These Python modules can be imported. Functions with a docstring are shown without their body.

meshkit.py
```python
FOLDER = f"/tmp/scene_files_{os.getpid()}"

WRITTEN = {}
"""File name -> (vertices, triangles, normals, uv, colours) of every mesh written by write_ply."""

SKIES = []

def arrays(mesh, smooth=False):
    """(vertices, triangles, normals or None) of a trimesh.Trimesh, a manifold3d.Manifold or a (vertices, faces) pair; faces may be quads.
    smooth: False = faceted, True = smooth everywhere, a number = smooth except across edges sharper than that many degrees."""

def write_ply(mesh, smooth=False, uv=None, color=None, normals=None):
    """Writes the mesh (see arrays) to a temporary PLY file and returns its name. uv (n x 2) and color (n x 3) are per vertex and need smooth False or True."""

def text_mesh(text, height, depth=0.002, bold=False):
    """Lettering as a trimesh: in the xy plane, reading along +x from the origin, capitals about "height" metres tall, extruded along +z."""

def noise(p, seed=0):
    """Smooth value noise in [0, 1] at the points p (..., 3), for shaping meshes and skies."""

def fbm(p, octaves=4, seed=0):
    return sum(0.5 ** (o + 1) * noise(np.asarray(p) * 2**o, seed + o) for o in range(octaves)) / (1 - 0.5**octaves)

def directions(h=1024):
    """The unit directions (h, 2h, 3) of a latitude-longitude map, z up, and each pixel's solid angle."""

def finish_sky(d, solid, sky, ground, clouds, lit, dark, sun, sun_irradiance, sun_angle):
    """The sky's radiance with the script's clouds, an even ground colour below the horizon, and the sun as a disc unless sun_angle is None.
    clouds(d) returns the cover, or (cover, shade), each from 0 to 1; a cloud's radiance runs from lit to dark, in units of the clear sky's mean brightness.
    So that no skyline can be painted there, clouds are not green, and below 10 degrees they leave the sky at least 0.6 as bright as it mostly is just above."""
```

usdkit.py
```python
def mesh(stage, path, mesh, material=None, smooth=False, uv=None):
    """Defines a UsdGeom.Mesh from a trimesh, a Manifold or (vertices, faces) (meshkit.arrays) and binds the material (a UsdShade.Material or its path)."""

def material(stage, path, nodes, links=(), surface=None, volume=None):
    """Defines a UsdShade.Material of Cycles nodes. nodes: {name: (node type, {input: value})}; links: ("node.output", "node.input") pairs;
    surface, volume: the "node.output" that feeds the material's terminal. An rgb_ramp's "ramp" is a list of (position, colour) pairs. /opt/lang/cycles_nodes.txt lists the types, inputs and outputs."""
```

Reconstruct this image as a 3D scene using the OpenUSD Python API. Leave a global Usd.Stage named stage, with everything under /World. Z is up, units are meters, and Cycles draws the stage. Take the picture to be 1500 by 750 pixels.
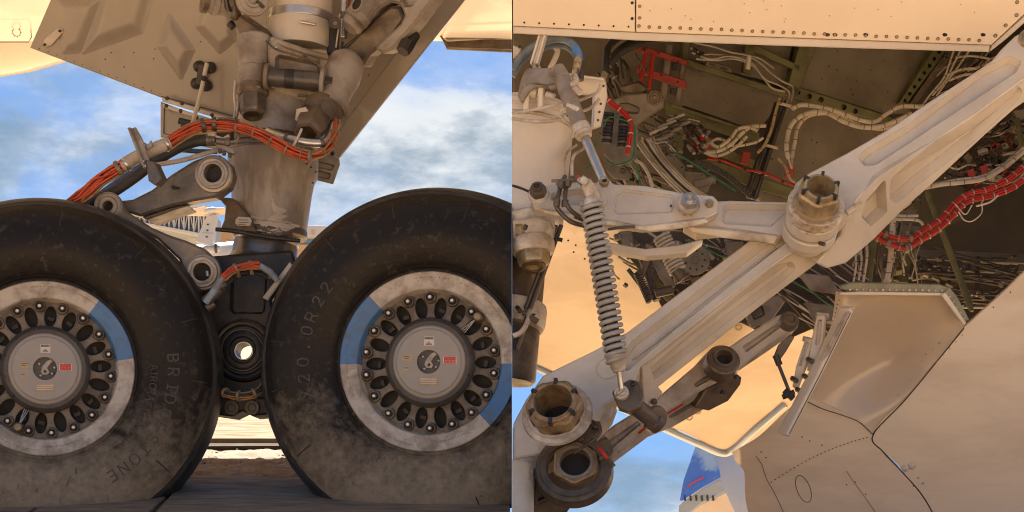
import math, random
import numpy as np
import trimesh
import shapely
from shapely.geometry import Polygon, Point, LineString
from shapely.geometry.polygon import orient
from pxr import Usd, UsdGeom, UsdLux, UsdShade, Gf
import usdkit, meshkit

random.seed(7)
RNG = np.random.default_rng(7)
stage = Usd.Stage.CreateInMemory()
UsdGeom.SetStageUpAxis(stage, 'Z')
UsdGeom.SetStageMetersPerUnit(stage, 1.0)
UsdGeom.Xform.Define(stage, '/World')

# ---------------------------------------------------------------- camera, sky, sun, exposure
F, CX, YH, HC = 2400.0, 750.0, 790.0, 0.30        # focal length and horizon in photo pixels, eye height in metres
cam = UsdGeom.Camera.Define(stage, '/World/camera')
cam.CreateHorizontalApertureAttr(36.0)
cam.CreateVerticalApertureAttr(18.0)
cam.CreateFocalLengthAttr(36.0 * F / 1500.0)
cam.CreateVerticalApertureOffsetAttr((YH - 375.0) / 1500.0 * 36.0)
cam.CreateClippingRangeAttr(Gf.Vec2f(0.05, 20000.0))
cam.CreateExposureAttr(1.8)
cam.AddTranslateOp().Set(Gf.Vec3d(0, 0, HC))
cam.AddRotateXOp().Set(90.0)

SUN_EL, SUN_AZ = math.radians(56), math.radians(-18)   # direction towards the sun; azimuth measured from +y towards +x
SUN = np.array([math.sin(SUN_AZ) * math.cos(SUN_EL), math.cos(SUN_AZ) * math.cos(SUN_EL), math.sin(SUN_EL)])
sun = UsdLux.DistantLight.Define(stage, '/World/sun')
sun.CreateIntensityAttr(1.25)
sun.CreateAngleAttr(0.5)
sun.CreateNormalizeAttr(True)
sun.CreateColorAttr(Gf.Vec3f(1.0, 0.93, 0.82))
sun.AddRotateZOp().Set(-math.degrees(SUN_AZ))
sun.AddRotateXOp().Set(-(90 - math.degrees(SUN_EL)))

sky_mat = usdkit.material(stage, '/World/Looks/sky', {
    'tc': ('texture_coordinate', {}), 'up': ('vector_math', {'math_type': 'add', 'vector2': (0.0, 0.0, 0.22)}), 'nm': ('vector_math', {'math_type': 'normalize'}),
    'mp': ('mapping', {'scale': (4.2, 4.2, 9.5), 'location': (2.1, 0.4, 0.9)}),
    'n1': ('noise_texture', {'scale': 1.0, 'detail': 9.0, 'roughness': 0.6, 'distortion': 0.5}),
    'cover': ('rgb_ramp', {'ramp': [(0.0, (0.05, 0.05, 0.05)), (0.45, (0.10, 0.10, 0.10)), (0.54, (0.34, 0.34, 0.34)), (0.60, (0.75, 0.75, 0.75)), (0.72, (0.95, 0.95, 0.95)), (1.0, (1, 1, 1))]}),
    'bd': ('vector_math', {'math_type': 'distance', 'vector2': (-0.022, 0.958, 0.272)}), 'br': ('map_range', {'from_min': 0.16, 'from_max': 0.02, 'to_min': 0.0, 'to_max': 0.16, 'clamp': True}), 'ba': ('math', {'math_type': 'add'}), 'bt': ('math', {'math_type': 'add'}),
    'n2': ('noise_texture', {'scale': 2.3, 'detail': 6.0, 'roughness': 0.6}),
    'tone': ('rgb_ramp', {'ramp': [(0.0, (1.1, 1.6, 2.05)), (0.44, (1.6, 2.2, 2.7)), (0.54, (2.5, 2.95, 3.35)), (0.66, (4.9, 5.1, 5.2)), (1.0, (6.2, 6.2, 6.2))]}),
    'sky': ('sky_texture', {'sky_type': 'single_scattering', 'sun_disc': False, 'sun_elevation': SUN_EL, 'sun_rotation': SUN_AZ,
                            'air_density': 1.0, 'aerosol_density': 0.25, 'ozone_density': 3.0}),
    'tint': ('mix_color', {'blend_type': 'multiply', 'fac': 1.0, 'b': (0.58, 0.74, 0.88)}),
    'mix': ('mix_color', {'blend_type': 'mix'}),
    'bg': ('background_shader', {'strength': 0.05})},
    [('tc.generated', 'up.vector1'), ('up.vector', 'nm.vector1'), ('nm.vector', 'sky.vector'), ('tc.generated', 'mp.vector'), ('mp.vector', 'n1.vector'), ('mp.vector', 'n2.vector'), 
     ('tc.generated', 'bd.vector1'), ('bd.value', 'br.value'), ('n1.fac', 'ba.value1'), ('br.result', 'ba.value2'), ('ba.value', 'cover.fac'), ('n2.fac', 'bt.value1'), ('br.result', 'bt.value2'), ('bt.value', 'tone.fac'), ('cover.color', 'mix.fac'), ('sky.color', 'tint.a'), ('tint.result', 'mix.a'), ('tone.color', 'mix.b'), ('mix.result', 'bg.color')], surface='bg.background')
dome = UsdLux.DomeLight.Define(stage, '/World/sky')
UsdShade.MaterialBindingAPI.Apply(dome.GetPrim()).Bind(sky_mat)
dome.GetPrim().SetCustomDataByKey('kind', 'structure')

# ---------------------------------------------------------------- materials
LOOKS = {}
def mat(name, col, col2=None, amount=0.5, scale=6.0, rough=0.5, metal=0.0, bump=0.15, fine=60.0, coat=0.0, edge=0.004, streak=(1, 1, 1), spots=0.0, spotcol=(0.03, 0.02, 0.015), spec=0.5, r2=None, lo=0.42, hi=0.62, wear=0.75, stains=()):
    """Paint, metal or rubber whose colour wanders to col2 (dirt, wear) with noise, with fine relief and rounded edges."""
    if name in LOOKS: return LOOKS[name]
    col2 = col2 or tuple(c * 0.6 for c in col)
    nodes = {'g': ('geometry', {}), 'mp': ('mapping', {'scale': streak}),
             'n': ('noise_texture', {'scale': scale, 'detail': 8.0, 'roughness': 0.65, 'distortion': 0.3}),
             'r': ('rgb_ramp', {'ramp': [(0.0, (0, 0, 0)), (lo, (0, 0, 0)), (hi, (amount,) * 3), (1.0, (min(1, amount * 1.3),) * 3)]}),
             'm': ('mix_color', {'blend_type': 'mix', 'a': col, 'b': col2}),
             'f': ('noise_texture', {'scale': fine, 'detail': 5.0, 'roughness': 0.6}),
             'b': ('bump', {'strength': bump, 'distance': 0.004}),
             'rr': ('map_range', {'from_min': 0.3, 'from_max': 0.7, 'to_min': rough * 0.8, 'to_max': min(1.0, (r2 or rough * 1.3))}),
             'p': ('principled_bsdf', {'metallic': metal, 'coat_weight': coat, 'coat_roughness': 0.06, 'specular_ior_level': spec})}
    links = [('g.position', 'mp.vector'), ('mp.vector', 'n.vector'), ('g.position', 'f.vector'), ('n.fac', 'r.fac'), ('r.color', 'm.fac'),
             ('f.fac', 'b.height'), ('b.normal', 'p.normal'), ('n.fac', 'rr.value'), ('rr.result', 'p.roughness')]
    if edge:
        nodes['e'] = ('bevel', {'radius': edge, 'samples': 4}); links.append(('e.bevel', 'b.normal'))
    last = 'm.result'
    if spots:
        nodes['v'] = ('voronoi_texture', {'scale': 38.0, 'randomness': 1.0})
        nodes['vr'] = ('rgb_ramp', {'ramp': [(0.0, (1, 1, 1)), (spots * 0.6, (1, 1, 1)), (spots, (0, 0, 0)), (1.0, (0, 0, 0))]})
        nodes['m2'] = ('mix_color', {'blend_type': 'mix', 'b': spotcol})
        links += [('g.position', 'v.vector'), ('v.distance', 'vr.fac'), ('vr.color', 'm2.fac'), (last, 'm2.a')]
        last = 'm2.result'
    for q, (at, rad, col_) in enumerate(stains):                         # rust and grease thrown out round a joint
        s_ = f's{q}'; nodes[s_ + 'd'] = ('vector_math', {'math_type': 'distance', 'vector2': tuple(at)}); nodes[s_ + 'r'] = ('map_range', {'from_min': rad, 'from_max': rad * .45, 'to_min': -.55, 'to_max': .45, 'clamp': True})
        nodes[s_ + 'a'] = ('math', {'math_type': 'add'}); nodes[s_ + 'k'] = ('map_range', {'from_min': .46, 'from_max': .75, 'to_min': 0.0, 'to_max': .85, 'clamp': True}); nodes[s_ + 'm'] = ('mix_color', {'blend_type': 'mix', 'b': col_})
        links += [('g.position', s_ + 'd.vector1'), (s_ + 'd.value', s_ + 'r.value'), (s_ + 'r.result', s_ + 'a.value1'), ('f.fac', s_ + 'a.value2'), (s_ + 'a.value', s_ + 'k.value'), (s_ + 'k.result', s_ + 'm.fac'), (last, s_ + 'm.a')]
        last = s_ + 'm.result'
    if edge and wear:                                                  # grime and chipped paint along the edges
        nodes['wd'] = ('vector_math', {'math_type': 'dot_product'}); nodes['wr'] = ('map_range', {'from_min': 0.985, 'from_max': 0.80, 'to_min': 0.0, 'to_max': wear, 'clamp': True})
        nodes['wn'] = ('map_range', {'from_min': 0.35, 'from_max': 0.6, 'to_min': 0.35, 'to_max': 1.0, 'clamp': True}); nodes['wm'] = ('math', {'math_type': 'multiply'})
        nodes['m3'] = ('mix_color', {'blend_type': 'mix', 'b': tuple(0.35 * x for x in col2)})
        links += [('e.bevel', 'wd.vector1'), ('g.normal', 'wd.vector2'), ('wd.value', 'wr.value'), ('f.fac', 'wn.value'), ('wr.result', 'wm.value1'), ('wn.result', 'wm.value2'), ('wm.value', 'm3.fac'), (last, 'm3.a')]
        last = 'm3.result'
    links.append((last, 'p.base_color'))
    LOOKS[name] = usdkit.material(stage, '/World/Looks/' + name, nodes, links, surface='p.BSDF')
    return LOOKS[name]

# ---------------------------------------------------------------- things, parts
USED = {}
def numbered(parent, name):
    k = (parent, name); n = USED.get(k, -1) + 1; USED[k] = n
    return f'{parent}/{name}' if n == 0 else f'{parent}/{name}_{n:03d}'
def keys(prim, **kw):
    for k, v in kw.items():
        if v: prim.SetCustomDataByKey(k, v)
def emit(path, mesh, m, shift=(0, 0, 0), smooth=38):
    if isinstance(mesh, (list, tuple)): mesh = U(*mesh)
    mesh = mesh.copy(); mesh.apply_translation(-np.asarray(shift, float))
    return usdkit.mesh(stage, path, mesh, m, smooth=smooth)
class Thing:
    def __init__(s, name, label, cat, at, group=None):
        s.at = np.asarray(at, float); s.path = numbered('/World', name)
        x = UsdGeom.Xform.Define(stage, s.path); x.AddTranslateOp().Set(Gf.Vec3d(*s.at))
        keys(x.GetPrim(), label=label, category=cat, group=group)
    def part(s, name, mesh, m, under=None, label=None, kind=None, smooth=38):
        p = numbered(under or s.path, name)
        keys(emit(p, mesh, m, s.at, smooth).GetPrim(), label=label, kind=kind)
        return p
class Sub:
    """One part of a thing; its first mesh is the part itself, the later ones are its sub-parts."""
    def __init__(s, owner, name, label=None): s.owner, s.name, s.label, s.root = owner, name, label, None
    def part(s, name, mesh, m, under=None, label=None, kind=None, smooth=38):
        if s.root is None: s.root = s.owner.part(s.name, mesh, m, None, s.label, kind, smooth); return s.root
        return s.owner.part(name, mesh, m, s.root, label, kind, smooth)
def single(name, mesh, m, label=None, cat=None, group=None, kind=None, smooth=38):
    p = numbered('/World', name)
    keys(emit(p, mesh, m, (0, 0, 0), smooth).GetPrim(), label=label, category=cat, group=group, kind=kind)

# ---------------------------------------------------------------- shapes
def P(px, py, Y): return np.array([(px - CX) * Y / F, Y, HC + (YH - py) * Y / F])
def unit(v): v = np.asarray(v, float); return v / np.linalg.norm(v)
def U(*ms):
    flat = []
    for m in ms: flat += list(m) if isinstance(m, (list, tuple)) else [m]
    return trimesh.util.concatenate(flat) if len(flat) > 1 else flat[0]
def frame(n):
    n = unit(n); r = np.array([0, 0, 1.0]) if abs(n[2]) < 0.95 else np.array([0, 1.0, 0])
    u = unit(np.cross(r, n)); return u, np.cross(n, u), n
def tm(v, f): return trimesh.Trimesh(np.asarray(v, float), np.asarray(f, int), process=False)
def curve(pts, step=0.012):
    """Catmull-Rom through the points."""
    p = np.asarray(pts, float)
    if len(p) == 2:
        n = max(2, int(np.linalg.norm(p[1] - p[0]) / step / 3)); return np.linspace(p[0], p[1], n)
    e = np.vstack([2 * p[0] - p[1], p, 2 * p[-1] - p[-2]]); out = []
    for i in range(1, len(e) - 2):
        a, b, c, d = e[i - 1:i + 3]; n = max(2, int(np.linalg.norm(c - b) / step))
        for t in np.linspace(0, 1, n, endpoint=False):
            out.append(0.5 * (2 * b + (c - a) * t + (2 * a - 5 * b + 4 * c - d) * t * t + (3 * b - a - 3 * c + d) * t ** 3))
    return np.array(out + [p[-1]])
def frames(p):
    t = np.gradient(p, axis=0); t /= np.maximum(np.linalg.norm(t, axis=1, keepdims=True), 1e-9)
    u = np.zeros_like(p); u[0] = frame(t[0])[0]
    for i in range(1, len(p)):
        w = u[i - 1] - t[i] * np.dot(u[i - 1], t[i]); u[i] = w / max(np.linalg.norm(w), 1e-9)
    return t, u, np.cross(t, u)
def sweep(p, r, n=8):
    """A round tube along the points p; r is one radius or one for each point."""
    t, u, v = frames(p); r = np.broadcast_to(np.asarray(r, float), (len(p),)); a = np.arange(n) * 2 * np.pi / n
    ring = p[:, None] + r[:, None, None] * (np.cos(a)[None, :, None] * u[:, None] + np.sin(a)[None, :, None] * v[:, None])
    V = np.vstack([ring.reshape(-1, 3), p[:1], p[-1:]]); m = len(p); f = []
    i, j = np.meshgrid(np.arange(m - 1), np.arange(n), indexing='ij'); i, j = i.ravel(), j.ravel(); k = (j + 1) % n
    f = np.vstack([np.c_[i * n + j, i * n + k, (i + 1) * n + k], np.c_[i * n + j, (i + 1) * n + k, (i + 1) * n + j],
                   np.c_[np.full(n, m * n), (np.arange(n) + 1) % n, np.arange(n)], np.c_[np.full(n, m * n + 1), (m - 1) * n + np.arange(n), (m - 1) * n + (np.arange(n) + 1) % n]])
    return tm(V, f)
def pts(l): return [P(*q) for q in l]
def tube(l, rpx, n=8, step=0.012):
    """l: (px, py, Y) points; rpx: radius in photo pixels at the first point's depth."""
    c = curve(pts(l), step)
    if np.ndim(rpx): r = np.interp(np.linspace(0, 1, len(c)), np.linspace(0, 1, len(rpx)), rpx)
    else: r = rpx
    return sweep(c, np.asarray(r) * l[0][2] / F, n)
def bundle(l, rpx, n, wpx, jig=0.22, seed=0, twist=0.7):
    """A bundle of n wires along l: one mesh for each wire."""
    c = curve(pts(l), 0.015); t, u, v = frames(c); s = np.linspace(0, 1, len(c)); k = l[0][2] / F; g = np.random.default_rng(seed); out = []
    for i in range(n):
        rad = rpx * math.sqrt((i + 0.5) / n); a0 = i * 2.4
        a = a0 + twist * s + jig * np.interp(s, np.linspace(0, 1, 7), g.normal(size=7)); q = rad * (1 + 0.12 * np.interp(s, np.linspace(0, 1, 6), g.normal(size=6)))
        out.append(sweep(c + k * q[:, None] * (np.cos(a)[:, None] * u + np.sin(a)[:, None] * v), wpx * k, 6))
    return out
def bands(l, rpx, at, wpx=3, n=14):
    """Straps round a bundle at the fractions at."""
    c = curve(pts(l), 0.006); t, _, _ = frames(c); k = l[0][2] / F; out = []
    for a in at:
        i = int(a * (len(c) - 1)); out.append(lathe(c[i] - t[i] * wpx * k, c[i] + t[i] * wpx * k, [(0, rpx * .9), (0, rpx), (.2, rpx * 1.1), (.8, rpx * 1.1), (1, rpx), (1, rpx * .9)], n, k))
    return out
def lathe(p0, p1, prof, n=36, k=1.0, cap=True):
    """Revolves (fraction along p0-p1, radius * k); ends closed."""
    p0, p1 = np.asarray(p0, float), np.asarray(p1, float); u, v, w = frame(p1 - p0); prof = list(prof)
    if cap:
        if prof[0][1] > 0: prof = [(prof[0][0], 0)] + prof
        if prof[-1][1] > 0: prof = prof + [(prof[-1][0], 0)]
    a = np.arange(n) * 2 * np.pi / n; rows = []
    for s, r in prof: rows.append(p0 + s * (p1 - p0) + r * k * (np.cos(a)[:, None] * u + np.sin(a)[:, None] * v))
    V = np.vstack(rows); m = len(rows); i, j = np.meshgrid(np.arange(m - 1), np.arange(n), indexing='ij'); i, j = i.ravel(), j.ravel(); h = (j + 1) % n
    f = np.vstack([np.c_[i * n + j, i * n + h, (i + 1) * n + h], np.c_[i * n + j, (i + 1) * n + h, (i + 1) * n + j]])
    x = tm(V, f); x.update_faces(x.area_faces > 1e-14); return x
def rod(a, b, rpx, n=20, prof=None):
    """a, b: (px, py, Y)"""
    return lathe(P(*a), P(*b), [(s, r * rpx) for s, r in (prof or [(0, .93), (.02, 1), (.98, 1), (1, .93)])], n, a[2] / F)
def rpoly(p, r):
    g = Polygon(p)
    if not g.is_valid: g = g.buffer(0)
    return g.buffer(-r, 6).buffer(2 * r, 6).buffer(-r, 6) if r else g
def resample(g, step):
    """Exterior of g, counter-clockwise, with its corners kept."""
    c = np.asarray(orient(g).exterior.coords)[:-1]; out = []
    for i in range(len(c)):
        a, b = c[i], c[(i + 1) % len(c)]; n = max(1, int(np.linalg.norm(b - a) / step)); out += [a + (b - a) * t for t in np.linspace(0, 1, n, endpoint=False)]
    out = np.array(out); keep = np.linalg.norm(out - np.roll(out, 1, 0), axis=1) > 1e-6; return out[keep]
def inset(o, d):
    a, b = o - np.roll(o, 1, 0), np.roll(o, -1, 0) - o
    na, nb = (np.c_[-x[:, 1], x[:, 0]] / np.maximum(np.linalg.norm(x, axis=1, keepdims=True), 1e-9) for x in (a, b))
    n = na + nb; q = np.maximum((n * n).sum(1, keepdims=True) / 2, 0.35); return o + d * n / q
def tri2(g):
    vv, ff = [], []; base = 0
    for q in getattr(g, 'geoms', [g]):
        if q.is_empty or q.area < 1e-10 or q.geom_type != 'Polygon': continue
        v, f = trimesh.creation.triangulate_polygon(orient(q), engine='earcut'); vv.append(v); ff.append(f + base); base += len(v)
    return np.vstack(vv), np.vstack(ff)
def flip_to(f, v, up):
    f = np.asarray(f).copy(); p, q = v[f[:, 1]] - v[f[:, 0]], v[f[:, 2]] - v[f[:, 0]]; c = p[:, 0] * q[:, 1] - p[:, 1] * q[:, 0]; bad = (c < 0) if up else (c > 0); f[bad] = f[bad][:, ::-1]; return f
def wall(a, wa, b, wb):
    n = len(a); i = np.arange(n); j = (i + 1) % n
    return tm(np.vstack([np.c_[a, np.full(n, wa)], np.c_[b, np.full(n, wb)]]), np.vstack([np.c_[i, n + i, n + j], np.c_[i, n + j, j]]))
class Plane:
    """A plane through the photo point c = (px, py, Y) with the normal n towards the viewer; outlines in photo pixels fall on it along the line of sight."""
    def __init__(s, c, n=(0, -1, 0)):
        s.o = P(*c); s.n = unit(n); s.u, s.v, _ = frame(s.n); s.k = c[2] / F; s.eye = np.array([0, 0, HC])
        if s.u[0] < 0: s.u, s.v = -s.u, -s.v
    def at(s, px, py, w=0.0):
        d = P(px, py, 1.0) - s.eye; o = s.o + s.n * w; return s.eye + d * (np.dot(o - s.eye, s.n) / np.dot(d, s.n))
    def uv(s, px, py): q = s.at(px, py) - s.o; return np.array([q @ s.u, q @ s.v])
    def poly(s, l): return [tuple(s.uv(*q)) for q in l]
    def world(s, m):
        m = m.copy(); v = m.vertices; m.vertices = s.o + v[:, :1] * s.u + v[:, 1:2] * s.v + v[:, 2:] * s.n; return m
    def slab(s, l, th, r=0, bev=1.2, pockets=(), holes=(), w=0.0, rough=0.0):
        """Extruded outline l; r, bev in pixels; th in metres; pockets (outline, depth m, slope px, r px); holes (px, py, rpx). The front lies w metres off the plane."""
        k = s.k; g = rpoly(s.poly(l), r * k); g = max(g.geoms, key=lambda q: q.area) if hasattr(g, 'geoms') else g
        o = resample(g, 14 * k)
        if rough: o = o + (np.array([meshkit.fbm(np.c_[o * 25, np.zeros(len(o))])]).T - 0.5) * rough * k
        i = inset(o, bev * k); top = Polygon(i).buffer(0); ms = [wall(i, w, o, w - bev * k), wall(o, w - bev * k, o, w - th)]
        for q, depth, slope, pr in pockets:
            pg = rpoly(s.poly(q), pr * k).intersection(top.buffer(-0.5 * k))
            if hasattr(pg, 'geoms'): pg = max(pg.geoms, key=lambda q: q.area)
            po = resample(pg, 8 * k); pi = inset(po, slope * k); top = top.difference(Polygon(po).buffer(0)); ms.append(wall(pi, w - depth, po, w))
            v, f = tri2(Polygon(pi).buffer(0)); ms.append(tm(np.c_[v, np.full(len(v), w - depth)], flip_to(f, v, True)))
        bot = Polygon(o).buffer(0)
        for hx, hy, hr in holes:
            c = s.uv(hx, hy); a = np.arange(28) * 2 * np.pi / 28; ho = c + hr * k * np.c_[np.cos(a), np.sin(a)]
            top = top.difference(Polygon(ho)); bot = bot.difference(Polygon(ho)); ms.append(wall(ho, w - th, ho, w))
        for g2, ww, up in ((top, w, True), (bot, w - th, False)):
            v, f = tri2(g2); ms.append(tm(np.c_[v, np.full(len(v), ww)], flip_to(np.asarray(f), v, up)))
        return s.world(U(*ms))
    def disc(s, px, py, prof, n=28, w=0.0):
        """Lathe on the plane: prof of (height in pixels, radius in pixels)."""
        o = s.at(px, py) + s.n * w; ring = prof[-1][1] > 0 and prof[-1][0] < max(q[0] for q in prof) - 1e-6
        return lathe(o, o + s.n * s.k, prof, n, s.k, cap=not ring)
    def nut(s, px, py, r, h, hole=0.0, w=0.0, turn=0.2, deep=0.3):
        o = s.at(px, py); a = np.arange(6) * np.pi / 3 + turn; k = s.k; o2 = np.array([(o - s.o) @ s.u, (o - s.o) @ s.v])
        ring = o2 + r * k * np.c_[np.cos(a), np.sin(a)]; g = Polygon(ring).intersection(Point(*o2).buffer(r * .95 * k, 24)); o_ = resample(g, 3 * k); i_ = inset(o_, .07 * r * k)
        ms = [wall(o_, w + .85 * h * k, o_, w), wall(i_, w + h * k, o_, w + .85 * h * k)]
        top = Polygon(i_).buffer(0)
        if hole:
            b = np.arange(28) * 2 * np.pi / 28; ho = o2 + hole * k * np.c_[np.cos(b), np.sin(b)]; top = top.difference(Polygon(ho)); ms.append(wall(ho, w - deep * h * k, ho, w + h * k))
            v, f = tri2(Polygon(ho)); ms.append(tm(np.c_[v, np.full(len(v), w - deep * h * k)], flip_to(f, v, True)))
        v, f = tri2(top); ms.append(tm(np.c_[v, np.full(len(v), w + h * k)], flip_to(f, v, True)))
        return s.world(U(*ms))
    def strip(s, l, wpx, w=0.001, th=0.002):
        """A thin line of width wpx lying on the plane."""
        g = LineString([s.uv(*q) for q in l]).buffer(wpx * s.k / 2, cap_style=2, join_style=1); o = resample(g, 20 * s.k); v, f = tri2(Polygon(o).buffer(0))
        return s.world(U(wall(o, w, o, w - th), tm(np.c_[v, np.full(len(v), w)], flip_to(np.asarray(f), v, True))))
def box(c, size, R=None):
    m = trimesh.creation.box(size)
    if R is not None: m.vertices = m.vertices @ np.array(R)
    m.apply_translation(c); return m
def cut(m, side):
    """Keeps what lies on one side of the plane between the two bays: -1 left, +1 right."""
    try: return trimesh.intersections.slice_mesh_plane(m, [side, 0, 0], [side * 0.0004, 0, 0], cap=bool(m.is_watertight), engine='earcut')
    except Exception: return trimesh.intersections.slice_mesh_plane(m, [side, 0, 0], [side * 0.0004, 0, 0])
def patch(rows, nu=24, nv=24, th=0.01, deg=3):
    """A smooth sheet through a grid of (px, py, Y) points, with a back th metres behind it (away from the viewer)."""
    g = np.array(rows, float); sc = lambda q: ((q[..., 0] - g[..., 0].mean()) / 250, (q[..., 1] - g[..., 1].mean()) / 250); terms = lambda q: np.stack([sc(q)[0] ** i * sc(q)[1] ** j for i in range(deg + 1) for j in range(deg + 1 - i)], -1)
    co = np.linalg.lstsq(terms(g).reshape(-1, terms(g).shape[-1]), g[..., 2].ravel(), rcond=None)[0]; g2 = g * [1, 1, 0]
    a = np.array([resam(r, nu) for r in g2]); b = np.array([resam(c, nv) for c in a.transpose(1, 0, 2)]).transpose(1, 0, 2); yy = terms(b) @ co
    b = np.stack([(b[..., 0] - CX) * yy / F, yy, HC + (YH - b[..., 1]) * yy / F], -1)
    m, n = b.shape[:2]; i, j = np.meshgrid(np.arange(m - 1), np.arange(n - 1), indexing='ij'); i, j = i.ravel(), j.ravel()
    q = np.vstack([np.c_[i * n + j, (i + 1) * n + j, (i + 1) * n + j + 1], np.c_[i * n + j, (i + 1) * n + j + 1, i * n + j + 1]]); V = b.reshape(-1, 3)
    nn = np.cross(V[q[:, 1]] - V[q[:, 0]], V[q[:, 2]] - V[q[:, 0]]); c = V[q].mean(1) - np.array([0, 0, HC])
    if (nn * c).sum() > 0: q = q[:, ::-1]
    front = tm(V, q)
    if not th: return front
    nrm = front.vertex_normals; back = tm(V - nrm * th, q[:, ::-1])
    e = np.r_[np.arange(n), np.arange(1, m) * n + n - 1, (m - 1) * n + np.arange(n - 2, -1, -1), np.arange(m - 2, 0, -1) * n]
    h = np.arange(len(e)); h2 = (h + 1) % len(e); rim = tm(np.vstack([V[e], back.vertices[e]]), np.vstack([np.c_[h, h2, len(e) + h2], np.c_[h, len(e) + h2, len(e) + h]]))
    return U(front, back, rim)
def resam(p, n):
    c = curve(p, max(1e-4, np.linalg.norm(np.diff(p, axis=0), axis=1).sum() / 200)) if len(p) > 2 else np.asarray(p, float); d = np.r_[0, np.cumsum(np.linalg.norm(np.diff(c, axis=0), axis=1))]
    t = np.linspace(0, d[-1], n); return np.array([np.interp(t, d, c[:, i]) for i in range(3)]).T

# ---------------------------------------------------------------- materials in use
PAINT = mat('grey_paint', (0.493, 0.429, 0.350), (0.36, 0.28, 0.2), 0.55, 2.6, 0.42, spots=0.07)
CAST = mat('grimy_cast_paint', (0.292, 0.248, 0.199), (0.13, 0.09, 0.06), 0.85, 5.0, 0.5, bump=0.3, spots=0.06)
BROWN = mat('greasy_brown_steel', (0.144, 0.104, 0.068), (0.06, 0.042, 0.03), 0.8, 9.0, 0.42, 0.35, bump=0.4)
DARK = mat('dark_steel', (0.075, 0.065, 0.055), (0.16, 0.12, 0.085), 0.6, 7.0, 0.4, 0.4, bump=0.3)
SOOT = mat('dark_greasy_steel', (0.021, 0.018, 0.016), (0.075, 0.055, 0.04), 0.7, 8.0, 0.42, 0.3, bump=0.3)
STEEL = mat('bright_steel', (0.55, 0.52, 0.48), (0.3, 0.25, 0.2), 0.5, 14.0, 0.3, 0.9, bump=0.12)
LINK = mat('link_steel', (0.109, 0.090, 0.072), (0.30, 0.24, 0.18), 0.6, 4.0, 0.36, 0.35, bump=0.25)
RING = mat('worn_bushing', (0.340, 0.289, 0.230), (0.17, 0.13, 0.1), 0.6, 12.0, 0.42, 0.4, bump=0.3)
SLEEVE = mat('flaking_sleeve_paint', (0.323, 0.277, 0.220), (0.17, 0.13, 0.095), 0.85, 3.4, 0.45, bump=0.2, streak=(2.2, 2.2, 0.7), lo=0.4, hi=0.56, edge=0.008)
BLACK = mat('black_rubber', (0.018, 0.017, 0.016), (0.05, 0.043, 0.036), 0.6, 10.0, 0.55)
HOLE = mat('deep_bore', (0.01, 0.008, 0.006), (0.025, 0.018, 0.012), 0.6, 10.0, 0.6, edge=0)
ORANGE = mat('orange_wire', (0.47, 0.06, 0.016), (0.22, 0.04, 0.016), 0.7, 30.0, 0.45, edge=0)
RUSTW = mat('ochre_wire', (0.36, 0.17, 0.05), (0.12, 0.07, 0.04), 0.6, 30.0, 0.5, edge=0)
RED = mat('red_wire', (0.50, 0.02, 0.01), (0.30, 0.03, 0.015), 0.6, 30.0, 0.45, edge=0)
BLUEH = mat('blue_hose', (0.05, 0.11, 0.2), (0.03, 0.06, 0.1), 0.7, 20.0, 0.45, edge=0)
SLEEV = mat('beige_cable_sleeve', (0.42, 0.34, 0.26), (0.2, 0.15, 0.11), 0.6, 14.0, 0.6, edge=0)
TIE = mat('tan_tie', (0.25, 0.17, 0.09), (0.1, 0.07, 0.04), 0.6, 25.0, 0.6, edge=0)
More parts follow.
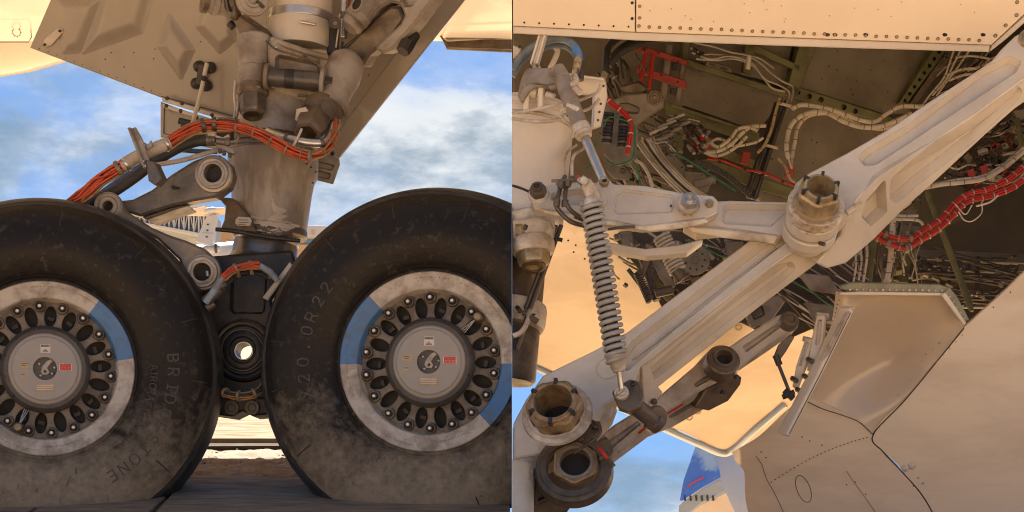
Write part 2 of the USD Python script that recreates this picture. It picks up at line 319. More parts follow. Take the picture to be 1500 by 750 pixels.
WHITE = mat('white_aircraft_paint', (0.80, 0.76, 0.70), (0.62, 0.55, 0.46), 0.35, 2.2, 0.3, coat=0.4, edge=0, bump=0.03)
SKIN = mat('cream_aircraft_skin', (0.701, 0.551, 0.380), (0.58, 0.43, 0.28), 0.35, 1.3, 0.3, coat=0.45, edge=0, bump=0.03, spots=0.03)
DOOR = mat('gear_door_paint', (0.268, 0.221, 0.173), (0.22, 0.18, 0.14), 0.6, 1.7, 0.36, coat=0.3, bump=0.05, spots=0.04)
SEAM = mat('panel_seam', (0.03, 0.024, 0.018), edge=0)

# ---------------------------------------------------------------- ground
BZ = lambda Y: 0.419 + 0.1987 * (Y - 6.8)                       # the bank the left gear stands on
def bankY(py): return 1.2316 / (0.1987 - (YH - py) / F)
def G(px, py): return P(px, py, bankY(py))
def ground_z(x, y):
    up = np.clip(BZ(y), 0, 2.6) * np.clip((28 - y) / 10, 0, 1)
    side = 1 / (1 + np.exp(np.clip((x + 0.42) * 16, -50, 50)))
    return up * side
sand = usdkit.material(stage, '/World/Looks/sand', {
    'g': ('geometry', {}), 'n': ('noise_texture', {'scale': 1.1, 'detail': 9.0, 'roughness': 0.7}), 'f': ('noise_texture', {'scale': 55.0, 'detail': 6.0, 'roughness': 0.7}),
    'mp': ('mapping', {'scale': (1.0, 2.4, 1.0)}), 'v': ('voronoi_texture', {'scale': 34.0}), 'vr': ('rgb_ramp', {'ramp': [(0, (0.5, 0.42, 0.33)), (0.2, (0.2, 0.15, 0.1)), (1, (0.2, 0.15, 0.1))]}),
    'r': ('rgb_ramp', {'ramp': [(0.3, (0.52, 0.35, 0.19)), (0.5, (0.63, 0.43, 0.245)), (0.7, (0.70, 0.50, 0.31))]}),
    'rf': ('rgb_ramp', {'ramp': [(0.3, (0.55, 0.55, 0.55)), (0.6, (1, 1, 1))]}), 'm': ('mix_color', {'blend_type': 'multiply', 'fac': 0.8}),
    'b': ('bump', {'strength': 0.9, 'distance': 0.02}), 'p': ('principled_bsdf', {'roughness': 0.95, 'specular_ior_level': 0.2})},
    [('g.position', 'mp.vector'), ('mp.vector', 'n.vector'), ('g.position', 'f.vector'), ('n.fac', 'r.fac'), ('f.fac', 'rf.fac'), ('r.color', 'm.a'), ('rf.color', 'm.b'),
     ('m.result', 'p.base_color'), ('f.fac', 'b.height'), ('b.normal', 'p.normal')], surface='p.BSDF')
def sheet(xs, ys, lift=0.0, rough=0.0):
    x, y = np.meshgrid(xs, ys, indexing='ij'); z = ground_z(x, y) + lift
    if rough: z = z + rough * (meshkit.fbm(np.stack([x * 9, y * 9, x * 0], -1), 4, 3) - 0.5) * np.clip(9.5 - np.abs(y - 8), 0, 1)
    V = np.stack([x, y, z], -1).reshape(-1, 3); n = len(ys); i, j = np.meshgrid(np.arange(len(xs) - 1), np.arange(n - 1), indexing='ij'); i, j = i.ravel(), j.ravel()
    return tm(V, np.vstack([np.c_[i * n + j, (i + 1) * n + j, (i + 1) * n + j + 1], np.c_[i * n + j, (i + 1) * n + j + 1, i * n + j + 1]]))
gx = np.r_[-6000, -1500, -400, -120, -50, -25, -12, -8, np.linspace(-5, 0.3, 107), 2, 4, 8, 16, 30, 60, 150, 500, 1500, 6000]
gy = np.r_[-3000, -400, -80, -20, -5, 0, 3, 4.4, np.linspace(5, 12, 141), 14, 16, 18, 20, 23, 26, 30, 45, 80, 200, 600, 2000, 8000]
single('ground', sheet(gx, gy, -0.012, 0.05), sand, kind='structure')
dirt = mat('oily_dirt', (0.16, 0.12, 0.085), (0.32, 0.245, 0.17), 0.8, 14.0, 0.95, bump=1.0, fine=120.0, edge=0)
q = [G(*a) for a in ((150, 662), (560, 655), (640, 712), (60, 716))]
def on_bank(corners, nx, ny, lift, rough):
    a, b, c, d = corners; s, t = np.meshgrid(np.linspace(0, 1, nx), np.linspace(0, 1, ny), indexing='ij'); s, t = s[..., None], t[..., None]
    V = (1 - t) * ((1 - s) * a + s * b) + t * ((1 - s) * d + s * c); edge = np.minimum(np.minimum(s, 1 - s), np.minimum(t, 1 - t))[..., 0]
    V[..., 2] = BZ(V[..., 1]) + lift + rough * (meshkit.fbm(V * 14, 5, 9) - 0.45) * np.clip(edge * 12, 0, 1) - 0.02 * (edge < 1e-6)
    V = V.reshape(-1, 3); i, j = np.meshgrid(np.arange(nx - 1), np.arange(ny - 1), indexing='ij'); i, j = i.ravel(), j.ravel()
    return tm(V, np.vstack([np.c_[i * ny + j, i * ny + j + 1, (i + 1) * ny + j + 1], np.c_[i * ny + j, (i + 1) * ny + j + 1, (i + 1) * ny + j]]))
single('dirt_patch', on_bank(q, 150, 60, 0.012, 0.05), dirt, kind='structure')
peb = []
for _ in range(700):
    x, y = RNG.uniform(150, 540), RNG.uniform(662, 708); p = G(x, y); r = RNG.uniform(0.003, 0.009) * (1.8 if RNG.random() < .04 else 1)
    m = trimesh.creation.icosphere(subdivisions=1, radius=r); m.vertices *= RNG.uniform(.6, 1.2, 3); m.vertices += RNG.normal(0, .1 * r, m.vertices.shape); m.apply_translation(p + [0, 0, .008]); peb.append(m)
single('gravel', peb, mat('pebble', (0.25, 0.19, 0.13), (0.4, 0.32, 0.24), 0.9, 60.0, 0.9, edge=0), 'small loose pebbles scattered on the dark dirt between the wheels', 'gravel', kind='stuff')
def plank(name, corners, th, m, label, cat, lift=0.0, group=None):
    a, b, c, d = [G(*q) for q in corners]; n = unit(np.cross(b - a, d - a)); n = n if n[2] > 0 else -n; t = [x + n * (th + lift) for x in (a, b, c, d)]; lo = [x + n * lift for x in (a, b, c, d)]
    if np.cross(t[1] - t[0], t[2] - t[0])[2] < 0: t, lo = t[::-1], lo[::-1]
    V = np.array(t + lo); f = [[0, 1, 2], [0, 2, 3], [4, 6, 5], [4, 7, 6]]
    for i in range(4): j = (i + 1) % 4; f += [[i, i + 4, j + 4], [i, j + 4, j]]
    single(name, tm(V, f), m, label, cat, group)
BOARD = mat('dusty_board', (0.30, 0.23, 0.165), (0.13, 0.10, 0.075), 0.9, 5.0, 0.85, spec=0.12, spots=0.05, bump=0.3, streak=(1.0, 4.0, 1.0), lo=0.35, hi=0.7)
SLABM = mat('pale_plate', (0.30, 0.24, 0.175), (0.17, 0.125, 0.085), 0.9, 5.0, 0.95, spec=0.03, bump=0.3, streak=(1.0, 5.0, 1.0))
plank('ground_board', [(276, 704), (747, 706), (747, 775), (215, 775)], 0.02, BOARD, 'long dusty brown board on the ground between and under the two wheels', 'board', 0.004)
plank('ground_board', [(110, 714), (262, 712), (200, 775), (20, 775)], 0.014, BOARD, 'short brown board lying under the right edge of the left wheel', 'board', 0.004)
plank('ground_board', [(-200, 716), (104, 714), (10, 775), (-240, 775)], 0.012, BOARD, 'brown board underneath the left wheel at the photo corner', 'board', 0.004)
plank('steel_plate', [(297, 627), (620, 625), (640, 656), (287, 656)], 0.05, SLABM, 'pale scuffed plate lying behind the dirt patch in the sun', 'plate')
plank('steel_plate_edge', [(288, 657.5), (640, 657), (640, 661), (286, 662)], 0.03, mat('rusty_channel', (0.06, 0.048, 0.036), (0.1, 0.07, 0.045), 0.7, 9.0, 0.9, spec=0.1), 'dark steel channel along the front of the pale plate', 'steel channel')

# ---------------------------------------------------------------- wheels
GEAR = Thing('landing_gear', 'grimy landing gear with two dusty wheels and beige strut standing on boards', 'landing gear', P(385, 378, 7.6))
def text_on_ring(text, plane, cx, cy, rpx, h, a0, a1, w, depth=0.004, out=True):
    """Raised letters along an arc of radius rpx, from angle a0 to a1 (degrees, counter-clockwise from the right)."""
    ms = []; k = plane.k; c = plane.uv(cx, cy); n = len(text)
    for i, ch in enumerate(text):
        if ch == ' ': continue
        a = math.radians(a0 + (a1 - a0) * (i + .5) / n); t = meshkit.text_mesh(ch, h * k, depth); t.apply_translation([-t.vertices[:, 0].mean(), -h * k / 2, w])
        rot = a - math.pi / 2 if out else a + math.pi / 2; R = np.array([[math.cos(rot), -math.sin(rot)], [math.sin(rot), math.cos(rot)]]); t.vertices[:, :2] = t.vertices[:, :2] @ R.T
        t.vertices[:, :2] += c + rpx * k * np.array([math.cos(a), math.sin(a)]); ms.append(plane.world(t))
    return ms
tyre_mat = usdkit.material(stage, '/World/Looks/tyre', {
    'g': ('geometry', {}), 'x': ('separate_xyz', {}), 'n': ('noise_texture', {'scale': 4.2, 'detail': 10.0, 'roughness': 0.72, 'distortion': 0.8}), 'n2': ('noise_texture', {'scale': 30.0, 'detail': 6.0, 'roughness': 0.65}),
    'h': ('map_range', {'from_min': 1.12, 'from_max': 0.55, 'to_min': -0.22, 'to_max': 0.98}), 'a': ('math', {'math_type': 'multiply_add', 'value2': 1.5, 'value3': -0.92}), 'b': ('math', {'math_type': 'add', 'use_clamp': True}),
    'a2': ('math', {'math_type': 'multiply_add', 'value2': 1.1, 'value3': -0.62}), 'b2': ('math', {'math_type': 'add', 'use_clamp': True}),
    'sv': ('mapping', {'scale': (9.0, 9.0, 3.5)}), 'sn': ('noise_texture', {'scale': 1.6, 'detail': 6.0, 'roughness': 0.8, 'distortion': 1.6}), 'sr': ('rgb_ramp', {'ramp': [(0.0, (0, 0, 0)), (0.60, (0, 0, 0)), (0.66, (0.75, 0.75, 0.75)), (1.0, (0.9, 0.9, 0.9))]}), 'ms': ('mix_color', {'b': (0.017, 0.015, 0.014)}), 'm': ('mix_color', {'a': (0.0135, 0.0105, 0.0085), 'b': (0.27, 0.212, 0.148)}), 'u': ('bump', {'strength': 0.5, 'distance': 0.006}),
    'rr': ('map_range', {'from_min': 0.0, 'from_max': 0.6, 'to_min': 0.42, 'to_max': 0.92}), 'p': ('principled_bsdf', {'specular_ior_level': 0.22, 'specular_tint': (1.0, 0.9, 0.78)})},
    [('g.position', 'n.vector'), ('g.position', 'n2.vector'), ('g.position', 'x.vector'), ('x.z', 'h.value'), ('n.fac', 'a.value1'), ('a.value', 'b.value1'), ('h.result', 'b.value2'), ('n2.fac', 'a2.value1'),
     ('a2.value', 'b2.value1'), ('b.value', 'b2.value2'), ('b2.value', 'm.fac'), ('g.position', 'sv.vector'), ('sv.vector', 'sn.vector'), ('sn.fac', 'sr.fac'), ('sr.color', 'ms.fac'), ('m.result', 'ms.a'), ('ms.result', 'p.base_color'), ('b2.value', 'rr.value'), ('rr.result', 'p.roughness'), ('n2.fac', 'u.height'), ('u.normal', 'p.normal')], surface='p.BSDF')
TREADM = mat('tread_rubber', (0.014, 0.0125, 0.0115), (0.07, 0.055, 0.04), 0.7, 8.0, 0.5, edge=0, bump=0.3)
RIMW = mat('dirty_white_rim', (0.481, 0.411, 0.329), (0.17, 0.12, 0.08), 0.85, 13.0, 0.5, bump=0.3, lo=0.42, hi=0.68, spots=0.09)
RIMB = mat('blue_rim_paint', (0.064, 0.162, 0.315), (0.10, 0.115, 0.12), 0.85, 16.0, 0.5, bump=0.25, lo=0.48, hi=0.68, spots=0.08, spotcol=(0.25, 0.2, 0.15))
SPOKE = mat('brown_spokes', (0.098, 0.072, 0.050), (0.30, 0.235, 0.165), 0.6, 9.0, 0.5, 0.15, bump=0.4, edge=0.006)
HUBR = mat('dark_hub_ring', (0.084, 0.068, 0.053), (0.06, 0.045, 0.035), 0.6, 9.0, 0.45, 0.3)
CAP = mat('grey_hub_cap', (0.307, 0.267, 0.222), (0.38, 0.31, 0.24), 0.5, 6.0, 0.42, spots=0.05)
PAPER = mat('sticker_paper', (0.66, 0.57, 0.46), (0.5, 0.4, 0.3), 0.5, 20.0, 0.6, edge=0)
TANST = mat('tan_sticker', (0.45, 0.32, 0.18), (0.3, 0.2, 0.12), 0.5, 30.0, 0.6, edge=0)
REDST = mat('red_sticker', (0.62, 0.07, 0.04), (0.45, 0.06, 0.04), 0.5, 40.0, 0.55, edge=0)
INK = mat('black_ink', (0.02, 0.02, 0.02), edge=0)
def revolve_clip(plane, prof, n, floor):
    """prof: (radius m, height m towards the viewer), turned about the plane's axis; what would sink below the bank is pressed onto it."""
    c, N, u, v = plane.o, plane.n, plane.u, plane.v; a = np.arange(n) * 2 * np.pi / n; rows = [c + N * d + r * (np.cos(a)[:, None] * u + np.sin(a)[:, None] * v) for r, d in prof]
    V = np.vstack(rows); V[:, 2] = np.maximum(V[:, 2], BZ(V[:, 1]) + floor) if floor is not None else V[:, 2]; m = len(rows)
    i, j = np.meshgrid(np.arange(m - 1), np.arange(n), indexing='ij'); i, j = i.ravel(), j.ravel(); h = (j + 1) % n
    return tm(V, np.vstack([np.c_[i * n + j, (i + 1) * n + h, (i + 1) * n + j], np.c_[i * n + j, i * n + h, (i + 1) * n + h]]))
def smoothprof(p, n=6): return [tuple(x) for x in np.array(resam(np.c_[np.array(p), np.zeros(len(p))], n * len(p)))[:, :2]]
def wheel(cx, cy, R, yaw, label, word, blues, valve, flip):
    Y = 6.86; pl = Plane((cx, cy, Y), (math.sin(yaw), -math.cos(yaw), 0)); k = pl.k; s = R / 131.0; side = -1; big = valve['big']
    t = Sub(GEAR, 'wheel', label)
    kr = lambda r: r * k * s * (1 + (big - 1) * min(1, max(0, (r - 140) / 70)))
    side_prof = [(kr(126), -0.03), (kr(131), 0.004), (kr(137), 0.006), (kr(146), 0.034), (kr(172), 0.062), (kr(198), 0.058), (kr(224), 0.026), (kr(240), -0.016)]
    tread = [(kr(240), -0.016)]
    C = lambda m: cut(m, side)
    ty = t.part('tyre', C(revolve_clip(pl, smoothprof(side_prof), 200, 0.004)), tyre_mat)
    gr = [tread[0]]                                                     # fine ribs on the shoulder, then the grooved tread
    for q in range(7): r0 = 241.2 + q * .8; d0 = -0.022 - q * .004; gr += [(kr(r0), d0), (kr(r0 + .5), d0 - .001), (kr(r0 + .45), d0 - .0025), (kr(r0 - .45), d0 - .0032), (kr(r0 - .3), d0 - .0045)]
    gr += [(kr(249.5), -0.065), (kr(255), -0.10), (kr(258.5), -0.15), (kr(259), -0.16), (kr(254), -0.161), (kr(254), -0.170), (kr(259), -0.171), (kr(259), -0.22), (kr(254), -0.221), (kr(254), -0.23), (kr(259), -0.231), (kr(258), -0.28), (kr(254), -.281), (kr(254), -.29), (kr(257), -.291), (kr(250), -.37), (kr(240), -.42), (kr(200), -.56), (kr(150), -.55), (kr(130), -.5)]
    t.part('tread', C(revolve_clip(pl, gr, 200, 0.004)), TREADM, ty)
    ridges = [revolve_clip(pl, [(kr(r - .8), h - .004), (kr(r - .4), h + .002), (kr(r + .4), h + .002), (kr(r + .8), h - .004)], 160, None) for r, h in ((140, .017), (143.5, .026))]
    t.part('bead_rib', [C(r) for r in ridges], tyre_mat, ty)
    for w, r, h, a0, a1, d, o in word:
        for g_ in text_on_ring(w, pl, cx, cy, r * s, h, a0, a1, d, .0085, o): t.part('raised_letter', C(g_), mat('letter_rubber', (0.03, 0.026, 0.022), (0.085, 0.066, 0.046), 0.8, 22.0, 0.55, edge=0), ty)
    marks = []
    for a in valve['ticks']: a = math.radians(a); marks.append(sweep(np.array([pl.o + pl.n * h + kr(r) * (math.cos(a) * pl.u + math.sin(a) * pl.v) for r, h in ((206, .0535), (214, .042), (224, .028), (232, .008))]), .0026, 5))
    for m in marks: t.part('mould_line', C(m), TREADM, ty)
    # rim: white flange with blue segments, sloping inwards
    def ring(prof, a0, a1, n): 
        a = np.radians(np.linspace(a0, a1, n)); rows = [pl.o + pl.n * d + r * (np.cos(a)[:, None] * pl.u + np.sin(a)[:, None] * pl.v) for r, d in prof]; m = len(rows)
        i, j = np.meshgrid(np.arange(m - 1), np.arange(n - 1), indexing='ij'); i, j = i.ravel(), j.ravel(); V = np.vstack(rows)
        return tm(V, np.vstack([np.c_[i * n + j, (i + 1) * n + j + 1, (i + 1) * n + j], np.c_[i * n + j, i * n + j + 1, (i + 1) * n + j + 1]]))
    rp = [(kr(100), -.075), (kr(104.5), -.045), (kr(106.5), -.012), (kr(109), -.004), (kr(120), .002), (kr(128), .010), (kr(131), .014), (kr(132.2), .010), (kr(132), -.02)]
    spans = sorted(blues); edges = []; a = spans[0][1]
    for i, (b0, b1) in enumerate(spans): edges.append((b1, spans[(i + 1) % len(spans)][0] + (360 if i == len(spans) - 1 else 0)))
    rm = t.part('rim', [C(ring(rp, a0, a1, 60)) for a0, a1 in edges] , RIMW)
    rb = [(r, d + .0005) for r, d in rp[2:-1]]
    for a0, a1 in spans:
        g = C(ring(rp, a0, a1, 30))
        if len(g.faces): t.part('blue_segment', g, RIMB, rm)
    tx = []
    for a0, a1, r in ((150, 172, 124), (30, 68, 124), (76, 100, 124), (-130, -95, 124), (-90, -62, 118), (178, 205, 122)):
        for aa in np.arange(a0, a1, 1.3):
            if RNG.random() < .72:
                a = math.radians(aa); c = pl.o + pl.n * (.0072 if r > 120 else .002) + kr(r) * (math.cos(a) * pl.u + math.sin(a) * pl.v); R_ = np.array([-math.sin(a) * pl.u + math.cos(a) * pl.v, math.cos(a) * pl.u + math.sin(a) * pl.v, pl.n])
                tx.append(box(c, [.0026, RNG.uniform(.003, .006), .002], R_))
    tx = [m for m in tx if m.vertices[:, 0].max() < -.004]
    t.part('small_print', tx, mat('faded_print', (0.2, 0.15, 0.11), edge=0), rm, kind='stuff')
    # spoked disc
    N = 18; c0 = pl.uv(cx, cy); g = Point(0, 0).buffer(kr(104), 48).difference(Point(0, 0).buffer(kr(60), 48)); outl = []
    for i in range(N):
        a = 2 * math.pi * i / N + valve['phase']; e = shapely.affinity.rotate(shapely.affinity.translate(shapely.affinity.scale(Point(0, 0).buffer(1, 12), kr(15.6), kr(8.9)), kr(81.5), 0), math.degrees(a), origin=(0, 0)); outl.append((a, e)); g = g.difference(e)
    o1 = resample(Polygon(g.exterior), 6 * k); ms = []
    v, f = tri2(g); ms.append(tm(np.c_[v, np.full(len(v), -.052)], flip_to(f, v, True)))
    for h in g.interiors:
        hh = resample(Polygon(h), 3 * k); back = inset(hh, -0.0 * k); mid = inset(hh, -1.2 * k); ms += [wall(mid, -.057, hh, -.052), wall(inset(hh, -1.6 * k), -.095, mid, -.057)]
    t.part('spoked_disc', C(pl.world(U(ms))), SPOKE)
    br = lathe(pl.o - pl.n * .16, pl.o - pl.n * .105, [(0, kr(103)), (1, kr(103))], 48)
    t.part('brake_drum', C(br), HOLE)
    for i in range(N):
        a = 2 * math.pi * (i + .5) / N + valve['phase']; q = pl.o - pl.n * .095 + kr(80) * (math.cos(a + .17) * pl.u + math.sin(a + .17) * pl.v); R_ = np.array([math.cos(a) * pl.u + math.sin(a) * pl.v, -math.sin(a) * pl.u + math.cos(a) * pl.v, pl.n])
        b = box(q, [.018, .03, .012], R_)
        if b.vertices[:, 0].max() < -.004 and i % 3 != 1: t.part('brake_key', b, SOOT)
        o = pl.o - pl.n * .052 + kr(96.5) * (math.cos(a) * pl.u + math.sin(a) * pl.v)
        if o[0] > -0.04: continue
        seat = lathe(o, o + pl.n * .022, [(0, kr(9.2)), (.55, kr(8.6)), (.8, kr(7.6)), (.8, kr(6.2)), (.3, kr(5.8))], 18)
        bs = t.part('bolt', seat, SPOKE)
        t.part('nut', lathe(o, o + pl.n * .027, [(0, kr(5.4)), (.62, kr(5.2)), (.7, kr(4.4)), (.95, kr(3.7)), (1, kr(3.0))], 6), HUBR, bs)
        t.part('bolt_tip', lathe(o, o + pl.n * .0335, [(0, kr(2.9)), (.93, kr(2.8)), (1, kr(2.2))], 10), mat('pale_bolt_tip', (0.75, 0.7, 0.62), (0.5, 0.42, 0.33), 0.5, 50.0, 0.4, 0.3), bs)
    z0 = pl.o - pl.n * .06
    t.part('hub_ring', C(lathe(z0, z0 + pl.n * .05, [(0, kr(64)), (.55, kr(66.5)), (.75, kr(65.5)), (1, kr(60)), (1, kr(54))], 60)), HUBR)
    for i in range(12):
        a = 2 * math.pi * i / 12 + .2; o = z0 + pl.n * .046 + kr(61.5) * (math.cos(a) * pl.u + math.sin(a) * pl.v)
        if o[0] < -.02: t.part('ring_screw', lathe(o, o + pl.n * .0055, [(0, kr(1.9)), (.7, kr(1.8)), (1, kr(1.2))], 8), SOOT)
    hc = pl.o + pl.n * .004
    a = np.arange(60) * 2 * np.pi / 60
    cap = C(lathe(z0, hc, [(.6, kr(55)), (.78, kr(54)), (.86, kr(52)), (.875, kr(49.5)), (.97, kr(47.5)), (1, kr(46)), (1, kr(17.4)), (.55, kr(17)), (.5, kr(16))], 64))
    hp = t.part('hub_cap', cap, CAP)
    t.part('hub_bore', C(lathe(hc - pl.n * .05, hc - pl.n * .022, [(0, kr(17)), (1, kr(17))], 30)), HOLE, hp)
    # drive fork inside the bore
    hpl = Plane((cx, cy, Y), pl.n); hpl.o = hc.copy(); sc = s
    Q = lambda dx, dy: (cx + dx * s, cy + dy * s)
    fork = hpl.slab([Q(-4, 9), Q(4, 9), Q(7, 5), Q(3, -1), Q(9, -9), Q(13, -11), Q(8, -15), Q(2, -12), Q(-5, -3), Q(-7, 4)], .012, 1.2, .6, w=-.006, holes=[(*Q(0, 4), 2.2)])
    t.part('drive_fork', C(fork), mat('cast_fork', (0.42, 0.36, 0.29), (0.25, 0.2, 0.15), 0.5, 30.0, 0.5, 0.2), hp)
    for dx, dy in ((-9, -8), (10, 7), (-7, 10), (14, -2)): t.part('fork_screw', C(hpl.disc(*Q(dx, dy), [(-8, 2.2), (-4, 2.2), (-3, 1.5)], 10)), STEEL, hp)
    # labels on the cap
    def stick(x0, y0, x1, y1, m, lab): return t.part('sticker', C(hpl.slab([Q(x0, y0), Q(x1, y0), Q(x1, y1), Q(x0, y1)], .0015, 1.2, .2, w=.0012)), m, hp, lab)
    def onit(x0, y0, x1, y1, m): t.part('print', C(hpl.slab([Q(x0, y0), Q(x1, y0), Q(x1, y1), Q(x0, y1)], .001, 0, .05, w=.002)), m, hp)
    stick(-7, -37, 8, -23.5, PAPER, 'pale caution sticker with black header'); onit(-6, -36, 7, -33, INK)
    tt = meshkit.text_mesh('CAUTION', 1.9 * k * s, .0006); tt.apply_translation([-tt.vertices[:, 0].mean(), 0, .0024]); tt.vertices[:, :2] += hpl.uv(*Q(.5, -33.6)); t.part('print', C(hpl.world(tt)), PAPER, hp)
    for y, x0, x1 in ((-29.5, -1, 1.5), (-27.6, -3, 4), (-25.8, -4, 5)): onit(x0, y, x1, y + .9, INK)
    stick(21, -8.5, 41, 4, PAPER, 'white bordered red sticker'); stick_r = hpl.slab([Q(22.5, -7), Q(39.5, -7), Q(39.5, 2.6), Q(22.5, 2.6)], .001, 0, .05, w=.002); t.part('print', C(stick_r), REDST, hp)
    for y in (-4.8, -2.4, 0): onit(25, y, 37, y + .8, PAPER) if y < -4 else [onit(x, y, x + 3.4, y + .9, PAPER) for x in (24, 29.2, 34.4)]
    for x in np.arange(21.4, 41, 2.5): onit(x, -8.4, x + 1, -7.4, INK); onit(x, 3, x + 1, 3.9, INK)
    stick(-38, -10, -24, 0, TANST, 'tan square sticker'); stick(-38, 7, -28, 12.5, TANST, 'small tan sticker')
    stick(-14, 23, 14, 35, TANST, 'brown printed data sticker')
    for y in (25, 28, 31): onit(-12, y, 12, y + .9, PAPER)
    for x, y, w_ in ((-36, -8, 9), (-36, -5, 7), (-36, 8.6, 6)): onit(x, y, x + w_, y + .8, BROWN)
    # inflation valve with its tag wires
    a = math.radians(valve['at']); o = pl.o - pl.n * .05 + kr(97) * (math.cos(a) * pl.u + math.sin(a) * pl.v)
    vp = t.part('valve', lathe(o, o + pl.n * .06, [(0, kr(8)), (.5, kr(7.4)), (.9, kr(6.8)), (1, kr(5))], 20), mat('brass_valve', (0.3, 0.22, 0.13), (0.15, 0.1, 0.06), 0.6, 30.0, 0.45, 0.5))
    for q in (-3, 0, 3):
        e = o + pl.n * .03 - kr(30) * (math.cos(a + q * .035) * pl.u + math.sin(a + q * .035) * pl.v); t.part('tag_wire', sweep(curve([o + pl.n * .045, (o + e) / 2 + pl.n * .02, e]), .0022, 6), STEEL, vp)
    return t, pl
TL = [('BRIDGESTONE', 190, 17, 8, -62, .0562, True), ('AIRCRAFT', 161, 10, 3, -24, .0475, True), ('RADIAL', 161, 10, -30, -50, .0475, True)]
TR = [('50X20.0R22', 183, 18, 213, 140, .0572, True)]
wheel(66, 540, 127, math.radians(13), 'left wheel, blue rim patch at its upper right, cut by photo edge', TL,
      [(8, 53), (195, 233)], {'big': 1.04, 'phase': .09, 'at': 246, 'ticks': (20, 52, 84, -4, -40, -78)}, False)
wheel(628, 530, 131, math.radians(-7), 'right wheel, blue rim patch at its upper left, nearest photo centre', TR,
      [(132, 181), (-46, -2)], {'big': 1.03, 'phase': .0, 'at': 42, 'ticks': (75, 103, 130, 172, 190, 215, -70)}, True)

# ---------------------------------------------------------------- the aircraft overhead (its shade falls on everything below)
AIRL = Thing('airliner', 'cream airliner overhead at left with beige gear door and engine cowl', 'airliner', [-3, 8, 3.2])
AIRR = Thing('airliner', 'cream airliner body with an open wheel well filling the right', 'airliner', [3, 8, 3.2])
def aerofoil(x0, x1, y0, y1, zb, name, label, cat):
    c = y1 - y0; t = np.linspace(0, 1, 24); up = .11 * c * (2.969 * np.sqrt(t) - 1.26 * t - 3.516 * t ** 2 + 2.843 * t ** 3 - 1.036 * t ** 4); o = np.r_[np.c_[y0 + c * t, zb + .06 + up], np.c_[(y0 + c * t)[::-1], zb + .06 - .35 * up[::-1]]]
    n = len(o); V = np.vstack([np.c_[np.full(n, x), o] for x in (x0, x1)]); i = np.arange(n); j = (i + 1) % n
    t_ = Sub(label, name)
    v, f = tri2(Polygon(o).buffer(0)); caps = [tm(np.c_[np.full(len(v), x), v], flip_to(np.asarray(f), v, x > x0)) for x in (x0, x1)]
    t_.part('wing_skin', U(tm(V, np.vstack([np.c_[i, j, n + j], np.c_[i, n + j, n + i]])), *caps), WHITE)
aerofoil(-14.0, 0.0, 6.25, 9.8, 3.22, 'wing', AIRL, '')
aerofoil(0.002, 14.0, 6.2, 9.2, 3.22, 'wing', AIRR, '')

# engine cowl at the top left corner, belly fairing at the top right of the left bay
t = Sub(AIRL, 'engine_cowl')
ax0, ax1 = P(-420, -150, 10.6), P(170, -150, 10.6)
cowl = lathe(ax0, ax1, [(0, 200), (.2, 240), (.45, 262), (.62, 258), (.75, 246), (.88, 225), (1, 190)], 120, 10.6 / F)
t.part('cowl_skin', cowl, mat('cowl_cream', (0.60, 0.53, 0.43), (0.46, 0.38, 0.29), 0.4, 1.6, 0.3, coat=0.4, edge=0, bump=0.03))
for l in ([(-60, 29), (20, 31), (40, 32), (60, 33)], [(60, 14), (40, 32), (47, 40), (48, 54), (45, 59)], [(-60, 60), (0, 61), (45, 61)]):
    t.part('panel_line', Plane((20, 40, 10.6 - 262 * 10.6 / F + .075), (0, -.93, -.36)).strip(l, 1.1, w=.03), SEAM)
cp = Plane((25, 47, 10.6 - 262 * 10.6 / F + .05), (0, -.93, -.36)); t.part('sun_emblem', cp.disc(25, 47, [(2, 6.2), (3, 6.2), (3, 5.2), (2, 5.2)], 24), TANST)
for i in range(9):
    a = i * 2 * math.pi / 9; t.part('emblem_ray', cp.strip([(25 + 6 * math.cos(a), 47 + 6 * math.sin(a)), (25 + 8 * math.cos(a), 47 + 8 * math.sin(a))], .9, w=.012), TANST)
t = Sub(AIRL, 'belly_fairing')
fp = Plane((700, 20, 9.6), (0, -.8, -.6))
t.part('fairing_skin', cut(fp.slab([(676, -40), (752, -40), (752, 36.5), (690, 43), (640, 44)], .03), -1), SKIN)
fp2 = Plane((700, 55, 9.75), (0, -.96, -.2))
t.part('recess_wall', cut(fp2.slab([(638, 40), (753, 34), (753, 73), (657, 70)], .03), -1), BROWN)
t.part('recess_shelf', cut(Plane((700, 60, 9.7), (0, -.9, .3)).slab([(641, 47), (753, 44), (753, 53), (655, 58)], .02), -1), CAST)
t.part('lower_lip', cut(tube([(654, 71, 9.68), (700, 73, 9.68), (756, 75.5, 9.68)], 1.9, 8), -1), CAST)
t.part('lip_corner', tube([(640, 45, 9.66), (648, 56, 9.66), (656, 71, 9.66)], 1.6, 8), BROWN)
for i in range(9): t.part('rivet', fp.disc(668 + i * 9.6, 4.5 - i * .55, [(0, 1.5), (.8, 1.2)], 8), SOOT)
t.part('seam', cut(fp.strip([(668, 8.5), (752, 3.5)], 1, w=.002), -1), SEAM)

